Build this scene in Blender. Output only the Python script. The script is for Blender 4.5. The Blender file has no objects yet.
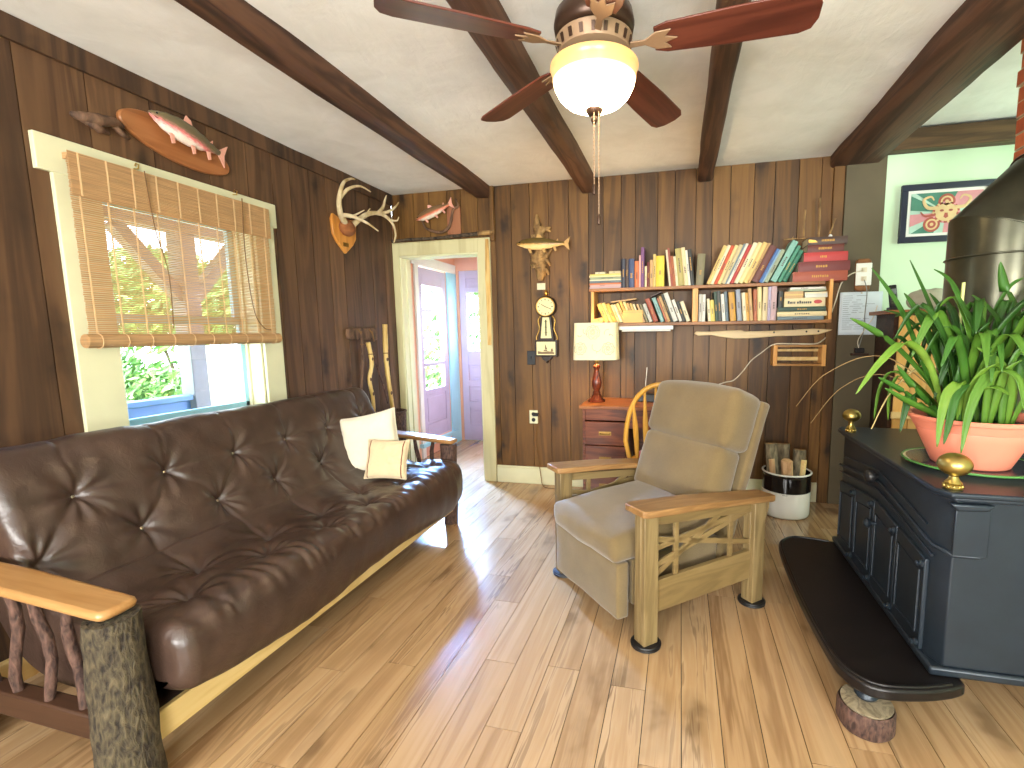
import bpy, bmesh, math, random
from mathutils import Vector, Matrix, noise

C = bpy.context.scene.collection
scene = bpy.context.scene
PI = math.pi

# ------------------------------------------------------------------ camera
cam_data = bpy.data.cameras.new('camera')
cam = bpy.data.objects.new('camera', cam_data)
C.objects.link(cam)
scene.camera = cam
yaw, pitch, roll = 0.2389, -0.1222, -0.0120
fwd = Vector((-math.sin(yaw) * math.cos(pitch), math.cos(yaw) * math.cos(pitch), math.sin(pitch)))
rgt = Vector((math.cos(yaw), math.sin(yaw), 0))
upv = rgt.cross(fwd)
r2 = rgt * math.cos(roll) + upv * math.sin(roll)
u2 = -rgt * math.sin(roll) + upv * math.cos(roll)
M = Matrix((r2, u2, -fwd)).transposed().to_4x4()
M.translation = Vector((2.4696, 0.0, 1.2955))
cam.matrix_world = M
cam_data.sensor_fit = 'HORIZONTAL'
cam_data.sensor_width = 36.0
cam_data.lens = 480.0 / 1024 * 36
cam_data.shift_x = (512 - 563.643) / 1024
cam_data.shift_y = (391.974 - 384) / 1024
cam_data.clip_start = 0.02

# ------------------------------------------------------------------ world, sun, added daylight lamps
world = bpy.data.worlds.new('sky')
scene.world = world
world.use_nodes = True
wn = world.node_tree
bg = wn.nodes['Background']
bg.inputs['Color'].default_value = (0.74, 0.86, 1.0, 1)
bg.inputs['Strength'].default_value = 8.0

def lamp(name, kind, loc, energy, color, **kw):
    l = bpy.data.lights.new(name, kind)
    l.energy = energy
    l.color = color
    for k, v in kw.items():
        if k not in ('aim', 'rot'):
            setattr(l, k, v)
    o = bpy.data.objects.new(name, l)
    C.objects.link(o)
    o.location = loc
    if 'aim' in kw:
        o.rotation_euler = (Vector(kw['aim']) - Vector(loc)).to_track_quat('-Z', 'Y').to_euler()
    return o

lamp('sun', 'SUN', (-4, -3, 8), 7.0, (1, .96, .88), angle=.03, aim=(-6.2, 1.5, 0))
# added area lamps stand in for unseen windows; rear and right walls are closed
lamp('window_stand_in_lamp', 'AREA', (1.5, -2.02, 1.45), 132, (1, .985, .96), shape='RECTANGLE', size=1.3, size_y=1.2, aim=(1.7, 2, 2.2))
lamp('window_stand_in_lamp', 'AREA', (3.6, -2.02, 1.45), 132, (1, .985, .96), shape='RECTANGLE', size=1.3, size_y=1.2, aim=(3.2, 2, 2.2))
lamp('window_stand_in_lamp', 'AREA', (5.52, 3.0, 1.7), 26, (.80, 1, .86), shape='RECTANGLE', size=1.0, size_y=1.2, aim=(4.0, 3.4, 1.7))  # added greenish fill from the right, no window modelled there

# added lamps outside the glazed porch door: porch brightening and a blue floor patch
lamp('porch_fill_lamp', 'AREA', (-.95, 4.8, 1.5), 90, (.72, .86, 1), shape='RECTANGLE', size=1.0, size_y=1.5, aim=(.6, 4.8, .9))
lamp('porch_fill_lamp', 'AREA', (-1.35, 5.95, 2.15), 380, (.24, .48, 1), shape='RECTANGLE', size=1.2, size_y=1.0, spread=math.radians(64), aim=(1.15, 2.95, 0))

scene.view_settings.view_transform = 'Standard'
scene.view_settings.look = 'None'
scene.view_settings.gamma = 1
scene.view_settings.use_curve_mapping = False
scene.view_settings.exposure = 0.76
scene.cycles.sample_clamp_indirect = 6.0
scene.cycles.max_bounces = 8

# ------------------------------------------------------------------ helpers
def rgb(r, g, b):
    f = lambda c: (c / 255 / 12.92) if c / 255 <= .04045 else ((c / 255 + .055) / 1.055) ** 2.4
    return (f(r), f(g), f(b), 1)

class MB:
    """collects shapes and links them as ONE mesh object"""
    def __init__(s):
        s.v, s.f, s.m, s.r = [], [], [], []

    def add(s, vs, fs, mi=0, rnd=0.5, mat=None):
        n = len(s.v)
        if mat is not None:
            vs = [mat @ Vector(p) for p in vs]
        s.v += [tuple(p) for p in vs]
        for f in fs:
            s.f.append(tuple(i + n for i in f))
            s.m.append(mi)
            s.r.append(rnd)
        return s

    def box(s, x0, x1, y0, y1, z0, z1, mi=0, rnd=.5, mat=None):
        vs = [(x0, y0, z0), (x1, y0, z0), (x1, y1, z0), (x0, y1, z0), (x0, y0, z1), (x1, y0, z1), (x1, y1, z1), (x0, y1, z1)]
        fs = [(0, 3, 2, 1), (4, 5, 6, 7), (0, 1, 5, 4), (1, 2, 6, 5), (2, 3, 7, 6), (3, 0, 4, 7)]
        return s.add(vs, fs, mi, rnd, mat)

    def bar(s, p0, p1, w, h, up=(0, 0, 1), mi=0, rnd=.5):
        p0, p1 = Vector(p0), Vector(p1)
        d = (p1 - p0)
        L = d.length
        d.normalize()
        a = d.cross(Vector(up))
        if a.length < 1e-5:
            a = d.cross(Vector((1, 0, 0)))
        a.normalize()
        b = a.cross(d)
        m = Matrix((d, a, b)).transposed().to_4x4()
        m.translation = p0
        return s.box(0, L, -w / 2, w / 2, -h / 2, h / 2, mi, rnd, m)

    def tube(s, pts, rad, n=8, mi=0, rnd=.5, cap=True, flat=1.0, up=None, jit=0, seed=0):
        pts = [Vector(p) for p in pts]
        if not isinstance(rad, (list, tuple)):
            rad = [rad] * len(pts)
        rr = random.Random(seed)
        vs, fs = [], []
        ref = Vector(up) if up else None
        N = None
        for i, p in enumerate(pts):
            t = (pts[min(i + 1, len(pts) - 1)] - pts[max(i - 1, 0)]).normalized()
            if N is None:
                N = ref if ref else (Vector((0, 0, 1)) if abs(t.z) < .9 else Vector((1, 0, 0)))
            N = (N - t * N.dot(t))
            if N.length < 1e-6:
                N = t.orthogonal()
            N.normalize()
            B = t.cross(N)
            for k in range(n):
                a = 2 * PI * k / n
                r_ = rad[i] * (1 + (rr.uniform(-jit, jit) if jit else 0))
                vs.append(p + N * (math.cos(a) * r_ * flat) + B * (math.sin(a) * r_))
        for i in range(len(pts) - 1):
            for k in range(n):
                a, b = i * n + k, i * n + (k + 1) % n
                fs.append((a, b, b + n, a + n))
        if cap:
            fs.append(tuple(range(n - 1, -1, -1)))
            e = (len(pts) - 1) * n
            fs.append(tuple(range(e, e + n)))
        return s.add(vs, fs, mi, rnd)

    def lathe(s, prof, c=(0, 0, 0), n=24, mi=0, rnd=.5, mat=None, sx=1, sy=1):
        vs, fs = [], []
        c = Vector(c)
        for r_, z in prof:
            for k in range(n):
                a = 2 * PI * k / n
                vs.append(c + Vector((math.cos(a) * max(r_, 1e-4) * sx, math.sin(a) * max(r_, 1e-4) * sy, z)))
        for i in range(len(prof) - 1):
            for k in range(n):
                a, b = i * n + k, i * n + (k + 1) % n
                fs.append((a, b, b + n, a + n))
        fs.append(tuple(range(n - 1, -1, -1)))
        e = (len(prof) - 1) * n
        fs.append(tuple(range(e, e + n)))
        return s.add(vs, fs, mi, rnd, mat)

    def prism(s, poly, a, b, axis='z', mi=0, rnd=.5, mat=None):
        """extrude a 2-D outline between a and b along an axis (x: outline is y,z ; y: x,z ; z: x,y)"""
        n = len(poly)
        def P(p, t):
            return {'x': (t, p[0], p[1]), 'y': (p[0], t, p[1]), 'z': (p[0], p[1], t)}[axis]
        vs = [P(p, a) for p in poly] + [P(p, b) for p in poly]
        fs = [tuple(range(n)), tuple(range(2 * n - 1, n - 1, -1))]
        for i in range(n):
            j = (i + 1) % n
            fs.append((i, i + n, j + n, j))
        return s.add(vs, fs, mi, rnd, mat)

    def ball(s, c, rx, ry=None, rz=None, n=16, m=10, mi=0, rnd=.5, mat=None):
        ry = rx if ry is None else ry
        rz = rx if rz is None else rz
        prof = [(math.sin(PI * i / m), -math.cos(PI * i / m)) for i in range(m + 1)]
        vs, fs = [], []
        c = Vector(c)
        for r_, z in prof:
            for k in range(n):
                a = 2 * PI * k / n
                vs.append(c + Vector((math.cos(a) * r_ * rx, math.sin(a) * r_ * ry, z * rz)))
        for i in range(m):
            for k in range(n):
                a, b = i * n + k, i * n + (k + 1) % n
                fs.append((a, b, b + n, a + n))
        return s.add(vs, fs, mi, rnd, mat)

    def grid(s, fn, nu, nv, mi=0, rnd=.5, wrap_u=False):
        vs = [fn(i / (nu if wrap_u else nu - 1), j / (nv - 1)) for j in range(nv) for i in range(nu)]
        fs = []
        for j in range(nv - 1):
            for i in range(nu if wrap_u else nu - 1):
                a = j * nu + i
                b = j * nu + (i + 1) % nu
                fs.append((a, b, b + nu, a + nu))
        return s.add(vs, fs, mi, rnd)

    def build(s, name, mats, parent=None, world=False, bevel=0, smooth=38, sub=0, weld=False, fix=True, seg=2):
        me = bpy.data.meshes.new(name)
        vs = s.v
        if world and parent is not None:
            inv = parent.matrix_basis.inverted()
            vs = [tuple(inv @ Vector(p)) for p in vs]
        me.from_pydata(vs, [], s.f)
        if not isinstance(mats, (list, tuple)):
            mats = [mats]
        for m_ in mats:
            me.materials.append(m_)
        me.polygons.foreach_set('material_index', s.m)
        at = me.attributes.new('rnd', 'FLOAT', 'FACE')
        at.data.foreach_set('value', s.r)
        if fix or weld:
            bm = bmesh.new()
            bm.from_mesh(me)
            if weld:
                bmesh.ops.remove_doubles(bm, verts=bm.verts, dist=1e-5)
            if fix:
                bmesh.ops.recalc_face_normals(bm, faces=bm.faces)
            bm.to_mesh(me)
            bm.free()
        if smooth:
            me.polygons.foreach_set('use_smooth', [True] * len(me.polygons))
            me.set_sharp_from_angle(angle=math.radians(smooth))
        o = bpy.data.objects.new(name, me)
        C.objects.link(o)
        if parent is not None:
            o.parent = parent
        if bevel:
            b = o.modifiers.new('bevel', 'BEVEL')
            b.width = bevel
            b.segments = seg
            b.limit_method = 'ANGLE'
            b.angle_limit = math.radians(40)
        if sub:
            q = o.modifiers.new('subdivision', 'SUBSURF')
            q.levels = q.render_levels = sub
        return o

def tag(o, label=None, cat=None, group=None, kind=None):
    if label: o['label'] = label
    if cat: o['category'] = cat
    if group: o['group'] = group
    if kind: o['kind'] = kind
    return o

def thing(name, label, cat, loc=(0, 0, 0), rotz=0, group=None, rot=None):
    o = bpy.data.objects.new(name, None)
    o.empty_display_size = .05
    C.objects.link(o)
    o.matrix_basis = Matrix.Translation(loc) @ (Matrix.Rotation(rotz, 4, 'Z') if rot is None else rot)
    return tag(o, label, cat, group)

def struct(o, label=None):
    o['kind'] = 'structure'
    if label: o['label'] = label
    return o

def frame(origin, x, y, z):
    m = Matrix((Vector(x).normalized(), Vector(y).normalized(), Vector(z).normalized())).transposed().to_4x4()
    m.translation = Vector(origin)
    return m

def spline(pts, n):
    """Catmull-Rom through the points, n samples"""
    P = [Vector(p) for p in pts]
    out = []
    for i in range(n):
        t = i / (n - 1) * (len(P) - 1)
        k = min(int(t), len(P) - 2)
        u = t - k
        p0, p1, p2, p3 = P[max(k - 1, 0)], P[k], P[k + 1], P[min(k + 2, len(P) - 1)]
        out.append(.5 * ((2 * p1) + (p2 - p0) * u + (2 * p0 - 5 * p1 + 4 * p2 - p3) * u * u + (3 * p1 - p0 - 3 * p2 + p3) * u ** 3))
    return out

def lerp_list(vals, n):
    out = []
    for i in range(n):
        t = i / (n - 1) * (len(vals) - 1)
        k = min(int(t), len(vals) - 2)
        out.append(vals[k] + (vals[k + 1] - vals[k]) * (t - k))
    return out

# ------------------------------------------------------------------ materials
class Mat:
    def __init__(s, name):
        s.m = bpy.data.materials.new(name)
        s.m.use_nodes = True
        s.t = s.m.node_tree
        s.p = s.t.nodes['Principled BSDF']
        s.out = s.t.nodes['Material Output']

    def n(s, typ, **kw):
        nd = s.t.nodes.new(typ)
        for k, v in kw.items():
            if k.startswith('i_'):
                key = k[2:]
                key = int(key) if key.isdigit() else key.replace('_', ' ')
                nd.inputs[key].default_value = v
            else:
                setattr(nd, k, v)
        return nd

    def l(s, a, b):
        s.t.links.new(a, b)

    def set(s, **kw):
        for k, v in kw.items():
            s.p.inputs[k.replace('_', ' ')].default_value = v

    def ramp(s, fac, stops):
        r = s.n('ShaderNodeValToRGB')
        e = r.color_ramp.elements
        while len(e) < len(stops):
            e.new(.5)
        for q, (pos, col) in zip(e, stops):
            q.position = pos
            q.color = col
        s.l(fac, r.inputs[0])
        return r.outputs[0]

    def mix(s, fac, a, b, typ='MIX'):
        q = s.n('ShaderNodeMix', data_type='RGBA', blend_type=typ)
        for sock, val in ((0, fac), (6, a), (7, b)):
            if hasattr(val, 'is_output'):
                s.l(val, q.inputs[sock])
            else:
                q.inputs[sock].default_value = val
        return q.outputs[2]

    def math(s, op, a, b=0.0):
        q = s.n('ShaderNodeMath', operation=op)
        for i, val in enumerate((a, b)):
            if hasattr(val, 'is_output'):
                s.l(val, q.inputs[i])
            else:
                q.inputs[i].default_value = val
        return q.outputs[0]

    def bump(s, h, strength=.3, dist=.01):
        b = s.n('ShaderNodeBump')
        b.inputs['Strength'].default_value = strength
        b.inputs['Distance'].default_value = dist
        s.l(h, b.inputs['Height'])
        s.l(b.outputs[0], s.p.inputs['Normal'])

def plain(name, col, rough=.5, metal=0, noise_amt=.12, scale=12, bump=0, spec=.5, **kw):
    q = Mat(name)
    q.set(Roughness=rough, Metallic=metal, **{'Specular IOR Level': spec})
    tc = q.n('ShaderNodeTexCoord')
    nz = q.n('ShaderNodeTexNoise', i_Scale=scale, i_Detail=4.0)
    q.l(tc.outputs['Object'], nz.inputs['Vector'])
    c = Vector(col[:3])
    lo, hi = c * (1 - noise_amt), c * (1 + noise_amt)
    q.l(q.ramp(nz.outputs[0], [(.3, (*lo, 1)), (.7, (*hi, 1))]), q.p.inputs['Base Color'])
    if bump:
        q.bump(nz.outputs[0], bump, .004)
    for k, v in kw.items():
        q.p.inputs[k.replace('_', ' ')].default_value = v
    return q.m

def wood(name, dark, mid, light, axis='z', rough=.5, ring=2.2, fine=60, knots=0.0, vary=.35, stretch=.09, bump=.15, spec=.4, contrast=1.0, coat=0, lines=0.0):
    """planks: the face attribute 'rnd' shifts tone and pattern per board; grain runs along axis"""
    q = Mat(name)
    q.set(Roughness=rough, **{'Specular IOR Level': spec})
    if coat:
        q.set(**{'Coat Weight': coat, 'Coat Roughness': .12})
    tc = q.n('ShaderNodeTexCoord')
    at = q.n('ShaderNodeAttribute', attribute_name='rnd')
    off = q.n('ShaderNodeVectorMath', operation='SCALE')
    off.inputs[0].default_value = (17.3, 9.1, 23.7)
    q.l(at.outputs['Fac'], off.inputs['Scale'])
    add = q.n('ShaderNodeVectorMath', operation='ADD')
    q.l(tc.outputs['Object'], add.inputs[0])
    q.l(off.outputs[0], add.inputs[1])
    sc = {'x': (stretch, 1, 1), 'y': (1, stretch, 1), 'z': (1, 1, stretch)}[axis]
    mp = q.n('ShaderNodeMapping')
    mp.inputs['Scale'].default_value = sc
    q.l(add.outputs[0], mp.inputs['Vector'])
    n1 = q.n('ShaderNodeTexNoise', i_Scale=ring * 3, i_Detail=5.0, i_Roughness=.55, i_Distortion=.6)
    q.l(mp.outputs[0], n1.inputs['Vector'])
    # rings: sine of the noise field, cathedral-like
    rings = q.math('MULTIPLY', n1.outputs[0], 42.0)
    rings = q.math('SINE', rings)
    rings = q.math('MULTIPLY_ADD', rings, .5)
    rings.node.inputs[2].default_value = .5
    n2 = q.n('ShaderNodeTexNoise', i_Scale=fine, i_Detail=3.0)
    q.l(mp.outputs[0], n2.inputs['Vector'])
    f = q.math('MULTIPLY', rings, .38 * contrast)
    f2 = q.math('MULTIPLY', n2.outputs[0], .34 * contrast)
    f3 = q.math('MULTIPLY', n1.outputs[0], .45)
    f = q.math('ADD', f, f2)
    f = q.math('ADD', f, f3)
    tone = q.math('MULTIPLY', q.math('SUBTRACT', at.outputs['Fac'], .5), vary)
    f = q.math('ADD', f, tone)
    f = q.math('ADD', f, .26 * (1 - contrast) - .1 * contrast)
    col = q.ramp(f, [(.12, dark), (.45, mid), (.85, light)])
    if lines:                                           # fine dark growth lines and checks, in patches
        ln = q.ramp(rings, [(.90, (0, 0, 0, 1)), (.99, (1, 1, 1, 1))])
        n3 = q.n('ShaderNodeTexNoise', i_Scale=ring * 1.3, i_Detail=2.0)
        q.l(mp.outputs[0], n3.inputs['Vector'])
        msk = q.ramp(n3.outputs[0], [(.46, (0, 0, 0, 1)), (.62, (1, 1, 1, 1))])
        col = q.mix(q.math('MULTIPLY', q.math('MULTIPLY', ln, msk), lines), col, tuple(c * .5 for c in dark[:3]) + (1,))
    if knots:
        mk = q.n('ShaderNodeMapping')
        mk.inputs['Scale'].default_value = {'x': (.42, 1, 1), 'y': (1, .42, 1), 'z': (1, 1, .42)}[axis]
        q.l(add.outputs[0], mk.inputs['Vector'])
        nzk = q.n('ShaderNodeTexNoise', i_Scale=9.0, i_Detail=2.0)
        q.l(tc.outputs['Object'], nzk.inputs['Vector'])
        mxv = q.n('ShaderNodeVectorMath', operation='MULTIPLY_ADD')
        q.l(nzk.outputs['Color'], mxv.inputs[0])
        mxv.inputs[1].default_value = (.09, .09, .09)
        q.l(mk.outputs[0], mxv.inputs[2])
        vo = q.n('ShaderNodeTexVoronoi', i_Scale=4.6)
        q.l(mxv.outputs[0], vo.inputs['Vector'])
        kd = q.ramp(vo.outputs['Distance'], [(.07, (1, 1, 1, 1)), (.20, (.32, .32, .32, 1)), (.36, (0, 0, 0, 1))])
        kf = q.math('MULTIPLY', kd, knots)
        col = q.mix(kf, col, tuple(c * .32 for c in dark[:3]) + (1,))
    q.l(col, q.p.inputs['Base Color'])
    if bump:
        q.bump(f, bump, .003)
    return q.m

def metal(name, col, rough=.35, bump=0):
    return plain(name, col, rough, 1.0, .08, 20, bump)
# ------------------------------------------------------------------ shared materials
M_floor = wood('floor_boards', rgb(122, 90, 60), rgb(172, 139, 101), rgb(194, 164, 127), 'y', rough=.24, coat=.35, ring=2.2, fine=60, contrast=.5, knots=.5, vary=.27, lines=.6, stretch=.06, bump=.05, spec=.5)
M_left = wood('dark_planks', rgb(48, 32, 21), rgb(86, 60, 39), rgb(118, 86, 57), 'z', rough=.6, ring=1.5, fine=40, contrast=.6, knots=.75, vary=.36, stretch=.07, bump=.2)
M_back = wood('pine_planks', rgb(52, 33, 13), rgb(95, 64, 27), rgb(130, 92, 42), 'z', rough=.5, ring=1.5, fine=40, contrast=.6, knots=.9, vary=.26, stretch=.07, bump=.2)
M_beam = wood('beam_timber', rgb(52, 34, 25), rgb(82, 55, 40), rgb(106, 74, 54), 'y', rough=.6, ring=2, fine=40, vary=.3, bump=.5)
M_beamx = wood('cross_timber', rgb(48, 34, 20), rgb(80, 58, 34), rgb(100, 74, 46), 'x', rough=.6, ring=2, fine=40, vary=.3, bump=.5)
M_post = plain('olive_paint', rgb(84, 74, 52), .6, 0, .08, 6, .1)
M_cream = plain('cream_paint', rgb(214, 212, 176), .45, 0, .05, 5, .06)
M_doorcream = wood('worn_cream_paint', rgb(150, 132, 84), rgb(202, 194, 150), rgb(212, 206, 164), 'z', rough=.5, ring=1.2, fine=30, vary=.1, bump=.1, contrast=.4)
M_green = plain('pale_green_paint', rgb(196, 222, 190), .6, 0, .03, 4, .05)
M_dark = plain('dark_gap', rgb(30, 22, 16), .9)
M_salmon = plain('salmon_paint', rgb(224, 168, 140), .6, 0, .05, 4)
M_lilac = plain('lilac_paint', rgb(186, 174, 200), .45, 0, .06, 5)
M_skyblue = plain('light_blue_paint', rgb(160, 214, 232), .5, 0, .04, 5)
M_white = plain('white_paint', rgb(226, 226, 220), .5, 0, .04, 5)
M_glass = Mat('window_glass')
_tr = M_glass.n('ShaderNodeBsdfTransparent')
_gl = M_glass.n('ShaderNodeBsdfGlossy', i_Roughness=.02)
_mx = M_glass.n('ShaderNodeMixShader', i_0=.06)
M_glass.l(_tr.outputs[0], _mx.inputs[1]); M_glass.l(_gl.outputs[0], _mx.inputs[2]); M_glass.l(_mx.outputs[0], M_glass.out.inputs[0])
M_glass = M_glass.m

def plaster():
    q = Mat('rough_plaster')
    q.set(Roughness=.85)
    tc = q.n('ShaderNodeTexCoord')
    n1 = q.n('ShaderNodeTexNoise', i_Scale=5.0, i_Detail=8.0, i_Roughness=.62, i_Distortion=.5)
    q.l(tc.outputs['Object'], n1.inputs['Vector'])
    mp = q.n('ShaderNodeMapping')
    mp.inputs['Scale'].default_value = (1, .35, 1)
    q.l(tc.outputs['Object'], mp.inputs['Vector'])
    n2 = q.n('ShaderNodeTexNoise', i_Scale=22.0, i_Detail=6.0, i_Distortion=1.2)
    q.l(mp.outputs[0], n2.inputs['Vector'])
    h = q.math('ADD', n1.outputs[0], q.math('MULTIPLY', n2.outputs[0], .6))
    q.l(q.ramp(n1.outputs[0], [(.25, rgb(222, 222, 216)), (.6, rgb(234, 234, 229)), (.85, rgb(238, 238, 234))]), q.p.inputs['Base Color'])
    q.bump(h, .35, .01)
    return q.m
M_plaster = plaster()

R = random.Random(7)
ROOM_X, REAR, D, H = 5.6, -2.1, 3.874, 2.5

# ------------------------------------------------------------------ floor
b = MB()
b.box(-.3, ROOM_X + .1, REAR - .1, 5.6, -.05, -.006, 1)
x = -.30
while x < ROOM_X:
    y = REAR - R.uniform(0, 1.2)
    while y < 5.55:
        L = R.choice((.9, 1.2, 1.2, 1.5))
        y0, y1 = max(y, REAR), min(y + L, 5.55)
        if y1 - y0 > .02:
            b.box(x + .0013, x + .1257, y0 + .0011, y1 - .0011, -.008, 0, 0, R.random())
        y += L
    x += .127
struct(b.build('floor', [M_floor, M_dark], smooth=0, fix=False), 'honey coloured wooden floor boards running towards the doorway')

# ------------------------------------------------------------------ walls
def planks(b, lo, hi, zlo, zhi, put, holes=(), wmin=.15, wmax=.27):
    cuts = sorted({lo, hi, *[h for hh in holes for h in hh[:2] if lo < h < hi]})
    for a, c in zip(cuts, cuts[1:]):
        n = max(1, round((c - a) / R.uniform(wmin, wmax)))
        ws = [R.uniform(.8, 1.25) for _ in range(n)]
        k = (c - a) / sum(ws)
        p = a
        for w in ws:
            p1 = p + w * k
            rnd = R.random()
            spans = [(zlo, zhi)]
            for h in holes:
                if h[0] - 1e-6 <= p and p1 <= h[1] + 1e-6:
                    spans = [(zlo, h[2]), (h[3], zhi)]
            for z0, z1 in spans:
                if z1 > z0 + .01:
                    put(b, p + .0022, p1 - .0022, z0, z1, rnd)
            p = p1

WY0, WY1, WZ0, WZ1 = 1.64, 2.415, .86, 1.96      # window opening in the left wall
b = MB()
planks(b, REAR, D, 0, H, lambda q, p0, p1, z0, z1, r: q.box(-.022, 0, p0, p1, z0, z1, 0, r), [(WY0, WY1, WZ0, WZ1)])
for (y0, y1, z0, z1) in ((REAR, WY0, 0, H), (WY1, D, 0, H), (WY0, WY1, 0, WZ0), (WY0, WY1, WZ1, H)):
    b.box(-.16, -.020, y0, y1, z0, z1, 1)
struct(b.build('wall_left', [M_left, M_dark], smooth=0, fix=False))
b = MB().box(0.0005, .018, REAR, D - .001, 2.41, H, 0, .1)  # dark strip laid over the planks to give the shade below the ceiling
struct(b.build('shade_strip', M_left, smooth=0), 'dark strip for the shade along the top of the window wall')

DX0, DX1, DZ1 = .062, .805, 1.978                 # doorway opening
b = MB()
planks(b, 0, 3.56, 0, H, lambda q, p0, p1, z0, z1, r: q.box(p0, p1, D, D + .022, z0, z1, 0, r), [(-.001, DX0, 0, 0), (DX0, DX1, 0, DZ1)], .14, .22)
b.box(0, DX0, D + .020, D + .13, 0, H, 1)
b.box(DX0, DX1, D + .020, D + .13, DZ1, H, 1)
b.box(DX1, 3.56, D + .020, D + .13, 0, H, 1)
struct(b.build('wall_back', [M_back, M_dark], smooth=0, fix=False))
struct(MB().box(3.56, ROOM_X, D, D + .13, 0, 2.64, 0).build('wall_back_green', M_green, smooth=0))
struct(MB().box(3.562, 3.812, D - .035, D - .0005, 0, 2.49).build('trim_2', M_post, bevel=.004), 'wide olive painted board post between the planks and the green wall')
struct(MB().box(3.49, 3.559, D - .03, D - .0005, 0, 2.49, 0, .2).build('trim_3', M_back, bevel=.003), 'brown corner board beside the olive post')
struct(MB().box(.916, .955, D - .025, D - .0005, 2.06, 2.499, 0, .2).build('trim_4', M_back, bevel=.006), 'narrow dark pole strip above the doorway corner')
struct(MB().box(-.16, ROOM_X + .1, REAR - .1, REAR, 0, 2.7).build('wall_rear', M_green, smooth=0))
struct(MB().box(ROOM_X, ROOM_X + .1, REAR, D + .13, 0, 2.7).build('wall_right', M_green, smooth=0))
b = MB().box(.918, 3.488, D - .018, D - .0005, 0, .135, 0).box(.918, 3.488, D - .012, D - .0005, .135, .15, 0)
struct(b.build('baseboard_back', M_cream, bevel=.003))

# ------------------------------------------------------------------ ceiling
def ceil_pt(x0, x1, y0, y1, z):
    def fn(u, v):
        px, py = x0 + (x1 - x0) * u, y0 + (y1 - y0) * v
        n = noise.noise(Vector((px * 1.3, py * 1.3, 3.1))) * .012 + noise.noise(Vector((px * 5, py * 5, 9.1))) * .0035
        e = min(1, min(py - y0, y1 - py) / .15)
        return (px, py, z + n * max(e, 0))
    return fn
b = MB()
b.grid(ceil_pt(-.02, 3.66, REAR, D + .02, H), 70, 110)
b.box(-.16, 3.66, REAR - .1, D + .13, H + .03, H + .1)
struct(b.build('ceiling', M_plaster, smooth=60, fix=False))
b = MB()
b.grid(ceil_pt(3.60, ROOM_X + .05, REAR, D + .02, 2.615), 40, 90)
b.box(3.62, ROOM_X + .1, REAR - .1, D + .13, 2.65, 2.7)
struct(b.build('ceiling_right', M_plaster, smooth=60, fix=False))

def beam(x0, x1, z0, z1, label, seed):
    q = MB()
    n = 60
    rr = random.Random(seed)
    y0, y1 = REAR, D - .0015
    vs, fs = [], []
    for i in range(n):
        y = y0 + (y1 - y0) * i / (n - 1)
        w = lambda k: noise.noise(Vector((y * 1.7, k * 7.3 + seed, 0))) * .007 + noise.noise(Vector((y * 7, k * 7.3 + seed, 4))) * .003
        vs += [(x0 + w(0), y, z1), (x0 + w(1), y, z0 + w(2) + .014), (x0 + w(1) + .014, y, z0 + w(2)),
               (x1 + w(3) - .014, y, z0 + w(4)), (x1 + w(3), y, z0 + w(4) + .014), (x1 + w(5), y, z1)]
    for i in range(n - 1):
        for k in range(6):
            a, c = i * 6 + k, i * 6 + (k + 1) % 6
            fs.append((a, a + 6, c + 6, c))
    fs.append(tuple(range(6)))
    fs.append(tuple(range(6 * n - 1, 6 * n - 7, -1)))
    q.add(vs, fs, 0, rr.random())
    return struct(q.build('ceiling_beam', M_beam, smooth=50), label)

beam(.79, .925, 2.415, 2.52, 'dark rough beam nearest the window wall', 1)
beam(1.69, 1.805, 2.385, 2.52, 'dark beam passing left of the ceiling fan', 2)
beam(2.575, 2.68, 2.395, 2.52, 'dark beam passing right of the ceiling fan', 3)
beam(3.47, 3.77, 2.42, 2.66, 'widest dark beam ending on the olive post', 4)
struct(MB().box(3.78, ROOM_X, D - .10, D - .001, 2.47, 2.60, 0, .5).build('ceiling_beam', M_beamx, bevel=.006), 'dark cross beam above the framed print')

# ------------------------------------------------------------------ brick chimney
def brick():
    q = Mat('red_brick')
    q.set(Roughness=.85)
    tc = q.n('ShaderNodeTexCoord')
    sep = q.n('ShaderNodeSeparateXYZ')
    q.l(tc.outputs['Object'], sep.inputs[0])
    com = q.n('ShaderNodeCombineXYZ')
    q.l(q.math('ADD', sep.outputs[0], sep.outputs[1]), com.inputs[0])
    q.l(sep.outputs[2], com.inputs[1])
    br = q.n('ShaderNodeTexBrick', i_Scale=1.0)
    br.inputs['Color1'].default_value = rgb(172, 92, 56)
    br.inputs['Color2'].default_value = rgb(204, 122, 78)
    br.inputs['Mortar'].default_value = rgb(190, 170, 140)
    br.inputs['Mortar Size'].default_value = .006
    br.inputs['Brick Width'].default_value = .21
    br.inputs['Row Height'].default_value = .07
    q.l(com.outputs[0], br.inputs['Vector'])
    nz = q.n('ShaderNodeTexNoise', i_Scale=30.0)
    q.l(tc.outputs['Object'], nz.inputs['Vector'])
    q.l(q.mix(.35, br.outputs['Color'], q.ramp(nz.outputs[0], [(.3, rgb(120, 60, 36)), (.7, rgb(220, 150, 104))]), 'SOFT_LIGHT'), q.p.inputs['Base Color'])
    q.bump(br.outputs['Fac'], -.6, .006)
    return q.m
M_brick = brick()
b = MB()
rr = random.Random(3)
z = 0
while z < 2.62:                                    # courses with slightly uneven ends
    z1 = min(z + .07, 2.63)
    o = rr.uniform(-.008, .008)
    b.box(3.945 + o, 4.6, 2.05, 2.76 + rr.uniform(-.01, .01), z + .002, z1 - .002)
    z += .07
b.box(3.96, 4.58, 2.06, 2.745, 0, 2.63)
struct(b.build('wall_chimney', M_brick, smooth=0), 'red brick chimney beside the stove pipe')

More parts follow.
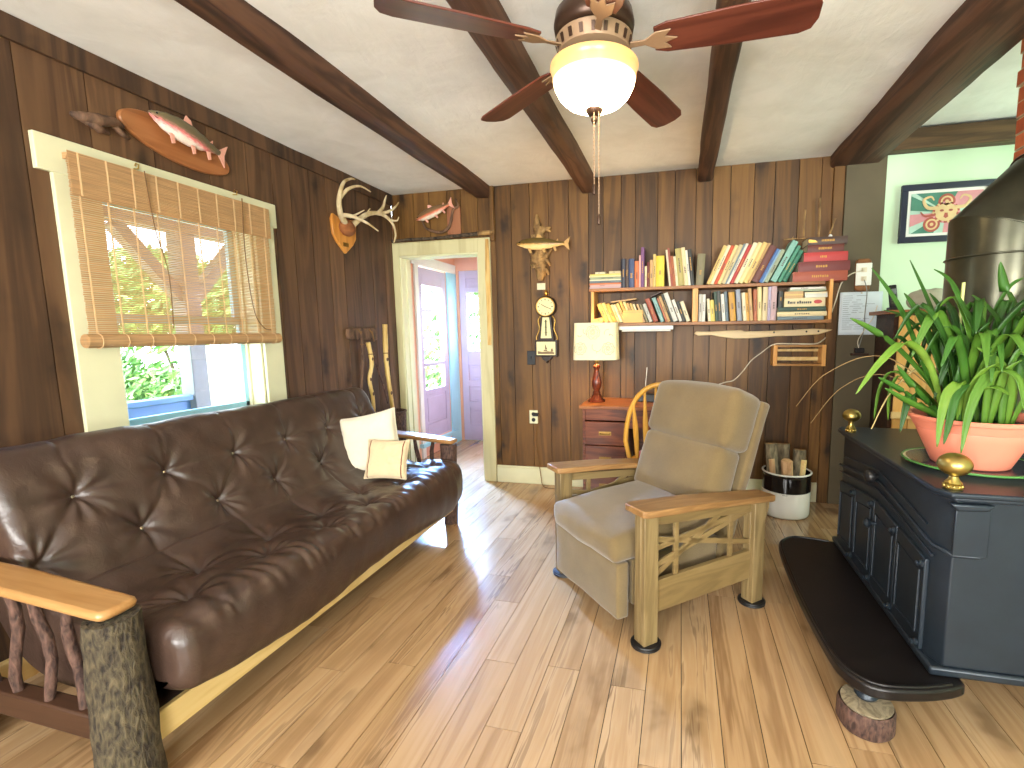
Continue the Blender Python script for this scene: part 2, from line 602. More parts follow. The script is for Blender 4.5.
# ------------------------------------------------------------------ window_1 in the left wall
w = thing('window_1', 'cream framed window behind the leather futon', None, (0, (WY0 + WY1) / 2, WZ0))
w['kind'] = 'structure'
b = MB()
b.box(.0005, .024, 1.425, 2.578, WZ1, 2.10)
b.box(.0005, .020, 1.475, WY0 - .001, .55, WZ1)
b.box(.0005, .020, WY1 + .001, 2.553, .55, WZ1)
b.box(.0005, .020, WY0 - .001, WY1 + .001, .55, WZ0 - .03)
b.build('window_casing', M_cream, w, True, bevel=.003)
b = MB()
b.box(-.16, .0, WY0 - .001, WY0 + .012, WZ0, WZ1).box(-.16, .0, WY1 - .012, WY1 + .001, WZ0, WZ1).box(-.16, .0, WY0, WY1, WZ1 - .012, WZ1 + .001)
for y in (WY0 + .013, WY1 - .025):
    b.box(-.105, -.085, y, y + .012, WZ0, WZ1)
b.build('window_jamb', M_cream, w, True, bevel=.002)
MB().box(-.16, .055, WY0 - .09, WY1 + .09, WZ0 - .03, WZ0).build('window_sill', M_cream, w, True, bevel=.005)
b = MB()
y0, y1 = WY0 + .014, WY1 - .014
for (z0, z1, xo) in ((WZ0 + .001, 1.40, -.13), (1.37, WZ1 - .012, -.158)):
    b.box(xo, xo + .026, y0, y0 + .035, z0, z1).box(xo, xo + .026, y1 - .035, y1, z0, z1)
    b.box(xo, xo + .026, y0, y1, z0, z0 + .045).box(xo, xo + .026, y0, y1, z1 - .035, z1)
b.build('window_frame', M_skyblue, w, True, bevel=.002)
b = MB().box(-.119, -.116, y0 + .03, y1 - .03, WZ0 + .03, 1.38).box(-.147, -.144, y0 + .03, y1 - .03, 1.40, WZ1 - .03)
b.build('window_pane', M_glass, w, True, smooth=0)

# ------------------------------------------------------------------ door_1: the doorway and the porch room behind it
d = thing('door_1', 'cream cased open doorway in the plank wall', None, ((DX0 + DX1) / 2, D, 0))
d['kind'] = 'structure'
b = MB()
b.box(.001, DX0, D - .022, D - .0005, 0, 2.085).box(DX1, .913, D - .022, D - .0005, 0, 2.085)
b.box(DX0, DX1, D - .022, D - .0005, DZ1, 2.085)
b.box(.001, .913, D - .026, D - .0005, 2.085, 2.092)
b.build('door_casing', M_doorcream, d, True, bevel=.003)
b = MB()
b.box(DX0 - .001, DX0 + .014, D - .01, D + .14, 0, DZ1).box(DX1 - .014, DX1 + .001, D - .01, D + .14, 0, DZ1)
b.box(DX0, DX1, D - .01, D + .14, DZ1 - .014, DZ1 + .001)
b.box(DX0 + .014, DX0 + .026, D + .05, D + .09, 0, DZ1 - .014)
b.build('door_jamb', M_cream, d, True, bevel=.002)

VY, VX = 5.35, -.15
b = MB()
GY0, GY1 = 4.50, 5.12
b.box(VX - .1, VX, D + .13, GY0, 0, 2.3).box(VX - .1, VX, GY1, VY + .1, 0, 2.3)
b.box(VX - .1, VX, GY0, GY1, 2.0, 2.3).box(VX - .1, VX, GY0, GY1, 0, .16)
struct(b.build('wall_porch_left', M_salmon, smooth=0))
PX0, PX1 = -.10, .74
b = MB().box(VX - .1, PX0, VY, VY + .1, 0, 2.3).box(PX1, 1.3, VY, VY + .1, 0, 2.3).box(PX0, PX1, VY, VY + .1, 2.04, 2.3)
struct(b.build('wall_porch_back', M_salmon, smooth=0))
struct(MB().box(1.2, 1.3, D + .13, VY, 0, 2.3).build('wall_porch_right', M_salmon, smooth=0))
struct(MB().box(VX - .1, 1.3, D + .131, VY + .1, 2.3, 2.36).build('ceiling_porch', M_white, smooth=0))
b = MB()
b.box(VX, VX + .02, GY1 + .002, VY - .002, 0, 1.998)
b.box(VX, VX + .05, GY0 - .1, GY1 + .1, .12, .16)
struct(b.build('trim_5', M_skyblue, bevel=.003), 'light blue casing round the glazed porch door')
struct(MB().box(VX, VX + .02, GY0 - .12, VY - .002, 2.0, 2.10).box(VX, VX + .02, GY0 - .07, GY0 - .002, 0, 2.0).build('trim_7', M_white, bevel=.003), 'white head board over the glazed porch door')
struct(MB().box(VX, VX + .03, 4.10, 4.24, 0, 2.25).build('trim_6', M_cream, bevel=.004), 'cream upright board inside the porch')

def door_slab(name, label, fr, W_, H_, panes, panels, mat, handle_u):
    """door in its own frame: u across, v up, thickness along w"""
    t = thing(name, label, None, rot=fr.to_3x3().to_4x4(), loc=fr.translation)
    t['kind'] = 'structure'
    q = MB()
    us = sorted({0, .085, W_ - .085, W_})
    opens = panes + panels
    q.box(0, .085, 0, H_, -.02, .02).box(W_ - .085, W_, 0, H_, -.02, .02)
    zs = [0] + [v for o in sorted(opens, key=lambda o: o[0]) for v in o] + [H_]
    for a, c in zip(zs[::2], zs[1::2]):
        q.box(.085, W_ - .085, a, c, -.02, .02)
    for a, c in panels:
        q.box(.085, W_ - .085, a, c, -.008, .006)
        q.box(.12, W_ - .12, a + .03, c - .03, -.014, .012)
    q.build('door_leaf', mat, t, bevel=.004)
    for a, c in panes:
        MB().box(.085, W_ - .085, a, c, -.003, .003).build('door_pane', M_glass, t, smooth=0)
    k = MB().lathe([(.004, 0), (.014, .003), (.014, .02), (.026, .03), (.028, .045), (.018, .056), (.003, .058)], n=16,
                   mat=Matrix.Translation((handle_u, H_ * .48, .02)))
    k.build('door_knob', M_brass, t)
    return t
M_brass = metal('brass', rgb(206, 172, 98), .28)
fr = frame((VX - .022, GY1 - .004, .17), (0, -1, 0), (0, 0, 1), (1, 0, 0))
fr.col[0].xyz = (0, -1, 0); fr.col[1].xyz = (0, 0, 1); fr.col[2].xyz = (-1, 0, 0)
pz = .71 - .17
door_slab('door_2', 'glazed porch door with four stacked white panes', fr, GY1 - GY0 - .008, 1.82, [(pz + .285 * i, pz + .285 * i + .248) for i in range(4)], [(.16, pz - .06)], M_lilac, .05)
fr = frame((PX0 + .005, VY + .02, .005), (1, 0, 0), (0, 0, 1), (0, -1, 0))
door_slab('door_3', 'lilac panelled door with one tall window at the end of the porch', fr, PX1 - PX0 - .01, 2.03, [(1.09, 1.78)], [(.2, .40), (.48, .66), (.74, .92), (1.84, 1.94)], M_lilac, .77)
M_oaky = None
M_brassold = metal('aged_brass', rgb(150, 118, 66), .4)
M_ink = plain('ink_lines', rgb(64, 70, 44), .7)
def shade_mat():
    q = Mat('lamp_shade_paper')
    q.set(Roughness=.8, **{'Base Color': rgb(238, 236, 206)})
    tr = q.n('ShaderNodeBsdfTranslucent')
    tr.inputs['Color'].default_value = rgb(238, 232, 190)
    mx = q.n('ShaderNodeMixShader')
    mx.inputs[0].default_value = .25
    q.l(q.p.outputs[0], mx.inputs[1])
    q.l(tr.outputs[0], mx.inputs[2])
    q.l(mx.outputs[0], q.out.inputs[0])
    return q.m
M_shade = shade_mat()
def emit(name, col, strength):
    q = Mat(name)
    q.set(**{'Base Color': col, 'Emission Color': col, 'Emission Strength': strength})
    return q.m
M_bulb = emit('lit_bulb', (1, .72, .36, 1), 8)
M_lampwood = wood('turned_red_wood', rgb(40, 12, 8), rgb(88, 34, 18), rgb(130, 62, 34), 'z', rough=.25, ring=3, fine=50, vary=.1, bump=.02, contrast=.7)
M_oaky = wood('weathered_oak_rail', rgb(94, 77, 48), rgb(124, 102, 64), rgb(146, 124, 84), 'y', rough=.45, ring=3, fine=80, vary=.25, bump=.1, contrast=.4)
M_armoak = wood('oak_arm', rgb(104, 74, 42), rgb(140, 104, 63), rgb(164, 128, 84), 'y', rough=.35, ring=3, fine=80, vary=.2, bump=.06, contrast=.7)
# ------------------------------------------------------------------ furniture materials
def bark(name, dark, light, scale=30, strength=1.0):
    q = Mat(name)
    q.set(Roughness=.8)
    tc = q.n('ShaderNodeTexCoord')
    mp = q.n('ShaderNodeMapping')
    mp.inputs['Scale'].default_value = (1, 1, .38)
    q.l(tc.outputs['Object'], mp.inputs['Vector'])
    nz = q.n('ShaderNodeTexNoise', i_Scale=scale, i_Detail=6.0, i_Roughness=.6, i_Distortion=.8)
    q.l(mp.outputs[0], nz.inputs['Vector'])
    vo = q.n('ShaderNodeTexVoronoi', i_Scale=scale * 1.6)
    q.l(mp.outputs[0], vo.inputs['Vector'])
    f = q.math('ADD', q.math('MULTIPLY', vo.outputs['Distance'], .26), q.math('MULTIPLY', nz.outputs[0], .86))
    mid = tuple(a * .6 + b_ * .4 for a, b_ in zip(dark, light))
    q.l(q.ramp(f, [(.42, dark), (.60, mid), (.86, light)]), q.p.inputs['Base Color'])
    q.bump(f, strength, .012)
    return q.m
M_bark = bark('grey_brown_bark', rgb(30, 22, 14), rgb(104, 92, 66), 60, 1.0)
M_barkred = bark('reddish_bark', rgb(48, 30, 24), rgb(118, 86, 72), 60, .6)
M_honey = wood('honey_pine', rgb(134, 90, 48), rgb(162, 118, 69), rgb(182, 142, 94), 'x', rough=.3, ring=2.4, fine=60, knots=.0, vary=.15, bump=.04, contrast=.55)
M_palepine = wood('pale_pine', rgb(190, 150, 84), rgb(222, 190, 126), rgb(236, 212, 156), 'y', rough=.5, ring=2, fine=60, vary=.2, bump=.05, contrast=.6)
M_darkrail = wood('dark_rail_wood', rgb(32, 19, 12), rgb(56, 35, 23), rgb(74, 49, 33), 'x', rough=.5, vary=.2)
M_oak = wood('weathered_oak', rgb(110, 88, 56), rgb(150, 124, 84), rgb(176, 150, 108), 'x', rough=.45, ring=3, fine=80, vary=.25, bump=.1, contrast=.7)
M_oakz = wood('weathered_oak_upright', rgb(92, 76, 48), rgb(126, 106, 70), rgb(150, 130, 92), 'z', rough=.45, ring=3, fine=80, vary=.25, bump=.1, contrast=.7)
M_mahog = wood('mahogany', rgb(46, 20, 12), rgb(96, 46, 26), rgb(134, 72, 44), 'x', rough=.3, ring=2.5, fine=60, vary=.2, bump=.05, contrast=.8)
M_desktop = wood('desk_top_wood', rgb(88, 44, 20), rgb(136, 78, 38), rgb(162, 102, 54), 'x', rough=.3, ring=2.5, fine=60, vary=.2, bump=.05, contrast=.7)
M_golden = wood('golden_oak', rgb(156, 104, 32), rgb(198, 146, 58), rgb(216, 172, 90), 'z', rough=.35, ring=2.5, fine=60, vary=.2, bump=.04, contrast=.5)
M_black = plain('black_plastic', rgb(22, 22, 24), .4, 0, .1)
M_button = metal('pewter_button', rgb(190, 180, 165), .35)

def leather():
    q = Mat('brown_leather')
    q.set(Roughness=.36, **{'Specular IOR Level': .55})
    tc = q.n('ShaderNodeTexCoord')
    n1 = q.n('ShaderNodeTexNoise', i_Scale=7.0, i_Detail=5.0)
    q.l(tc.outputs['Object'], n1.inputs['Vector'])
    n2 = q.n('ShaderNodeTexVoronoi', i_Scale=260.0)
    q.l(tc.outputs['Object'], n2.inputs['Vector'])
    n3 = q.n('ShaderNodeTexNoise', i_Scale=26.0, i_Detail=4.0, i_Distortion=2.0)
    q.l(tc.outputs['Object'], n3.inputs['Vector'])
    q.l(q.ramp(n1.outputs[0], [(.3, rgb(52, 38, 32)), (.7, rgb(72, 54, 45))]), q.p.inputs['Base Color'])
    rr_ = q.n('ShaderNodeMapRange')
    q.l(n3.outputs[0], rr_.inputs[0])
    rr_.inputs[3].default_value, rr_.inputs[4].default_value = .26, .46
    q.l(rr_.outputs[0], q.p.inputs['Roughness'])
    q.bump(q.math('ADD', q.math('MULTIPLY', n2.outputs['Distance'], .12), n3.outputs[0]), .22, .006)
    return q.m
M_leather = leather()

def fabric(name, col, lo=.8, weave=420, bump=.25, sheen=.3, blotch=5.0):
    q = Mat(name)
    q.set(Roughness=.92, **{'Specular IOR Level': .15, 'Sheen Weight': sheen})
    tc = q.n('ShaderNodeTexCoord')
    n1 = q.n('ShaderNodeTexNoise', i_Scale=blotch, i_Detail=4.0)
    n2 = q.n('ShaderNodeTexNoise', i_Scale=weave, i_Detail=2.0)
    for k in (n1, n2):
        q.l(tc.outputs['Object'], k.inputs['Vector'])
    f = q.math('ADD', q.math('MULTIPLY', n1.outputs[0], .5), q.math('MULTIPLY', n2.outputs[0], .5))
    c = Vector(col[:3])
    q.l(q.ramp(f, [(.3, (*(c * lo), 1)), (.7, (*(c * 1.12), 1))]), q.p.inputs['Base Color'])
    q.bump(n2.outputs[0], bump, .002)
    return q.m
M_taupe = fabric('taupe_microfibre', rgb(116, 98, 67), .72, 260, .4, .35, 7.0)
M_linen = fabric('cream_linen', rgb(216, 207, 184), .9, 300)
M_tanlinen = fabric('beige_linen', rgb(206, 186, 150), .9, 300)
M_stripe = fabric('brown_stripe', rgb(120, 66, 46), .9, 300)

# ------------------------------------------------------------------ futon
fut = thing('rustic_futon', 'long brown tufted leather futon on a log frame under the window', 'sofa', (.55, 1.85, 0))
MY0, MY1 = .965, 2.862
front = spline([(.215, 0, .80), (.222, 0, .86), (.25, 0, .915), (.305, 0, .945), (.365, 0, .935), (.41, 0, .885), (.455, 0, .785), (.50, 0, .68), (.545, 0, .585), (.60, 0, .51),
                (.68, 0, .468), (.77, 0, .458), (.90, 0, .465), (1.01, 0, .474), (1.07, 0, .462), (1.105, 0, .42), (1.115, 0, .35), (1.108, 0, .27), (1.08, 0, .215), (1.03, 0, .198), (.98, 0, .20)], 400)
acc = [0.0]
for i in range(1, len(front)):
    acc.append(acc[-1] + (front[i] - front[i - 1]).length)
SL = acc[-1]
NV, NU = 250, 380
def path_at(s):
    s = min(max(s, 0), SL - 1e-6)
    lo, hi = 0, len(acc) - 1
    while hi - lo > 1:
        m_ = (lo + hi) // 2
        if acc[m_] <= s: lo = m_
        else: hi = m_
    t = (s - acc[lo]) / (acc[hi] - acc[lo])
    return front[lo].lerp(front[hi], t), (front[hi] - front[lo]).normalized()
def s_of(x, z):
    return min(range(len(front)), key=lambda i: (front[i].x - x) ** 2 + (front[i].z - z) ** 2) and acc[min(range(len(front)), key=lambda i: (front[i].x - x) ** 2 + (front[i].z - z) ** 2)]
rows = [(s_of(.463, .765), 1.165), (s_of(.535, .602), 1.315), (s_of(.765, .458), 1.305), (s_of(.925, .466), 1.140)]
sC = s_of(.60, .51)
PIT = .308
btn = []
for s0, y0 in rows:
    y = y0 - PIT * 2
    while y < MY1 + .1:
        btn.append((y, s0))
        y += PIT
real = [q for q in btn if MY0 + .06 < q[0] < MY1 - .06]
segs = []
for i, (s0, y0) in enumerate(rows[:-1]):
    for (ya, sa) in [q for q in btn if q[1] == s0]:
        for (yb, sb) in [q for q in btn if q[1] == rows[i + 1][0]]:
            if abs(ya - yb) < PIT * .62:
                segs.append(((ya, sa), (yb, sb), 1.0))
sTop, sFront, sEnd = s_of(.305, .945), s_of(1.07, .462), s_of(1.11, .27)
for (y, s0) in btn:
    if s0 == rows[0][0]: segs.append(((y, s0), (y + .015, sTop + .02), .6))
    if s0 == rows[3][0]: segs.append(((y, s0), (y + .01, sFront + .05), .65))
for s0, y0 in (rows[0],):                          # horizontal pull lines along the upper button row
    q_ = [p for p in btn if p[1] == s0]
    for a, c in zip(q_, q_[1:]): segs.append((a, c, .55))
seg_h = [(a, c, w_) for a, c, w_ in segs]
rr = random.Random(4)
phase = {q: (rr.uniform(0, 6.28), rr.choice((7, 8, 9)), rr.uniform(0, 6.28)) for q in btn}
def tuft(y, s):
    d = 0.0
    for (ya, sa), (yb, sb), w_ in seg_h:
        if min(ya, yb) - .09 > y or max(ya, yb) + .09 < y or min(sa, sb) - .09 > s or max(sa, sb) + .09 < s:
            continue
        vy, vs_ = yb - ya, sb - sa
        L2 = vy * vy + vs_ * vs_
        t = min(1, max(0, ((y - ya) * vy + (s - sa) * vs_) / L2))
        wob = .012 * math.sin(t * 6.0 + ya * 9) * (1 - abs(2 * t - 1))
        dist = math.hypot(y - ya - vy * t + wob, s - sa - vs_ * t)
        if dist < .09:
            fade = .55 + .45 * abs(2 * t - 1)
            d = max(d, w_ * fade * (.0075 * math.exp(-(dist / .009) ** 2) + .0065 * math.exp(-(dist / .05) ** 2)))
    out = -d
    for q in btn:
        dy, ds = y - q[0], s - q[1]
        r_ = math.hypot(dy, ds)
        if r_ < .2:
            p = phase[q]
            th = math.atan2(ds, dy)
            out -= .017 * math.exp(-(r_ / .055) ** 2) + .013 * math.exp(-(r_ / .018) ** 2)
            out += .0040 * math.sin(p[1] * th + p[0] + 2 * math.sin(th + p[2])) * math.exp(-((r_ - .06) / .05) ** 2)
    return out
def mat_pt(u, v):
    s = v * SL
    y = MY0 + (MY1 - MY0) * u
    P, T = path_at(s)
    N = Vector((T.z, 0, -T.x)) * -1
    edge = min(u, 1 - u) * (MY1 - MY0)
    h = tuft(y, s)
    h += .006 * noise.noise(Vector((y * 5, s * 5, 1.7))) + .0035 * noise.noise(Vector((y * 16, s * 9, 5.2)))
    h += .0035 * math.sin(y * 95 + 7 * noise.noise(Vector((y * 6, s * 4, 0)))) * math.exp(-((s - sFront + .02) / .07) ** 2)
    fade = min(1, min(v, 1 - v) / .05)
    h *= fade
    if edge < .05:
        k = 1 - edge / .05
        h -= .045 * (1 - math.sqrt(max(0, 1 - k * k)))
    if u > .9 and s > sC:                           # bulge over the far arm post
        P = P - Vector((.035 * (u - .9) / .1, 0, 0)) * min(1, (s - sC) / .4)
    h += .012 * math.sin(u * 9.0) * (1 if s > sC else 0) * fade
    q = P + N * h
    if s > sFront:                                  # the front hangs lower towards the middle
        q.z += (.075 * max(0, 1 - u / .35) ** 1.5 - .012) * min(1, (s - sFront) / (SL - sFront) * 1.3)
    return Vector((q.x, y, q.z))
b = MB()
def umap(i):                                        # tighter columns towards both ends
    t = i / (NU - 1)
    return .5 - .5 * math.cos(PI * t) if False else t + .035 * math.sin(2 * PI * t) * -1
top_vs = [[mat_pt(min(1, max(0, umap(i))), j / (NV - 1)) for i in range(NU)] for j in range(NV)]
flat = [p for row in top_vs for p in row]
fs = [(j * NU + i, j * NU + i + 1, (j + 1) * NU + i + 1, (j + 1) * NU + i) for j in range(NV - 1) for i in range(NU - 1)]
under = spline([(.215, 0, .80), (.235, 0, .73), (.28, 0, .62), (.33, 0, .50), (.39, 0, .38), (.46, 0, .29), (.56, 0, .24), (.68, 0, .225), (.80, 0, .215), (.90, 0, .207), (.98, 0, .20)], NV)
n0 = len(flat)
back_rows = 12
us = [0, .02, .1, .3, .5, .7, .9, .98, 1]
def under_pt(u, j):
    p = under[j]
    e = min(u, 1 - u) * (MY1 - MY0)
    return Vector((p.x, MY0 + (MY1 - MY0) * u, p.z))
for j in range(NV):
    for u in us:
        flat.append(under_pt(u, j))
nu2 = len(us)
for j in range(NV - 1):
    for i in range(nu2 - 1):
        a = n0 + j * nu2 + i
        fs.append((a, a + nu2, a + nu2 + 1, a + 1))
for j in range(NV - 1):                             # the two ends
    fs.append((j * NU, (j + 1) * NU, n0 + (j + 1) * nu2, n0 + j * nu2))
    e = j * NU + NU - 1
    e2 = n0 + j * nu2 + nu2 - 1
    fs.append((e, e2, e2 + nu2, e + NU))
b.add(flat, fs)
mattress = b.build('mattress', M_leather, fut, True, smooth=70)
mattress['label'] = 'dark brown tufted leather mattress'
for (y, s0) in real:
    p = mat_pt((y - MY0) / (MY1 - MY0), s0 / SL)
    _, T = path_at(s0)
    N = Vector((T.z, 0, -T.x)) * -1
    q = MB().ball((0, 0, 0), .008, .008, .004, 10, 6, mat=frame(p + N * .001, T, N.cross(T), N))
    o = q.build('button', M_button)
    o.matrix_basis = fut.matrix_basis.inverted()
    o.parent = mattress

def armboard(y0, y1, tip):
    n = 10
    out = [(.14, y0), (.14, y1)]
    ym, hw = (y0 + y1) / 2, (y1 - y0) / 2
    out = [(.20, y0 + .01), (.60, y0 - .004)]
    for i in range(n + 1):
        a = -PI / 2 + PI * i / n
        out.append((tip - .045 + math.copysign(abs(math.cos(a)) ** .55, math.cos(a)) * .045, ym + math.copysign(abs(math.sin(a)) ** .55, math.sin(a)) * hw))
    out += [(.60, y1 + .004), (.20, y1 - .01)]
    q = MB().prism(out, -.027, 0)
    q.v = [(x, y, z + .586 + .085 * (1.03 - x)) for x, y, z in q.v]
    return q.build('armrest', M_honey, fut, True, bevel=.012, seg=3)
armboard(.840, .942, 1.026)
armboard(2.868, 2.972, 1.0)
def post(x, y, r0, r1, z1, m_, seed, lean=0):
    zs = [0, .04] + [z1 * i / 9 for i in range(1, 10)]
    zs = sorted(set(zs))
    pts = [(x + lean * (1 - z / z1) + .006 * noise.noise(Vector((z * 4, seed, 0))), y + .006 * noise.noise(Vector((z * 4, seed, 5))), z) for z in zs]
    n = 20
    q = MB()
    rad = [r1 + (r0 - r1) * (1 - z / z1) for z in zs]
    q.tube(pts, rad, n)
    q.v = [tuple(Vector(p) + (Vector((p[0] - x, p[1] - y, 0)).normalized() * (.006 * noise.noise(Vector((p[0] * 30, p[1] * 30, p[2] * 12))) + .004 * noise.noise(Vector((p[0] * 70, p[1] * 70, p[2] * 40)))))) for p in q.v]
    return q.build('post', m_, fut, True, smooth=60)
post(.985, .890, .076, .062, .552, M_bark, 1)
post(.945, 2.920, .046, .056, .555, M_barkred, 2)
post(.27, .890, .06, .05, .612, M_bark, 3)
post(.27, 2.920, .05, .05, .612, M_barkred, 4)
for y in (.890, 2.920):
    b = MB().bar((.30, y, .235), (.94, y, .215), .05, .075)
    b.build('side_rail', M_darkrail, fut, True, bevel=.006)
    for i, x in enumerate((.36, .47, .59, .71, .83)):
        pts = [(x + .012 * math.sin(i * 2 + k), y + .007 * math.cos(i + k * 1.3), .24 + (.313 + .085 * (1.03 - x)) * k / 5) for k in range(6)]
        MB().tube(pts, [.011, .014, .0135, .0145, .014, .011], 10).build('spindle', M_barkred, fut, True, smooth=60)
MB().bar((.975, .955, .150), (.975, 2.87, .150), .028, .088).build('front_rail', M_palepine, fut, True, bevel=.003)
MB().bar((.33, .94, .20), (.33, 2.87, .20), .028, .09).build('rear_rail', M_palepine, fut, True, bevel=.003)
b = MB()
for i in range(9):
    y = 1.08 + i * .2
    b.box(.34, .96, y, y + .07, .170, .186)
b.build('slat_base', M_palepine, fut, True, bevel=.002)
MB().bar((.255, .95, .58), (.255, 2.87, .58), .03, .06).build('back_rail', M_palepine, fut, True, bevel=.003)

# ------------------------------------------------------------------ pillows
def pillow(name, label, center, xa, ya, w_, h_, t_, mats, stripe=None, seed=0):
    xa, ya = Vector(xa).normalized(), Vector(ya)
    za = xa.cross(ya).normalized()
    ya = za.cross(xa).normalized()
    root = thing(name, label, 'pillow', center, rot=Matrix((xa, ya, za)).transposed().to_4x4())
    n = 36
    q = MB()
    for sgn in (1, -1):
        vs, fs = [], []
        for j in range(n + 1):
            for i in range(n + 1):
                u, v = 2 * i / n - 1, 2 * j / n - 1
                e = max(0, (1 - u ** 4)) ** .5 * max(0, (1 - v ** 4)) ** .5
                pin = 1 - .07 * (1 - u * u) * abs(v) ** 3
                pin2 = 1 - .07 * (1 - v * v) * abs(u) ** 3
                wr = .006 * noise.noise(Vector((u * 3 + seed, v * 3, sgn))) + .0025 * noise.noise(Vector((u * 9, v * 9 + seed, sgn)))
                vs.append((u * w_ / 2 * pin2, v * h_ / 2 * pin, sgn * (t_ / 2 * e ** .8 + wr * min(1, 4 * e))))
        for j in range(n):
            for i in range(n):
                a = j * (n + 1) + i
                mi = 0
                if stripe and sgn == 1:
                    u = (i + .5) / n
                    if any(abs(u - s_) < .018 for s_ in stripe): mi = 1
                fs.append(((a, a + 1, a + n + 2, a + n + 1), mi))
        for f, mi in fs:
            pass
        base = len(q.v)
        q.v += [tuple(p) for p in vs]
        for f, mi in fs:
            f2 = tuple(k + base for k in (f if sgn == 1 else f[::-1]))
            q.f.append(f2); q.m.append(mi); q.r.append(.5)
    q.build('cushion', mats, root, smooth=80, weld=True, fix=False)
    p = MB()
    N = 40
    rim = []
    for k in range(4):
        for i in range(N):
            t = 2 * i / N - 1
            u, v = [(t, -1), (1, t), (-t, 1), (-1, -t)][k]
            rim.append((u * w_ / 2 * (1 - .07 * (1 - v * v) * abs(u) ** 3), v * h_ / 2 * (1 - .07 * (1 - u * u) * abs(v) ** 3), 0))
    rim.append(rim[0])
    p.tube(rim, .0035, 6, cap=False)
    p.build('piping', mats[0], root, smooth=80)
    return root
pillow('throw_pillow', 'large plain white throw pillow leaning at the far end of the futon', (.650, 2.51, .650), (.93, .26, .20), (-.26, .18, .95), .345, .355, .12, [M_linen], seed=1)
pillow('throw_pillow', 'small beige throw pillow with brown stripes in front of the white pillow', (.825, 2.40, .580), (.97, .20, -.02), (-.06, .35, .93), .245, .225, .075, [M_tanlinen, M_stripe], stripe=(.10, .90), seed=5)

# ------------------------------------------------------------------ recliner
A = math.radians(42.5)
rec = thing('recliner_chair', 'taupe mission style recliner with oak arms and lattice sides', 'armchair', (2.11, 2.14, 0), A - PI / 2)
# local: x to the sitter's left-hand side in the picture (towards the camera), y to the back
def soft(name, x0, x1, y0, y1, z0, z1, tilt=0, pivot=None, crown=.02, bev=.035, mat=None, par=rec, seg=4):
    q = MB()
    nx, ny, nz = 14, 14, 6
    # rounded box: sample a superellipsoid-like cushion
    cx_, cy_, cz_ = (x0 + x1) / 2, (y0 + y1) / 2, (z0 + z1) / 2
    q.box(x0, x1, y0, y1, z0, z1)
    o_v = q.v
    me_b = bmesh.new()
    for p in o_v: me_b.verts.new(p)
    me_b.verts.ensure_lookup_table()
    for f in q.f: me_b.faces.new([me_b.verts[i] for i in f])
    bmesh.ops.bevel(me_b, geom=me_b.edges[:] + me_b.verts[:], offset=bev, segments=seg, profile=.6, affect='EDGES')
    bmesh.ops.subdivide_edges(me_b, edges=[e for e in me_b.edges if e.calc_length() > .1], cuts=8, use_grid_fill=True)
    hx, hy, hz = (x1 - x0) / 2, (y1 - y0) / 2, (z1 - z0) / 2
    rot = Matrix.Identity(4)
    if tilt:
        pv = Vector(pivot)
        rot = Matrix.Translation(pv) @ Matrix.Rotation(tilt, 4, 'X') @ Matrix.Translation(-pv)
    for v in me_b.verts:
        u = Vector(((v.co.x - cx_) / hx, (v.co.y - cy_) / hy, (v.co.z - cz_) / hz))
        g = [max(0, 1 - t * t) for t in u]
        v.co.z += math.copysign(crown, u.z) * g[0] * g[1] * abs(u.z)
        v.co.y += math.copysign(crown, u.y) * g[0] * g[2] * abs(u.y) * .7
        v.co.x += math.copysign(crown, u.x) * g[1] * g[2] * abs(u.x) * .4
        nn = .005 * noise.noise(v.co * 6) + .002 * noise.noise(v.co * 17)
        v.co += v.normal * nn
        v.co = rot @ v.co
    q2 = MB()
    me_b.verts.index_update()
    q2.add([v.co.copy() for v in me_b.verts], [tuple(v.index for v in f.verts) for f in me_b.faces])
    me_b.free()
    return q2.build(name, mat or M_taupe, par, smooth=70)
TB = math.radians(-20)
soft('seat_cushion', -.272, .272, -.105, .50, .335, .458, math.radians(3.5), (0, 0, .4), .02, .045)
soft('front_apron', -.272, .272, -.085, -.02, .085, .335, 0, None, .006, .018)
soft('lower_back_cushion', -.292, .270, .395, .55, .44, .765, TB, (0, .46, .44), .022, .05)
soft('head_cushion', -.298, .282, .385, .575, .755, 1.045, TB, (0, .46, .44), .022, .055)
soft('back_panel', -.285, .285, .565, .625, .22, 1.03, TB, (0, .46, .44), .005, .02)
soft('seat_box', -.265, .265, .0, .50, .13, .335, 0, None, .0, .01)
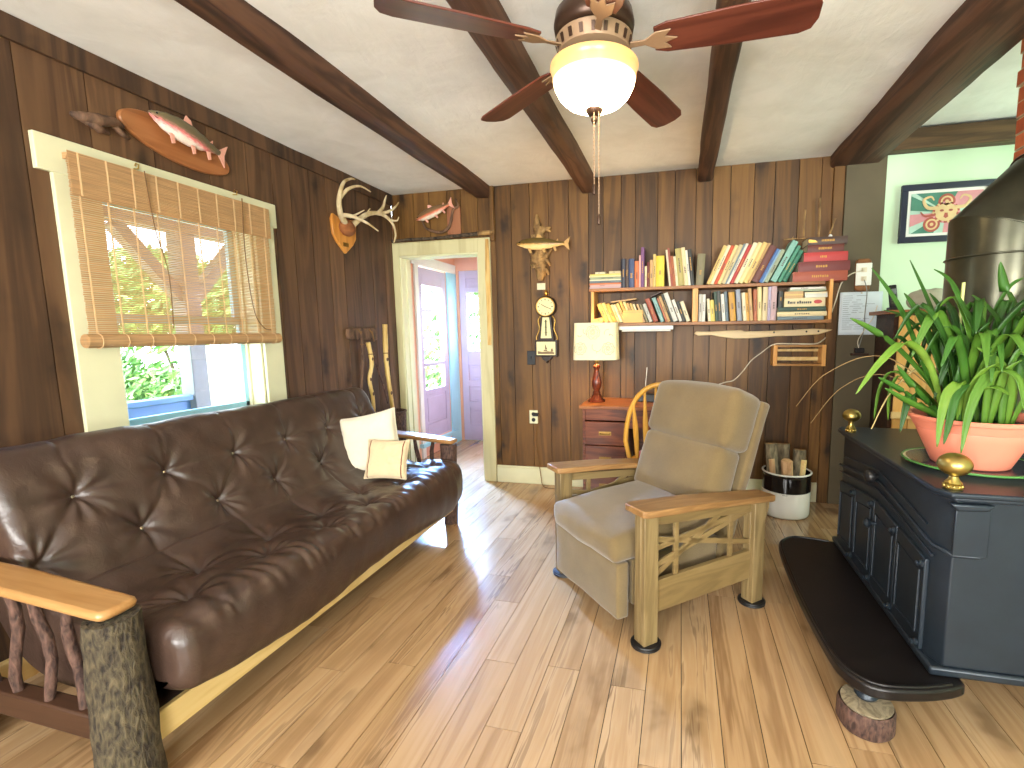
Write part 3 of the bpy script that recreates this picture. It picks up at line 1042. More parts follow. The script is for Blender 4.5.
for s in (-1, 1):
    xo = .35 * s
    for y, nm in ((0.005, 'front_leg'), (.645, 'rear_leg')):
        zt = .573 if y < .3 else .508
        q = MB().box(xo - .033, xo + .033, y - .036, y + .036, .018, zt, 0, R.random())
        q.box(xo - .010, xo + .010, y - .0385, y + .0385, .03, zt - .006, 0, .3)
        q.build(nm, M_oakz, rec, bevel=.003)
    # arm board: slight widening at the front, rounded nose
    out = [(xo - .058, -.062), (xo + .058, -.062), (xo + .072, -.035), (xo + .068, .25), (xo + .058, .70), (xo + .05, .725), (xo - .05, .725), (xo - .058, .70), (xo - .068, .25), (xo - .072, -.035)]
    q = MB().prism(out, .557, .586, rnd=R.random())
    q.v = [(x, y, z + .022 - .075 * (y + .06) / .78 + .008 * math.sin(max(0, min(1, (y + .07) / .78)) * PI)) for x, y, z in q.v]
    armo = q.build('armrest', M_armoak if 'M_armoak' in globals() else M_oak, rec, bevel=.005)
    # corbel under the arm at the rear, panel rail below, upper rail
    q = MB().prism([(.682, .503), (.722, .500), (.720, .46), (.700, .41), (.692, .34), (.682, .32)], xo - .02, xo + .02, 'x')
    q.build('corbel', M_oakz, rec, bevel=.003)
    q = MB().prism([(-.032, .555), (-.075, .555), (-.06, .52), (-.042, .47), (-.032, .42)], xo - .012, xo + .012, 'x') if False else None
    MB().box(xo - .012, xo + .012, .036, .612, .135, .275, 0, R.random()).build('side_rail', M_oaky, rec, bevel=.003)
    MB().box(xo - .012, xo + .012, .036, .612, -.022, .018, 0, R.random(), Matrix.Translation((0, 0, .541)) @ Matrix.Rotation(-.096, 4, 'X')).build('side_rail', M_oaky, rec, bevel=.003)
    q = MB()
    za, zb, ya, yb = .275, .50, .036, .612
    W_ = .024
    for y in (.16, .485):
        q.bar((xo, y, za), (xo, y, .525 - .09 * y), .014, W_, (0, 1, 0), 0, .3)
    dx = .0
    for (p, r_) in (((ya, .455), (yb, .315)), ((ya, .335), (yb, .475)), ((ya, .29), (.42, .492)), ((ya + .0, .41), (yb, .478))):
        q.bar((xo, p[0], p[1]), (xo, r_[0], r_[1]), .012, W_, (0, 1, 0) if abs(r_[0] - p[0]) < .1 else (0, 0, 1), 0, .6)
    q.build('lattice', M_oaky, rec, bevel=.002)
for i, (x, y) in enumerate(((.35, .005), (.35, .645), (-.35, .005), (-.35, .645))):
    P = rec.matrix_basis @ Vector((x, y, 0))
    lab = ['black round caster cup under the recliner leg nearest the camera', 'black round caster cup under the rear leg beside the stove hearth',
           'black round caster cup under the front leg nearest the futon', 'black round caster cup under the rear leg nearest the desk'][i]
    c_ = thing('caster_cup', lab, 'furniture cup', P, group='cups under the recliner')
    MB().lathe([(.056, 0), (.062, .003), (.062, .010), (.056, .018), (.052, .017), (.050, .0175)], n=28).build('cup', M_black, c_, smooth=50)
    MB().lathe([(.058, .0105), (.0635, .011), (.0635, .0135), (.0585, .0145)], n=28).build('rim', M_black, c_, smooth=50)

# ------------------------------------------------------------------ desk, table lamp, chair
dk = thing('writing_desk', 'dark reddish wooden desk with drawers against the plank wall', 'desk', (2.25, 3.62, 0))
MB().box(1.755, 2.80, 3.405, 3.845, .742, .768).build('desk_top', M_desktop, dk, True, bevel=.004)
b = MB()
for x0, x1 in ((1.775, 2.115), (2.44, 2.78)):
    b.box(x0, x0 + .02, 3.43, 3.835, .0, .741).box(x1 - .02, x1, 3.43, 3.835, 0, .741).box(x0, x1, 3.815, 3.835, 0, .741).box(x0, x1, 3.43, 3.835, .03, .06)
    b.box(x0 + .02, x1 - .02, 3.44, 3.46, .655, .741)
b.box(2.115, 2.44, 3.44, 3.46, .60, .741)
b.box(2.115, 2.44, 3.815, 3.835, .2, .741)
b.build('desk_frame', M_mahog, dk, True, bevel=.002)
for x0, x1 in ((1.797, 2.093), (2.462, 2.758)):
    for z0, z1 in ((.475, .648), (.275, .468), (.07, .268)):
        dr = MB().box(x0, x1, 3.418, 3.436, z0, z1).box(x0 + .01, x1 - .01, 3.436, 3.75, z0 + .01, z1 - .02).build('drawer', M_mahog, dk, True, bevel=.003)
        xm, zm = (x0 + x1) / 2, (z0 + z1) / 2
        h = MB().box(xm - .045, xm + .045, 3.412, 3.4175, zm - .012, zm + .016)
        h.tube([(xm - .036, 3.416, zm + .004), (xm - .034, 3.400, zm - .002), (xm + .034, 3.400, zm - .002), (xm + .036, 3.416, zm + .004)], .0045, 8)
        ho = h.build('drawer_pull', M_brassold, None, smooth=50)
        ho.matrix_basis = dk.matrix_basis.inverted()
        ho.parent = dr

tl = thing('table_lamp', 'table lamp with turned wooden base and inked rectangular cream shade', 'lamp', (1.85, 3.62, .768))
b = MB().lathe([(.064, 0), (.066, .008), (.060, .018), (.048, .026), (.043, .038), (.036, .052), (.026, .06), (.030, .072), (.022, .085), (.026, .095), (.036, .12), (.038, .15), (.030, .19),
               (.020, .23), (.018, .25), (.026, .262), (.028, .272), (.020, .285), (.012, .292)], n=32)
b.build('lamp_base', M_lampwood, tl, smooth=40)
b = MB().lathe([(.012, .292), (.016, .296), (.016, .33), (.010, .34)], n=16)
b.tube([(-.045, 0, .34), (-.05, 0, .46), (0, 0, .585), (.05, 0, .46), (.045, 0, .34)], .0018, 6)
b.build('socket', M_brassold, tl, smooth=50)
def rrect(w_, h_, r_, n=6):
    out = []
    for cx_, cy_, a0 in ((w_ / 2 - r_, h_ / 2 - r_, 0), (-w_ / 2 + r_, h_ / 2 - r_, PI / 2), (-w_ / 2 + r_, -h_ / 2 + r_, PI), (w_ / 2 - r_, -h_ / 2 + r_, 1.5 * PI)):
        for i in range(n + 1):
            a = a0 + PI / 2 * i / n
            out.append((cx_ + r_ * math.cos(a), cy_ + r_ * math.sin(a)))
    return out
b = MB()
o1, o2 = rrect(.315, .20, .035), rrect(.330, .215, .035)
i1, i2 = rrect(.311, .196, .034), rrect(.326, .211, .034)
n = len(o1)
vs = [(x, y, .60) for x, y in o1] + [(x, y, .325) for x, y in o2] + [(x, y, .60) for x, y in i1] + [(x, y, .325) for x, y in i2]
fs = []
for i in range(n):
    j = (i + 1) % n
    fs += [(i, j, n + j, n + i), (2 * n + i, 3 * n + i, 3 * n + j, 2 * n + j), (i, 2 * n + i, 2 * n + j, j), (n + i, n + j, 3 * n + j, 3 * n + i)]
b.add(vs, fs)
b.build('lamp_shade', M_shade, tl, smooth=50)
b = MB()
def ink_ring(cx_, cz_, r_, ph=0, lob=0, turns=1.0, amp=0.1):
    pts = []
    for i in range(41):
        a = 2 * PI * i / 40 * turns + ph
        rr_ = r_ * (1 + (amp * math.sin(lob * a) if lob else 0)) * (1 - (.8 * i / 40 if turns > 1 else 0))
        z = cz_ + rr_ * math.sin(a)
        yy = -(.1075 + (-.0075) * (z - .325) / .275) - .0008
        pts.append((cx_ + rr_ * math.cos(a), yy, z))
    b.tube(pts, .0011, 4, cap=False)
for cx_, cz_, r_ in ((-.01, .53, .05), (-.105, .41, .044), (.105, .41, .044)):
    ink_ring(cx_, cz_, r_, 0, 9, 1, .07)
    ink_ring(cx_, cz_, r_ * .72, .4, 7, 1, .14)
    ink_ring(cx_, cz_, r_ * .46, .9, 0, 2.2)
for cx_, cz_, dx, dz in ((-.09, .55, .03, -.03), (.10, .55, -.03, -.035), (-.02, .44, .025, -.045), (.01, .375, .03, .03), (-.13, .50, .03, .01), (.13, .50, -.02, .02)):
    pts = []
    for i in range(13):
        t = i / 12
        z = cz_ + dz * t + .008 * math.sin(t * 6.3)
        pts.append((cx_ + dx * t + .008 * math.cos(t * 6), -(.1075 - .0075 * (z - .325) / .275) - .0008, z))
    b.tube(pts, .0011, 4, cap=False)
b.build('ink_drawing', M_ink, tl, smooth=60)
MB().ball((0, 0, .44), .03, .03, .04).build('bulb', M_bulb, tl)
lamp('table_lamp_light', 'POINT', (1.85, 3.62, 1.22), 20, (1, .62, .26), shadow_soft_size=.05)

wc = thing('windsor_chair', 'golden bow-back wooden chair tucked behind the recliner at the desk', 'chair', (2.36, 3.18, 0))
bow = []
for i in range(25):
    a = PI * i / 24
    bow.append((2.36 - .225 * math.cos(a) * (1 if math.sin(a) > .01 else .86), 2.985 + .05 * (1 - math.sin(a)) * 1.0, .455 + .52 * math.sin(a) ** .62))
bow[0] = (2.36 - .185, 3.035, .44); bow[-1] = (2.36 + .185, 3.035, .44)
MB().tube(bow, .0155, 10).build('bow', M_golden, wc, True, smooth=60)
for i in range(6):
    x = 2.36 + (i - 2.5) * .058
    xt = 2.36 + (i - 2.5) * .068
    zt = .455 + .52 * max(0, 1 - ((xt - 2.36) / .225) ** 2) ** .31
    MB().tube(spline([(x, 3.04, .44), ((x + xt) / 2, 3.012, .68), (xt, 2.99, zt - .005)], 9), [.008, .010, .013, .016, .017, .015, .011, .008, .007], 8, flat=.6, up=(0, 1, 0)).build('spindle', M_golden, wc, True, smooth=60)
b = MB().prism([(2.36 + .21 * math.cos(a) * (1.05 if math.sin(a) > 0 else .95), 3.20 + .2 * math.sin(a)) for a in [2 * PI * i / 28 for i in range(28)]], .41, .445)
b.build('seat', M_golden, wc, True, bevel=.01)
for sx in (-1, 1):
    for sy in (-1, 1):
        MB().tube([(2.36 + sx * .20, 3.20 + sy * .19, 0), (2.36 + sx * .165, 3.20 + sy * .155, .22), (2.36 + sx * .13, 3.20 + sy * .12, .41)], [.012, .019, .013], 10).build('leg', M_golden, wc, True, smooth=60)
MB().tube([(2.18, 3.20, .2), (2.54, 3.20, .2)], .011, 8).build('stretcher', M_golden, wc, True, smooth=60)
pillow_seat = thing('seat_pad', 'red cushion lying on the golden bow-back chair', 'cushion', (2.36, 3.22, .446))
b = MB()
b.lathe([(.10, 0), (.16, .006), (.172, .02), (.16, .036), (.08, .044), (.01, .043)], n=28)
b.build('pad', fabric('red_cloth', rgb(150, 28, 30), .8), pillow_seat, smooth=70)
for k in range(8):
    a = 2 * PI * k / 8
    MB().ball((.09 * math.cos(a), .09 * math.sin(a), .043), .007, .007, .004, 8, 6).build('tuft_button', M_stripe, pillow_seat)
rd = thing('desk_radio', 'small black radio with a thin aerial on the desk behind the bow-back chair', 'radio', (2.27, 3.68, .768))
MB().box(-.11, .11, -.03, .03, 0, .06).build('case', M_black, rd, bevel=.006)
MB().tube([(-.06, .02, .055), (-.045, .02, .26)], .0025, 6).build('aerial', M_button, rd)
MB().lathe([(.02, 0), (.02, .003), (.014, .004)], n=16, mat=Matrix.Translation((.06, -.0302, .03)) @ Matrix.Rotation(PI / 2, 4, 'X')).build('dial', M_button, rd)
# ------------------------------------------------------------------ bamboo blind
def bamboo(name, col, rough=.6, trans=.3):
    q = Mat(name)
    q.set(Roughness=rough, **{'Specular IOR Level': .25})
    tc = q.n('ShaderNodeTexCoord')
    mp = q.n('ShaderNodeMapping')
    mp.inputs['Scale'].default_value = (1, 1.5, 60)
    q.l(tc.outputs['Object'], mp.inputs['Vector'])
    nz = q.n('ShaderNodeTexNoise', i_Scale=4.0, i_Detail=3.0)
    q.l(mp.outputs[0], nz.inputs['Vector'])
    c = Vector(col[:3])
    o = q.ramp(nz.outputs[0], [(.3, (*(c * .78), 1)), (.7, (*(c * 1.15), 1))])
    q.l(o, q.p.inputs['Base Color'])
    tr = q.n('ShaderNodeBsdfTranslucent')
    q.l(o, tr.inputs['Color'])
    mx = q.n('ShaderNodeMixShader')
    mx.inputs[0].default_value = trans
    q.l(q.p.outputs[0], mx.inputs[1])
    q.l(tr.outputs[0], mx.inputs[2])
    q.l(mx.outputs[0], q.out.inputs[0])
    return q.m
M_bamboo = bamboo('bamboo_slat', rgb(208, 168, 120), .6, .35)
M_stitch = plain('blind_stitch', rgb(216, 180, 132), .7)
M_cordbrown = plain('brown_cord', rgb(112, 80, 44), .8)
M_cordwhite = plain('white_cord', rgb(214, 204, 182), .6)
bl = thing('bamboo_blind', 'rolled bamboo blind half lowered over the cream window', 'blind', (.06, 1.95, 2.05))
BY0, BY1 = 1.500, 2.465
BCX = .062
rr = random.Random(12)
b = MB()
z = 2.03
while z > 1.31:
    h = rr.uniform(.0052, .0066)
    b.box(BCX - .0012, BCX + .0012, BY0 + rr.uniform(-.002, .002), BY1 + rr.uniform(-.002, .002), z - h, z, 0, rr.random())
    z -= h + rr.uniform(.0016, .0030)
b.build('slat_panel', M_bamboo, bl, True, smooth=0, fix=False)
b = MB()
z = 2.045
while z > 1.88:
    h = rr.uniform(.005, .0066)
    b.box(BCX + .014, BCX + .0165, BY0 - .004, BY1 + .004, z - h, z, 0, rr.random())
    z -= h + .0009
b.build('valance', M_bamboo, bl, True, smooth=0, fix=False)
b = MB()
for i in range(10):
    y = BY0 + .03 + i * (BY1 - BY0 - .06) / 9
    b.box(BCX + .0014, BCX + .0024, y - .0032, y + .0032, 1.31, 2.03)
    b.box(BCX + .0168, BCX + .0178, y - .0032, y + .0032, 1.875, 2.045)
b.build('stitching', M_stitch, bl, True, smooth=0)
MB().box(.0245, BCX - .002, BY0 + .01, BY1 - .01, 2.02, 2.045).build('head_rail', M_bamboo, bl, True, bevel=.002)
b = MB()
spiral = []
for i in range(70):
    a = i / 69 * 2 * PI * 3.2
    r_ = .010 + .021 * i / 69
    spiral.append((BCX + r_ * math.cos(a), 1.285 + r_ * math.sin(a)))
n = len(spiral)
vs = [(x, BY0 - .018, z) for x, z in spiral] + [(x, BY1 + .012, z) for x, z in spiral]
b.add(vs, [(i, i + 1, n + i + 1, n + i) for i in range(n - 1)])
b.tube([(BCX, BY0 - .016, 1.285), (BCX, BY1 + .010, 1.285)], .0290, 20)
b.build('bottom_roll', M_bamboo, bl, True, smooth=50)
b = MB()
for i in range(10):
    y = BY0 + .03 + i * (BY1 - BY0 - .06) / 9
    pts = [(BCX + .0322 * math.cos(a), y, 1.285 + .0322 * math.sin(a)) for a in [2 * PI * k / 16 for k in range(17)]]
    MB().tube(pts, .0014, 6, cap=False).build('roll_stitching', M_stitch, bl, True, smooth=50)
for y, zz in ((1.78, 2.075), (2.285, 2.095)):
    MB().tube([(.025, y, zz - .01), (.05, y, zz - .012), (.055, y, zz + .006), (.04, y, zz + .012), (.032, y, zz + .002)], .003, 6).build('hook', M_brass, bl, True, smooth=60)
MB().tube(spline([(.084, 2.285, 2.06), (.083, 2.275, 1.75), (.083, 2.30, 1.45), (.084, 2.355, 1.35), (.09, 2.40, 1.335)], 20), .0028, 6).build('pull_cord', M_cordbrown, bl, True)
MB().tube(spline([(.084, 1.78, 2.05), (.083, 1.80, 1.8), (.083, 1.84, 1.6), (.083, 1.835, 1.34)], 14), .0022, 6).build('pull_cord', M_cordbrown, bl, True)

# ------------------------------------------------------------------ mounted fish and other trophies
def fishmat(name, back, side, belly, blush=None, spots=True):
    q = Mat(name)
    q.set(Roughness=.32, **{'Specular IOR Level': .5})
    tc = q.n('ShaderNodeTexCoord')
    sp = q.n('ShaderNodeSeparateXYZ')
    q.l(tc.outputs['Generated'], sp.inputs[0])
    nz = q.n('ShaderNodeTexNoise', i_Scale=14.0)
    q.l(tc.outputs['Generated'], nz.inputs['Vector'])
    f = q.math('ADD', sp.outputs[2], q.math('MULTIPLY', q.math('SUBTRACT', nz.outputs[0], .5), .25))
    stops = [(.20, belly), (.34, blush or side), (.44, side), (.54, back)]
    col = q.ramp(f, stops)
    if spots:
        vo = q.n('ShaderNodeTexVoronoi', i_Scale=26.0)
        q.l(tc.outputs['Generated'], vo.inputs['Vector'])
        k = q.ramp(vo.outputs['Distance'], [(.12, (1, 1, 1, 1)), (.22, (0, 0, 0, 1))])
        col = q.mix(q.math('MULTIPLY', k, .5), col, tuple(c * .45 for c in back[:3]) + (1,))
    q.l(col, q.p.inputs['Base Color'])
    return q.m
M_troutA = fishmat('brook_trout_skin', rgb(104, 92, 64), rgb(150, 112, 92), rgb(232, 214, 200), rgb(226, 120, 120))
M_troutB = fishmat('red_trout_skin', rgb(120, 92, 62), rgb(190, 112, 76), rgb(226, 208, 186), rgb(212, 112, 82))
M_troutC = fishmat('golden_trout_skin', rgb(96, 78, 36), rgb(190, 142, 70), rgb(232, 200, 140), rgb(226, 186, 120))
M_finpink = plain('pink_fin', rgb(222, 160, 140), .4)
M_fingold = plain('tan_fin', rgb(186, 146, 82), .4)
M_eye = plain('glass_eye', rgb(20, 16, 10), .1)
M_plaque = wood('orange_plaque_wood', rgb(104, 62, 32), rgb(150, 94, 54), rgb(176, 118, 72), 'y', rough=.35, ring=2, fine=40, vary=.1, bump=.03, contrast=.6)
M_shield = wood('shield_wood', rgb(150, 88, 32), rgb(206, 138, 62), rgb(224, 164, 90), 'z', rough=.35, ring=2, fine=40, vary=.1, bump=.03, contrast=.5)
M_drift = bark('driftwood', rgb(92, 66, 36), rgb(196, 156, 98), 16, .6)
M_driftdark = bark('dark_driftwood', rgb(60, 42, 30), rgb(150, 112, 84), 14, .6)

def fish(parent, fr, L, Hh, T_, skin, finm, bend=0.0, mouth=.35):
    """fr: frame whose x runs head to tail, z is up the body, y points out of the wall"""
    def cl(t):
        return Vector((t * L, bend * math.sin(PI * t) * .35, bend * (t - .15) ** 2))
    prof = [(0, .10), (.04, .30), (.10, .52), (.20, .80), (.35, 1.0), (.5, .97), (.65, .78), (.8, .48), (.9, .30), (.96, .26)]
    n = 34
    q = MB()
    m_ = 18
    vs, fs = [], []
    for i in range(n):
        t = .96 * i / (n - 1)
        k = next(j for j in range(len(prof) - 1) if prof[j + 1][0] >= t - 1e-9)
        (t0, a0), (t1, a1) = prof[k], prof[k + 1]
        u = (t - t0) / (t1 - t0)
        u = u * u * (3 - 2 * u)
        a = a0 + (a1 - a0) * u
        c = cl(t)
        for j in range(m_):
            th = 2 * PI * j / m_
            vs.append(c + Vector((0, math.cos(th) * T_ / 2 * a ** .9, math.sin(th) * Hh / 2 * a)))
    for i in range(n - 1):
        for j in range(m_):
            a, b_ = i * m_ + j, i * m_ + (j + 1) % m_
            fs.append((a, b_, b_ + m_, a + m_))
    fs.append(tuple(range(m_ - 1, -1, -1)))
    fs.append(tuple(range((n - 1) * m_, n * m_)))
    q.add(vs, fs)
    body = q.build('body', skin, smooth=60)
    body.matrix_basis = parent.matrix_basis.inverted() @ fr
    body.parent = parent
    def sub(name, mb, mt):
        o = mb.build(name, mt, smooth=50)
        o.parent = body
        return o
    def fin(name, poly, y=0, th=.006):
        mb = MB().prism([(p[0], p[1]) for p in poly], -th / 2 + y, th / 2 + y, 'y')
        return sub(name, mb, finm)
    e = cl(.95)
    fin('tail_fin', [(e.x, e.z - Hh * .14), (e.x + L * .05, e.z - Hh * .32), (e.x + L * .115, e.z - Hh * .55), (e.x + L * .085, e.z), (e.x + L * .115, e.z + Hh * .55), (e.x + L * .05, e.z + Hh * .32), (e.x, e.z + Hh * .14)], e.y)
    c = cl(.45)
    fin('dorsal_fin', [(c.x - L * .05, c.z + Hh * .42), (c.x - L * .03, c.z + Hh * .78), (c.x + L * .04, c.z + Hh * .68), (c.x + L * .09, c.z + Hh * .38)], c.y)
    c = cl(.8)
    fin('adipose_fin', [(c.x - L * .01, c.z + Hh * .22), (c.x + L * .03, c.z + Hh * .40), (c.x + L * .035, c.z + Hh * .2)], c.y)
    for t, nm, s_ in ((.24, 'pectoral_fin', 1.0), (.52, 'pelvic_fin', .9), (.74, 'anal_fin', .9)):
        c = cl(t)
        d_ = -.42 if t < .6 else -.30
        fin(nm, [(c.x, c.z + Hh * d_), (c.x + L * .05 * s_, c.z + Hh * (d_ - .38 * s_)), (c.x + L * .085 * s_, c.z + Hh * (d_ - .30 * s_)), (c.x + L * .05, c.z + Hh * (d_ + .05))], c.y + T_ * .18)
    c = cl(.075)
    sub('eye', MB().ball((c.x, c.y + T_ * .17, c.z + Hh * .08), .007 * L / .4, .004, .007 * L / .4, 12, 8), M_eye)
    c0, c1 = cl(.0), cl(.085)
    sub('mouth', MB().tube([(c0.x - .001, c0.y + T_ * .05, c0.z - Hh * .02), (c1.x * .6, c0.y + T_ * .16, c0.z - Hh * .07), (c1.x, c1.y + T_ * .22, c1.z - Hh * .12)], .0018, 6), M_eye)
    return body

t = thing('mounted_trout', 'pink bellied trout on a tilted oval wooden plaque above the window', 'fish trophy', (.0, 2.01, 2.25))
b = MB()
pc, pa = Vector((2.014, 2.252)), math.atan2(2.213 - 2.285, 2.276 - 1.751)
out = []
for i in range(48):
    a = 2 * PI * i / 48
    e = Vector((math.cos(a) * .272, math.sin(a) * .092))
    out.append((pc.x + e.x * math.cos(pa) - e.y * math.sin(pa), pc.y + e.x * math.sin(pa) + e.y * math.cos(pa)))
MB().prism(out, .0005, .024, 'x').build('plaque', M_plaque, t, True, bevel=.006)
hx = Vector((0, 2.225 - 1.845, 2.240 - 2.335)).normalized()
zz = Vector((1, 0, 0)).cross(hx) * -1
if zz.z < 0: zz = -zz
fr = Matrix((hx, Vector((1, 0, 0)), zz)).transposed().to_4x4()
fr.translation = (.062, 1.845, 2.335)
fish(t, fr, .365, .112, .065, M_troutA, M_finpink, .03)

t = thing('driftwood_piece', 'gnarled dark driftwood on the planks left of the trout plaque', 'driftwood', (0, 1.66, 2.21))
b = MB()
b.tube(spline([(.02, 1.56, 2.215), (.035, 1.60, 2.212), (.045, 1.66, 2.222), (.04, 1.71, 2.236), (.02, 1.755, 2.236)], 24), lerp_list([.008, .02, .026, .022, .018, .01], 24), 10, jit=.12, seed=3)
b.tube(spline([(.03, 1.60, 2.205), (.045, 1.64, 2.185), (.03, 1.69, 2.180)], 12), lerp_list([.014, .018, .005], 12), 8, jit=.15, seed=5)
b.build('branch', M_driftdark, t, True, smooth=60)
MB().tube(spline([(.03, 1.70, 2.235), (.035, 1.74, 2.20), (.02, 1.78, 2.195)], 12), lerp_list([.013, .012, .004], 12), 8, jit=.15, seed=6).build('knot', M_driftdark, t, True, smooth=60)

# antlers
t = thing('antler_mount', 'pair of pale deer antlers on a pointed wooden shield', 'antlers', (0, 3.21, 2.05))
cy, out = 3.215, []
for dy, z in ((-.135, 2.135), (-.115, 2.175), (-.05, 2.155), (0, 2.185), (.05, 2.155), (.115, 2.175), (.135, 2.135), (.125, 2.03), (.09, 1.98), (0, 1.905), (-.09, 1.98), (-.125, 2.03)):
    out.append((cy + dy, z))
MB().prism(out, .0005, .022, 'x').build('shield', M_shield, t, True, bevel=.005)
MB().box(.0215, .025, cy - .03, cy + .03, 1.955, 1.985).build('name_plate', M_brassold, t, True)
MB().ball((.045, cy, 2.09), .045, .075, .06, 18, 12).build('skull_cap', plain('brown_hide', rgb(140, 84, 44), .9, 0, .3, 30, .4), t, True)
M_antler = bark('antler_bone', rgb(176, 148, 96), rgb(238, 224, 190), 10, .15)
def tine(q, pts, r0, r1, n=20, sd=0):
    q.tube(spline(pts, n), [r0 + (r1 - r0) * (i / (n - 1)) ** 1.2 for i in range(n)], 10, seed=sd, jit=.04)
q = MB()
tine(q, [(.06, 3.17, 2.12), (.10, 3.08, 2.15), (.13, 3.03, 2.22), (.15, 3.03, 2.30), (.13, 3.10, 2.38), (.11, 3.20, 2.43), (.10, 3.26, 2.445)], .021, .005, 30)
tine(q, [(.13, 3.03, 2.24), (.17, 3.08, 2.32), (.19, 3.19, 2.37), (.20, 3.30, 2.36)], .014, .004)
tine(q, [(.10, 3.08, 2.15), (.15, 3.14, 2.15), (.20, 3.24, 2.12), (.24, 3.31, 2.075)], .017, .004)
tine(q, [(.13, 3.14, 2.145), (.16, 3.19, 2.18), (.18, 3.24, 2.215)], .009, .003)
q.build('antler', M_antler, t, True, smooth=70)
q = MB()
tine(q, [(.06, 3.26, 2.12), (.10, 3.34, 2.20), (.12, 3.44, 2.245), (.14, 3.55, 2.25), (.16, 3.63, 2.20), (.17, 3.65, 2.12), (.17, 3.62, 2.05)], .021, .005, 30)
tine(q, [(.13, 3.48, 2.25), (.13, 3.55, 2.31), (.12, 3.60, 2.38), (.12, 3.625, 2.425)], .015, .004)
tine(q, [(.13, 3.52, 2.26), (.15, 3.62, 2.30), (.16, 3.70, 2.36), (.16, 3.735, 2.395)], .013, .004)
tine(q, [(.15, 3.60, 2.225), (.18, 3.66, 2.23), (.19, 3.68, 2.265)], .010, .003)
tine(q, [(.10, 3.36, 2.20), (.12, 3.37, 2.24), (.13, 3.385, 2.265)], .008, .003)
q.build('antler', M_antler, t, True, smooth=70)

# trout over the door with a vine loop and square board
t = thing('mounted_trout', 'small red trout with a looped vine and reddish board above the doorway', 'fish trophy', (.45, D, 2.24))
MB().box(.535, .655, D - .018, D - .0005, 2.135, 2.36).build('board', wood('reddish_board', rgb(110, 66, 44), rgb(150, 96, 66), rgb(172, 118, 84), 'z', vary=.1, contrast=.5), t, True, bevel=.003)
hx = Vector((.60 - .265, 0, 2.385 - 2.275)).normalized()
zz = Vector((-hx.z, 0, hx.x))
fr = Matrix((hx, Vector((0, -1, 0)), zz)).transposed().to_4x4()
fr.translation = (.265, D - .06, 2.265)
fish(t, fr, .345, .088, .05, M_troutB, M_finpink, .0)
MB().tube(spline([(.30, D - .02, 2.27), (.34, D - .03, 2.20), (.42, D - .035, 2.165), (.49, D - .035, 2.155), (.55, D - .035, 2.185), (.575, D - .03, 2.24), (.60, D - .03, 2.33), (.645, D - .025, 2.36), (.62, D - .02, 2.42)], 50), lerp_list([.006, .011, .013, .013, .012, .01, .006], 50), 8, jit=.1).build('vine', M_driftdark, t, True, smooth=60)
t = thing('branch', 'thin barked branch lying along the top of the doorway casing', 'branch', (.48, D - .02, 2.10))
MB().tube(spline([(.005, D - .030, 2.108), (.2, D - .032, 2.111), (.45, D - .034, 2.110), (.7, D - .036, 2.119), (.84, D - .036, 2.124)], 40), lerp_list([.011, .013, .012, .015, .018], 40), 9, jit=.12).build('stick', bark('dark_bark', rgb(36, 28, 20), rgb(110, 92, 70), 30, .8), t, True, smooth=60)
MB().tube([(.82, D - .036, 2.124), (.965, D - .038, 2.128)], [.019, .017], 10).build('bare_end', M_drift, t, True, smooth=60)
t = thing('wood_strip', 'bare yellowish wood strip on the right side of the doorway casing', 'wood strip', (.89, D - .03, 1.2))
b = MB().prism([(.872, 1.20), (.905, 1.20), (.915, 1.6), (.906, 2.078), (.878, 2.078), (.868, 1.75), (.874, 1.45)], D - .034, D - .0225, 'y')
b.build('strip', wood('stripped_wood', rgb(160, 116, 56), rgb(206, 166, 96), rgb(226, 196, 134), 'z', ring=3, vary=.1, bump=.2), t, True, bevel=.004)

# walking sticks hung from a wooden plaque
t = thing('stick_hanger', 'short weathered board with leather thongs on the wall behind the futon', 'hanger', (0, 3.34, 1.31))
b = MB()
out = [(3.17, 1.30), (3.175, 1.345), (3.25, 1.355), (3.40, 1.352), (3.51, 1.358), (3.525, 1.30), (3.515, 1.255), (3.40, 1.262), (3.28, 1.258), (3.18, 1.27)]
MB().prism(out, .0005, .034, 'x').build('board', M_driftdark, t, True, bevel=.006)
for y in (3.29, 3.43):
    MB().tube(spline([(.038, y - .02, 1.345), (.05, y, 1.31), (.052, y + .01, 1.27), (.04, y + .03, 1.25), (.038, y + .02, 1.33)], 20), .006, 8).build('thong', M_cordbrown, t, True, smooth=60)
def stick(name, label, pts, r, mt, seed, sub=True):
    t = thing(name, label, 'walking stick', pts[-1])
    P = spline(pts, 40)
    MB().tube(P, [r * (1 + .14 * noise.noise(Vector((i * .35, seed, 0)))) * (1.06 - .25 * i / 39) for i in range(40)], 10, jit=.06, seed=seed).build('shaft', mt, t, True, smooth=60)
    for i in (8, 19, 27):
        MB().ball(P[i] + Vector((r * .85, -r * .2, 0)), r * .35, r * .6, r * .9, 10, 8).build('knot', M_driftdark, t, True)
    ring = [P[6] + Vector((math.cos(a) * r * 1.12, math.sin(a) * r * 1.12, 0)) for a in [2 * PI * i / 12 for i in range(13)]]
    MB().tube(ring, .004, 6, cap=False).build('thong', M_cordbrown, t, True)
    return t
M_stick = wood('peeled_stick', rgb(160, 120, 54), rgb(212, 178, 104), rgb(232, 206, 146), 'z', ring=2, vary=.1, bump=.05, contrast=.6)
stick('walking_stick', 'shorter peeled walking stick hung left on the weathered board', [(.075, 3.335, 1.24), (.075, 3.365, 1.08), (.06, 3.345, .94), (.06, 3.375, .79), (.05, 3.385, .60)], .0165, M_stick, 1)
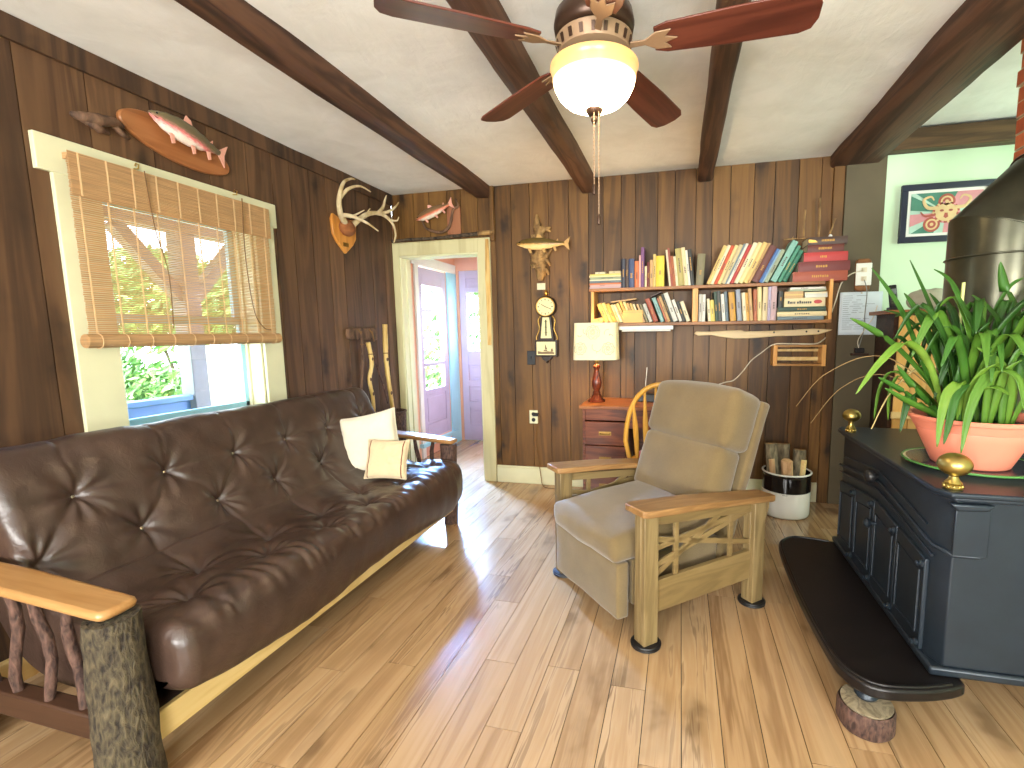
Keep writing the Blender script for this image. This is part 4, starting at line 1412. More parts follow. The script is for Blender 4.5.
stick('walking_stick', 'tallest peeled walking stick standing beside the doorway casing', [(.07, 3.58, 1.385), (.065, 3.575, 1.13), (.06, 3.59, 1.0), (.065, 3.61, .79), (.06, 3.65, .60), (.07, 3.69, .30), (.08, 3.70, .012)], .0185, M_stick, 2)
stick('walking_stick', 'thin reddish walking stick leaning between the two peeled sticks', [(.07, 3.38, 1.20), (.07, 3.42, 1.08), (.07, 3.50, .90), (.07, 3.56, .72)], .009, M_barkred, 3)
stick('walking_stick', 'dark thin walking stick hanging at the left end of the weathered board', [(.07, 3.27, 1.31), (.07, 3.26, 1.1), (.065, 3.235, .9), (.06, 3.23, .7)], .010, M_driftdark, 4)
t = thing('wicker_basket', 'reddish woven basket standing in the corner behind the futon arm', 'basket', (.14, 3.53, 0))
b = MB()
def bas(u, v):
    a = 2 * PI * u
    r_ = (.09 + .022 * v) + .004 * math.sin(a * 24 + (PI if int(v * 24) % 2 else 0))
    return (.14 + r_ * math.cos(a), 3.50 + r_ * math.sin(a), .003 + .66 * v)
b.grid(bas, 72, 26, wrap_u=True)
b.lathe([(.088, .003), (.05, .004), (.01, .004)], (.14, 3.50, 0), 24)
b.build('weave', M_barkred, t, True, smooth=40, fix=False)
MB().tube([(.14 + .114 * math.cos(a), 3.50 + .114 * math.sin(a), .665) for a in [2 * PI * i / 30 for i in range(31)]], .009, 8, cap=False).build('rim', M_barkred, t, True)

# ------------------------------------------------------------------ big fish on driftwood, clock, switches
t = thing('mounted_trout', 'long golden trout on upright driftwood above the banjo clock', 'fish trophy', (1.38, D, 2.0))
b = MB()
rr = random.Random(9)
b.tube(spline([(1.325, D - .02, 2.245), (1.33, D - .025, 2.16), (1.345, D - .03, 2.08), (1.36, D - .03, 1.98), (1.345, D - .035, 1.90), (1.36, D - .035, 1.82), (1.35, D - .03, 1.72)], 44), lerp_list([.008, .03, .045, .052, .06, .05, .02], 44), 10, jit=.22, seed=2)
for k in range(9):
    z0 = 1.80 + k * .042
    sx = rr.choice((-1, 1))
    b.tube(spline([(1.35, D - .03, z0), (1.35 + sx * .05, D - .05, z0 + rr.uniform(-.03, .03)), (1.35 + sx * rr.uniform(.06, .10), D - .03, z0 + rr.uniform(-.05, .05))], 8), lerp_list([.022, .018, .007], 8), 7, jit=.2, seed=k)
b.build('driftwood', M_drift, t, True, smooth=60)
fr = Matrix(((1, 0, -.045), (0, -1, 0), (.045, 0, 1))).transposed().to_4x4()
fr = Matrix((Vector((1, 0, -.045)).normalized(), Vector((0, -1, 0)), Vector((.045, 0, 1)).normalized())).transposed().to_4x4()
fr.translation = (1.172, D - .095, 2.012)
fish(t, fr, .415, .095, .055, M_troutC, M_fingold, -.0)

t = thing('wall_card', 'small cream card on the planks between fish and banjo clock', 'card', (1.348, D, 1.68))
MB().box(1.312, 1.383, D - .006, D - .0005, 1.652, 1.704).build('card', M_cream, t, True, bevel=.002)
MB().tube([(1.348, D - .0065, 1.695), (1.348, D - .011, 1.695)], .003, 8).build('pin', M_brass, t, True)

t = thing('banjo_clock', 'antique banjo wall clock with round cream face and painted base panel', 'clock', (1.392, D, 1.30))
M_clockwood = plain('dark_clock_case', rgb(44, 28, 18), .3, 0, .2, 12)
M_face = plain('clock_face', rgb(232, 216, 160), .4, 0, .04, 6)
M_gilt = metal('gilt', rgb(200, 160, 84), .35)
CX, FZ = 1.396, 1.510
rotY = lambda x, z, y=D - .0005: Matrix.Translation((x, y, z)) @ Matrix.Rotation(PI / 2, 4, 'X')
b = MB().lathe([(.078, 0), (.086, .01), (.088, .05), (.084, .058), (.074, .062)], n=40, mat=rotY(CX, FZ))
b.prism([(CX - .042, 1.44), (CX + .042, 1.44), (CX + .066, 1.235), (CX - .066, 1.235)], D - .05, D - .0005, 'y')
b.prism([(CX - .095, 1.238), (CX + .095, 1.238), (CX + .095, 1.105), (CX - .095, 1.105)], D - .06, D - .0005, 'y')
b.prism([(CX - .05, 1.105), (CX + .05, 1.105), (CX + .03, 1.075), (CX + .012, 1.07), (CX, 1.048), (CX - .012, 1.07), (CX - .03, 1.075)], D - .05, D - .0005, 'y')
b.build('case', M_clockwood, t, True, bevel=.003)
MB().tube([(CX + .0755 * math.cos(a), D - .0635, FZ + .0755 * math.sin(a)) for a in [2 * PI * i / 40 for i in range(41)]], .0048, 8, cap=False).build('bezel', M_gilt, t, True, smooth=60)
b = MB().lathe([(.0005, .0625), (.072, .0625), (.072, .064), (.0005, .0645)], n=40, mat=rotY(CX, FZ))
dial = b.build('dial', M_face, t, True, smooth=40)
b = MB()
yd = D - .0005 - .0655
for k in range(12):
    a = 2 * PI * k / 12
    d_ = Vector((math.sin(a), 0, math.cos(a)))
    b.bar(Vector((CX, yd, FZ)) + d_ * .052, Vector((CX, yd, FZ)) + d_ * .064, .004 if k % 3 else .007, .001, (0, 1, 0))
b.build('hour_marks', M_black, t, True, smooth=0)
for a, L_ in ((-1.05, .038), (1.95, .054)):
    d_ = Vector((math.sin(a), 0, math.cos(a)))
    MB().bar(Vector((CX, yd - .002, FZ)) - d_ * .008, Vector((CX, yd - .002, FZ)) + d_ * L_, .004, .001, (0, 1, 0)).build('hand', M_black, t, True, smooth=0)
b = MB().prism([(CX - .028, 1.425), (CX + .028, 1.425), (CX + .046, 1.255), (CX - .046, 1.255)], D - .054, D - .0495, 'y')
b.build('throat_panel', M_face, t, True, bevel=.001)
b = MB().bar((CX, D - .0545, 1.405), (CX, D - .0545, 1.275), .012, .001, (0, 1, 0))
for k in range(3):
    b.bar((CX - .014, D - .0545, 1.30 + k * .045), (CX + .014, D - .0545, 1.30 + k * .045), .003, .001, (0, 1, 0))
b.build('throat_painting', M_ink, t, True, smooth=0)
MB().box(CX - .080, CX + .080, D - .064, D - .0595, 1.118, 1.226).build('base_panel', M_face, t, True, bevel=.001)
b = MB()                                             # small painted scene: boat, shore, tree
yb = D - .0655
b.prism([(CX - .070, 1.126), (CX + .070, 1.126), (CX + .070, 1.140), (CX + .02, 1.148), (CX - .03, 1.143), (CX - .070, 1.15)], yb, yb + .001, 'y')
b.prism([(CX - .022, 1.150), (CX + .014, 1.150), (CX + .008, 1.160), (CX - .016, 1.160)], yb, yb + .001, 'y')
b.prism([(CX - .008, 1.162), (CX + .012, 1.164), (CX - .006, 1.208)], yb, yb + .001, 'y')
b.prism([(CX + .040, 1.145), (CX + .062, 1.145), (CX + .056, 1.172), (CX + .046, 1.170)], yb, yb + .001, 'y')
b.build('base_painting', plain('painted_scene', rgb(120, 96, 62), .5), t, True, smooth=0)
for s in (-1, 1):
    MB().tube(spline([(CX + s * .050, D - .03, 1.435), (CX + s * .072, D - .03, 1.40), (CX + s * .062, D - .03, 1.33), (CX + s * .088, D - .03, 1.265), (CX + s * .086, D - .03, 1.242)], 20), .0045, 8).build('side_scroll', M_gilt, t, True, smooth=60)
MB().lathe([(.014, 0), (.018, .004), (.008, .012), (.016, .024), (.014, .034), (.004, .05), (.001, .06)], (CX, D - .035, FZ + .084), 16).build('finial', M_gilt, t, True, smooth=50)

t = thing('light_switch', 'black switch plate low left of the banjo clock', 'switch', (1.25, D, 1.09))
MB().box(1.214, 1.286, D - .008, D - .0005, 1.033, 1.150).build('plate', M_black, t, True, bevel=.003)
MB().box(1.244, 1.256, D - .016, D - .0075, 1.08, 1.104).build('toggle', M_black, t, True, bevel=.002)
t = thing('power_outlet', 'cream wall outlet with a black plug beside the desk', 'outlet', (1.262, D, .588))
MB().box(1.224, 1.298, D - .008, D - .0005, .530, .645).build('plate', M_cream, t, True, bevel=.003)
b = MB()
for z in (.563, .612):
    b.lathe([(.0165, 0), (.017, .002), (.012, .003)], n=18, mat=rotY(1.261, z, D - .008))
b.build('socket', M_black, t, True, smooth=40)
t = thing('lamp_cable', 'thin dark lamp cord hanging from the outlet to the floor', 'cord', (1.29, D - .03, .6))
MB().box(1.262, 1.312, D - .040, D - .0115, .598, .626).build('plug', M_black, t, True, bevel=.004)
MB().tube(spline([(1.310, D - .03, .612), (1.325, D - .035, .59), (1.29, D - .03, .48), (1.288, D - .03, .35), (1.31, D - .035, .20), (1.33, D - .05, .08), (1.36, D - .09, .012), (1.44, D - .12, .006), (1.60, D - .12, .006), (1.74, D - .06, .006)], 60), .0035, 6).build('cable', M_cordbrown, t, True, smooth=60)

# ------------------------------------------------------------------ shelf unit
M_shelfw = wood('shelf_wood', rgb(78, 46, 22), rgb(136, 88, 46), rgb(168, 116, 66), 'x', rough=.45, ring=2, fine=50, vary=.2, contrast=.7)
M_shelfl = wood('light_shelf_wood', rgb(160, 104, 46), rgb(206, 146, 76), rgb(222, 172, 104), 'z', rough=.45, ring=2, fine=50, vary=.2, contrast=.6)
SY0, SY1 = 3.672, D - .0015
UZ, LZ = 1.628, 1.366                                   # upper faces of the two boards
sh = thing('wall_bookshelf', 'two tier wooden bookshelf fixed on the plank wall', 'bookshelf', (2.6, D, 1.35))
MB().box(1.782, 3.425, SY0, SY1, UZ - .022, UZ).build('upper_board', M_shelfw, sh, True, bevel=.002)
MB().box(1.800, 3.475, SY0, SY1, LZ - .022, LZ).build('lower_board', M_shelfw, sh, True, bevel=.002)
MB().box(1.800, 1.822, SY0, SY1, LZ + .0005, UZ - .0225).build('side_board', M_shelfl, sh, True, bevel=.002)
MB().box(3.452, 3.475, SY0, SY1, LZ + .0005, UZ + .012).build('side_board', M_shelfl, sh, True, bevel=.002)
MB().box(2.548, 2.588, SY0, SY1, LZ + .0005, UZ - .0225).build('divider', M_shelfl, sh, True, bevel=.002)
t = thing('strip_light', 'slim white light fixture under the left half of the bookshelf', 'light fixture', (2.21, 3.75, 1.34))
MB().box(2.01, 2.415, 3.69, 3.75, 1.312, 1.3435).build('housing', M_white, t, True, bevel=.006)
MB().tube([(2.03, 3.72, 1.309), (2.395, 3.72, 1.309)], .009, 12).build('tube', M_white, t, True, smooth=60)

# ------------------------------------------------------------------ books
PAL = dict(ink=(40, 42, 58), cocoa=(72, 52, 44), navy=(44, 62, 104), orange=(214, 112, 56), rose=(214, 160, 150), purple=(118, 72, 120), cream=(226, 206, 158), maroon=(110, 42, 40), tan=(200, 158, 104), straw=(224, 190, 112), yellow=(232, 196, 40), ivory=(230, 218, 180), brick=(156, 70, 46), rust=(176, 98, 60), moss=(178, 164, 88), white=(224, 220, 206), black=(40, 40, 36), khaki=(120, 110, 72), vermilion=(204, 82, 44), buttercream=(230, 210, 146), sand=(206, 188, 140), slate=(110, 128, 136), crimson=(182, 52, 50), oxblood=(96, 42, 32), blue=(72, 112, 172), sky=(140, 174, 196), sage=(160, 172, 140), seafoam=(124, 176, 160), green=(62, 132, 104), emerald=(40, 112, 84), mustard=(214, 158, 60), amber=(226, 174, 84), ash=(190, 186, 174), aqua=(138, 180, 174), charcoal=(62, 66, 62), pearl=(212, 212, 200), lemon=(220, 200, 96), pine=(48, 70, 58), gold=(196, 142, 44), steel=(146, 152, 164), lilac=(178, 164, 190), mauve=(190, 158, 160))
NAMES = dict(ink='black', cocoa='dark brown', navy='navy blue', rose='pale pink', straw='straw yellow', ivory='ivory', brick='brick red', rust='rust brown', moss='moss green', khaki='mottled olive', vermilion='orange red', buttercream='pale yellow', sand='sand coloured', slate='slate grey', oxblood='thick dark maroon', sky='pale blue', sage='sage green', seafoam='tall sea green', emerald='dark green', mustard='mustard', amber='amber', ash='ash grey', charcoal='charcoal', pearl='pearl white', lemon='lemon and white', pine='pine green', gold='ochre', steel='steel grey', lilac='thin lilac', mauve='mauve spiral bound')
M_pages = plain('book_pages', rgb(224, 210, 176), .9, 0, .06, 60)
BM = {k: plain('cover_' + k, rgb(*[c * .9 + 8 for c in v]), .5, 0, .07, 18) for k, v in PAL.items()}
def ink_for(col):
    return BM['gold'] if sum(PAL[col]) < 330 else BM['cocoa']
def ordinal(i):
    w_ = ['first', 'second', 'third', 'fourth', 'fifth', 'sixth', 'seventh', 'eighth', 'ninth', 'tenth', 'eleventh', 'twelfth', 'thirteenth', 'fourteenth', 'fifteenth', 'sixteenth', 'seventeenth', 'eighteenth', 'nineteenth', 'twentieth', 'twenty-first', 'twenty-second', 'twenty-third', 'twenty-fourth']
    return w_[i]
def book(label, group, fr, thick, height, depth, col, seed, stripes=True):
    """fr: x across the spine, y into the shelf, z up the spine; origin at the lower left front corner"""
    rr = random.Random(seed)
    t = tag(bpy.data.objects.new('book', None), label, 'book', group)
    t.empty_display_size = .03
    C.objects.link(t)
    t.matrix_basis = fr
    c = .0022
    q = MB()
    ns = 5
    sp = []
    for i in range(ns + 1):                              # gently rounded spine
        u = i / ns
        sp.append((thick * u, -.004 * math.sin(PI * u) if thick > .016 else -.0008 * math.sin(PI * u)))
    outer = sp + [(thick, depth), (thick - c, depth), (thick - c, .004), (c, .004), (c, depth), (0, depth)]
    q.prism(outer, 0, height, 'z')
    cov = q.build('cover', BM[col], t, smooth=40)
    MB().box(c, thick - c, .0042, depth - .004, .003, height - .003).build('page_block', M_pages, t, smooth=0)
    if stripes and thick > .014:
        q = MB()
        ym = -.0046 if thick > .016 else -.0016
        z0 = height * rr.uniform(.30, .42)
        n = rr.randint(4, 9)
        z = z0
        w_ = min(.016, thick * rr.uniform(.24, .38))
        for k in range(n):
            L_ = height * rr.uniform(.018, .036)
            if z + L_ > height * .88: break
            q.box(thick / 2 - w_ / 2 * rr.uniform(.75, 1), thick / 2 + w_ / 2 * rr.uniform(.75, 1), ym, ym + .0012, z, z + L_)
            z += L_ + height * .014
        if len(q.f) >= 18:
            o = q.build('spine_lettering', ink_for(col), None, smooth=0)
            o.parent = cov
    return t
ROWS = {
    'upper_left': [(2.044, 0.031, 0.212, 0.0, 'ink'), (2.071, 0.024, 0.209, 0.0, 'cocoa'), (2.104, 0.043, 0.211, 0.0, 'navy'), (2.143, 0.034, 0.193, 0.0, 'orange'), (2.167, 0.014, 0.232, 0.0, 'rose'), (2.186, 0.024, 0.289, 0.0, 'purple'), (2.21, 0.017, 0.153, 0.0, 'cream'), (2.228, 0.02, 0.182, 0.0, 'maroon'), (2.251, 0.025, 0.194, 0.0, 'tan'), (2.273, 0.021, 0.234, 0.0, 'straw'), (2.314, 0.061, 0.222, 0.0, 'yellow'), (2.366, 0.015, 0.263, -5.8, 'ivory'), (2.384, 0.016, 0.273, -6.0, 'brick'), (2.403, 0.02, 0.215, -7.6, 'rust'), (2.422, 0.019, 0.213, -7.7, 'ivory'), (2.458, 0.045, 0.269, -9.1, 'moss'), (2.502, 0.029, 0.272, -8.4, 'cream'), (2.524, 0.016, 0.252, -8.2, 'white'), (2.549, 0.03, 0.259, -8.8, 'black'), (2.596, 0.055, 0.224, 3, 'khaki')],
    'upper_right': [(2.632, 0.028, 0.27, 22.0, 'straw'), (2.659, 0.025, 0.272, 21.9, 'ivory'), (2.684, 0.026, 0.268, 20.6, 'vermilion'), (2.711, 0.027, 0.27, 22.0, 'buttercream'), (2.739, 0.028, 0.27, 22.0, 'sand'), (2.759, 0.013, 0.277, 21.6, 'slate'), (2.776, 0.02, 0.283, 21.9, 'white'), (2.8, 0.028, 0.268, 23.4, 'crimson'), (2.829, 0.031, 0.288, 22.3, 'ivory'), (2.861, 0.033, 0.288, 20.8, 'buttercream'), (2.894, 0.035, 0.287, 22.8, 'straw'), (2.922, 0.02, 0.273, 25.3, 'tan'), (2.965, 0.054, 0.252, 26.0, 'oxblood'), (3.007, 0.024, 0.23, 25.9, 'blue'), (3.024, 0.012, 0.224, 25.6, 'sky'), (3.045, 0.03, 0.224, 23.2, 'sage'), (3.089, 0.045, 0.314, 27.6, 'seafoam'), (3.13, 0.027, 0.244, 26.7, 'green'), (3.163, 0.033, 0.213, 25.3, 'emerald')],
    'lower_left': [(1.922, 0.042, 0.148, -25.8, 'amber'), (1.956, 0.027, 0.153, -22.4, 'straw'), (1.986, 0.033, 0.146, -25.8, 'mustard'), (2.013, 0.023, 0.139, -25.8, 'buttercream'), (2.036, 0.023, 0.139, -23.2, 'cream'), (2.06, 0.025, 0.148, -24.3, 'straw'), (2.088, 0.023, 0.163, -20.0, 'amber'), (2.113, 0.023, 0.158, -20.0, 'buttercream'), (2.135, 0.019, 0.146, -20.1, 'tan'), (2.156, 0.019, 0.144, -19.8, 'straw'), (2.176, 0.017, 0.139, -19.0, 'cream'), (2.204, 0.018, 0.139, -18.3, 'tan'), (2.226, 0.017, 0.137, -19.3, 'khaki'), (2.253, 0.029, 0.139, -19.0, 'ash'), (2.291, 0.038, 0.177, -22.1, 'brick'), (2.339, 0.031, 0.182, -24.1, 'aqua'), (2.368, 0.015, 0.177, -21.3, 'rust'), (2.386, 0.021, 0.191, -20.8, 'tan'), (2.408, 0.019, 0.206, -20.4, 'charcoal'), (2.435, 0.036, 0.215, -19.6, 'pearl'), (2.47, 0.025, 0.163, -17.0, 'white'), (2.496, 0.029, 0.15, -16.3, 'black'), (2.526, 0.031, 0.15, -21.5, 'ivory')],
    'lower_right': [(2.606, 0.024, 0.197, 0, 'ash'), (2.63, 0.023, 0.195, 0, 'white'), (2.654, 0.021, 0.164, -1.5, 'ivory'), (2.683, 0.031, 0.155, -5.6, 'lemon'), (2.712, 0.022, 0.211, -4.7, 'pine'), (2.739, 0.028, 0.217, -6.9, 'charcoal'), (2.769, 0.024, 0.195, -7.0, 'white'), (2.796, 0.022, 0.211, -5.9, 'slate'), (2.835, 0.042, 0.206, -7.3, 'gold'), (2.88, 0.033, 0.222, -5.1, 'steel'), (2.916, 0.026, 0.2, -4.4, 'ivory'), (2.938, 0.018, 0.199, -2.5, 'amber'), (2.959, 0.024, 0.228, -2.2, 'tan'), (2.986, 0.026, 0.219, -1.7, 'rust'), (3.015, 0.028, 0.236, -1.1, 'buttercream'), (3.048, 0.033, 0.235, 0, 'cream'), (3.074, 0.02, 0.235, 0, 'lilac'), (3.104, 0.037, 0.238, 0, 'mauve')],
}
PREV = -1e9
ROWTXT = {'upper_left': 'upper shelf left row', 'upper_right': 'upper shelf right leaning row', 'lower_left': 'lower shelf left leaning row', 'lower_right': 'lower shelf right row'}
for row, items in ROWS.items():
    zz = UZ if row.startswith('upper') else LZ
    prev = PREV if row == 'upper_right' else -1e9
    for i, (x, t_, h_, tilt, col) in enumerate(items):
        if row == 'upper_right': tilt = 23.0 + i * .22
        elif row == 'lower_left': tilt = -24.0 + i * .18 if i else -24.0
        elif row == 'upper_left': tilt = 0 if 0 <= i < 11 else (-6.5 if i < 19 else 3.0)
        else: tilt = 0 if i < 2 or i > 14 else -5.0 if 2 <= i <= 12 else -2.0
        a = math.radians(tilt)
        th = max(.010, t_ * math.cos(a) * .97 - .0006)
        hh = h_ / max(.8, math.cos(a)) - abs(math.sin(a)) * th * .6
        if abs(tilt) > 15: hh = min(hh, .30)
        depth = .145 + .02 * ((i * 7) % 5) / 4
        foot = th / math.cos(a)
        if row == 'lower_left' and i == 0: x = 1.924
        if (row, i) in (('upper_left', 11), ('lower_right', 2)): x += .022 if row == 'upper_left' else .019
        xl = max(x - foot / 2, prev + .0004)
        prev = xl + foot
        if row == 'upper_left': PREV = prev + .018
        if row == 'upper_right': prev_red = prev
        y0 = 3.684 + .004 * ((i * 5) % 4)
        if row == 'lower_left' and 0 < i: y0 += .0
        m = Matrix.Rotation(a, 4, 'Y')                  # positive tilt leans the head to the right
        if a >= 0:
            m = Matrix.Translation((xl + foot, y0, zz + .0006)) @ m @ Matrix.Translation((-th, 0, 0))
        else:
            m = Matrix.Translation((xl, y0, zz + .0006)) @ m
        nm = NAMES.get(col, col)
        book(f'{nm} book, {ordinal(i)} from left, {ROWTXT[row]}', 'books standing on the wall shelf', m, th, hh, depth, col, hash((row, i)) % 1000 if False else i * 13 + len(row))
RED0 = prev_red + .004
def flat_book(label, group, x0, x1, y0, z0, z1, depth, col, yaw=0, seed=0, tilt=0):
    m = Matrix.Translation((x0, y0, z1)) @ Matrix.Rotation(tilt, 4, 'Y') @ Matrix.Rotation(yaw, 4, 'Z') @ Matrix.Rotation(PI / 2, 4, 'Y')
    return book(label, group, m, z1 - z0, x1 - x0, depth, col, seed)
# magazines lying at the left end of the upper shelf
z = UZ + .0004
for i, (col, h_, dx) in enumerate((('mauve', .0135, 0), ('rose', .015, .004), ('orange', .012, -.002), ('slate', .016, .003), ('ivory', .010, 0), ('sage', .017, .004), ('buttercream', .012, -.003), ('lemon', .010, .002))):
    where = ['lowest', 'second from the bottom', 'third from the bottom', 'fourth from the bottom', 'fifth from the bottom', 'third from the top', 'second from the top', 'topmost'][i]
    flat_book(f'{NAMES.get(col, col)} magazine, {where} in the flat pile at the left shelf end', 'magazines lying flat', 1.785 + dx, 2.026 + dx * .5, 3.690 + .003 * (i % 3), z, z + h_, .15, col, 0, i)
    z += h_ + .0004
flat_book('small cream booklet on the left half of the flat magazine pile', 'booklets on the magazines', 1.828, 1.905, 3.70, z, z + .016, .11, 'ivory', 0, 31)
flat_book('small cream booklet on the right half of the flat magazine pile', 'booklets on the magazines', 1.935, 2.022, 3.70, z, z + .019, .11, 'cream', 0, 32)
# red bound volumes lying at the right end of the upper shelf
z = UZ + .0004
for i, (x0, x1, h_, col, lab) in enumerate(((3.205, 3.560, .066, 'brick', 'lowest of the five red and brown volumes lying on the shelf end'), (3.235, 3.572, .066, 'maroon', 'second lowest, ribbed red volume in the pile on the shelf end'),
                                            (3.272, 3.555, .060, 'crimson', 'bright red volume in the middle of the pile on the shelf end'), (3.280, 3.530, .050, 'oxblood', 'dark brown volume, second from the top of the pile on the shelf end'),
                                            (3.268, 3.548, .050, 'cocoa', 'dark brown volume with a gilt corner topping the red pile'))):
    x0 = max(x0, RED0 + (min(z + h_, UZ + .235) - UZ) * math.tan(math.radians(27.2)))
    b_ = flat_book(lab, 'bound volumes lying flat', x0, x1, 3.678 + .004 * (i % 2), z, z + h_, .17, col, 0, 40 + i)
    if i == 4:
        MB().prism([(.014, .002), (.036, .002), (.036, .06), (.020, .045)], -.0062, -.0042, 'y').build('gilt_corner', M_gilt, b_, smooth=0)
    z += h_ + .0004
ZRED = z
# flat pile at the right end of the lower shelf
z = LZ + .0004
for i, (x0, x1, h_, col, lab) in enumerate(((3.130, 3.428, .026, 'slate', 'blue grey flat book, lowest in the pile right of the mauve spiral book'), (3.127, 3.446, .032, 'cream', 'cream flat book second from the bottom of the lower shelf pile'),
                                            (3.130, 3.440, .032, 'pine', 'dark green flat book in the middle of the lower shelf pile'))):
    flat_book(lab, 'flat books on the lower shelf', x0, x1, 3.684, z, z + h_, .16, col, 0, 60 + i)
    z += h_ + .0004
t = thing('slipcase_box', 'thick cream slipcase with black lettering and a red oval in the lower shelf pile', 'box', (3.30, 3.70, z))
MB().box(3.172, 3.436, 3.690, 3.84, z, z + .062).build('case', BM['cream'], t, True, bevel=.003)
b = MB()
x = 3.195
rr = random.Random(2)
for k in range(11):
    w_ = rr.uniform(.007, .012)
    if k == 4: x += .008
    b.box(x, x + w_, 3.6885, 3.6898, z + .022, z + (.042 if k in (0, 5) else .036))
    x += w_ + .0035
b.build('lettering', M_black, t, True, smooth=0)
b = MB().lathe([(.0005, 0), (.026, 0), (.026, .0014), (.0005, .0016)], n=28, mat=rotY(3.388, z + .033, 3.6899) @ Matrix.Scale(.5, 4, (0, 1, 0)))
b.build('oval_mark', BM['crimson'], t, True, smooth=0)
ZB = z + .0624
book('short black book standing between the mauve spiral book and the slipcase', 'flat books on the lower shelf', Matrix.Translation((3.134, 3.69, z)), .030, .110, .13, 'black', 70)
t = thing('cardboard_box', 'small brown cardboard box on the cream slipcase', 'box', (3.23, 3.70, ZB))
MB().box(3.172, 3.295, 3.695, 3.82, ZB, ZB + .045).build('box', BM['tan'], t, True, bevel=.002)
MB().box(3.172, 3.295, 3.6940, 3.6948, ZB + .018, ZB + .026).build('tape', BM['straw'], t, True, smooth=0)
z = ZB
for i, (col, h_) in enumerate((('white', .012), ('pearl', .013), ('ivory', .012))):
    lab = ['lowest of three thin white booklets lying right of the small cardboard box', 'middle of three thin white booklets lying right of the small cardboard box', 'topmost of three thin white booklets lying right of the small cardboard box'][i]
    flat_book(lab, 'white booklets on the slipcase', 3.304, 3.447, 3.690 + .003 * i, z, z + h_, .13, col, 0, 80 + i)
    z += h_ + .0004
z = ZB + .0456
for i, (col, x0, x1, h_) in enumerate((('sage', 3.20, 3.44, .012), ('white', 3.21, 3.435, .014))):
    lab = ['thin green magazine lying on top of the small cardboard box', 'thin white magazine topping the pile at the right end of the lower shelf'][i]
    flat_book(lab, 'magazines topping the lower shelf pile', x0, x1, 3.70, z, z + h_, .14, col, 0, 90 + i)
    z += h_ + .0004
# loose pieces on the lower shelf, left half
t = thing('tan_box', 'small tan cardboard box in front of the leaning books on the lower shelf', 'box', (2.117, 3.675, LZ))
MB().box(2.043, 2.191, 3.673, 3.6832, LZ + .0005, LZ + .094).build('box', BM['amber'], t, True, bevel=.0015)
MB().box(2.043, 2.191, 3.6722, 3.6732, LZ + .078, LZ + .080).build('flap_line', BM['rust'], t, True, smooth=0)
t = thing('wood_block', 'small wooden block at the left end of the lower shelf', 'block', (1.86, 3.676, LZ))
MB().box(-.036, .036, -.006, .0055, 0, .034, mat=Matrix.Rotation(-.16, 4, 'Y')).build('block', M_shelfl, t, bevel=.002)
t.location.z = LZ + .0065
MB().lathe([(.0005, 0), (.010, 0), (.010, .0012), (.0005, .0014)], n=16, mat=Matrix.Translation((0, -.006, .017)) @ Matrix.Rotation(PI / 2, 4, 'X')).build('knot', M_shelfw, t, smooth=0)
def lying(label, x0, z0, x1, z1, th, col, seed):
    d_ = Vector((x1 - x0, 0, z1 - z0))
    a = math.atan2(z1 - z0, x1 - x0)
    m = Matrix.Translation((x0, 3.70, z0 + th)) @ Matrix.Rotation(-a, 4, 'Y') @ Matrix.Rotation(PI / 2, 4, 'Y')
    book(label, 'books laid across the leaning row', m, th, d_.length, .12, col, seed, False)
lying('thin tan book laid across the tops of the yellow leaning books', 1.945, LZ + .154, 2.140, LZ + .174, .010, 'tan', 3)
lying('thin dark brown book laid slanting above the brick red leaning book', 2.245, LZ + .187, 2.325, LZ + .222, .010, 'cocoa', 4)
# twigs on the red pile
t = thing('twig', 'tallest twig standing on the red volumes', 'twig', (3.29, 3.75, ZRED), group='twigs on the red volumes')
MB().tube(spline([(3.292, 3.75, ZRED + .001), (3.290, 3.752, ZRED + .10), (3.294, 3.75, ZRED + .20)], 14), .006, 7, jit=.15).build('stem', M_drift, t, True)
MB().lathe([(.012, 0), (.010, .012), (.005, .016)], (3.292, 3.75, ZRED + .0005), 12).build('base', M_drift, t, True)
t = thing('twig', 'twig with knots standing on the red volumes, nearest the olive post but one', 'twig', (3.385, 3.75, ZRED), group='twigs on the red volumes')
MB().tube(spline([(3.385, 3.75, ZRED + .001), (3.386, 3.75, ZRED + .14), (3.380, 3.75, ZRED + .27)], 14), .007, 7, jit=.2).build('stem', M_drift, t, True)
MB().lathe([(.012, 0), (.010, .012), (.005, .016)], (3.385, 3.75, ZRED + .0005), 12).build('base', M_drift, t, True)
t = thing('twig', 'short slanting twig with a white bead at its foot on the red volumes', 'twig', (3.46, 3.75, ZRED), group='twigs on the red volumes')
MB().tube(spline([(3.448, 3.75, ZRED + .006), (3.462, 3.75, ZRED + .05), (3.485, 3.75, ZRED + .13)], 12), .006, 7, jit=.15).build('stem', M_drift, t, True)
MB().ball((3.458, 3.742, ZRED + .0125), .012).build('bead', M_white, t, True)
t = thing('twig', 'pale twig lying level against the left side of the red pile top', 'twig', (3.22, 3.75, ZRED), group='twigs on the red volumes')
MB().tube(spline([(3.16, 3.73, ZRED + .004), (3.22, 3.735, ZRED + .006), (3.30, 3.74, ZRED + .006)], 12), .005, 7, jit=.15).build('stem', M_drift, t, True)
MB().tube([(3.215, 3.735, ZRED + .008), (3.222, 3.73, ZRED + .024)], [.004, .002], 6).build('spur', M_drift, t, True)

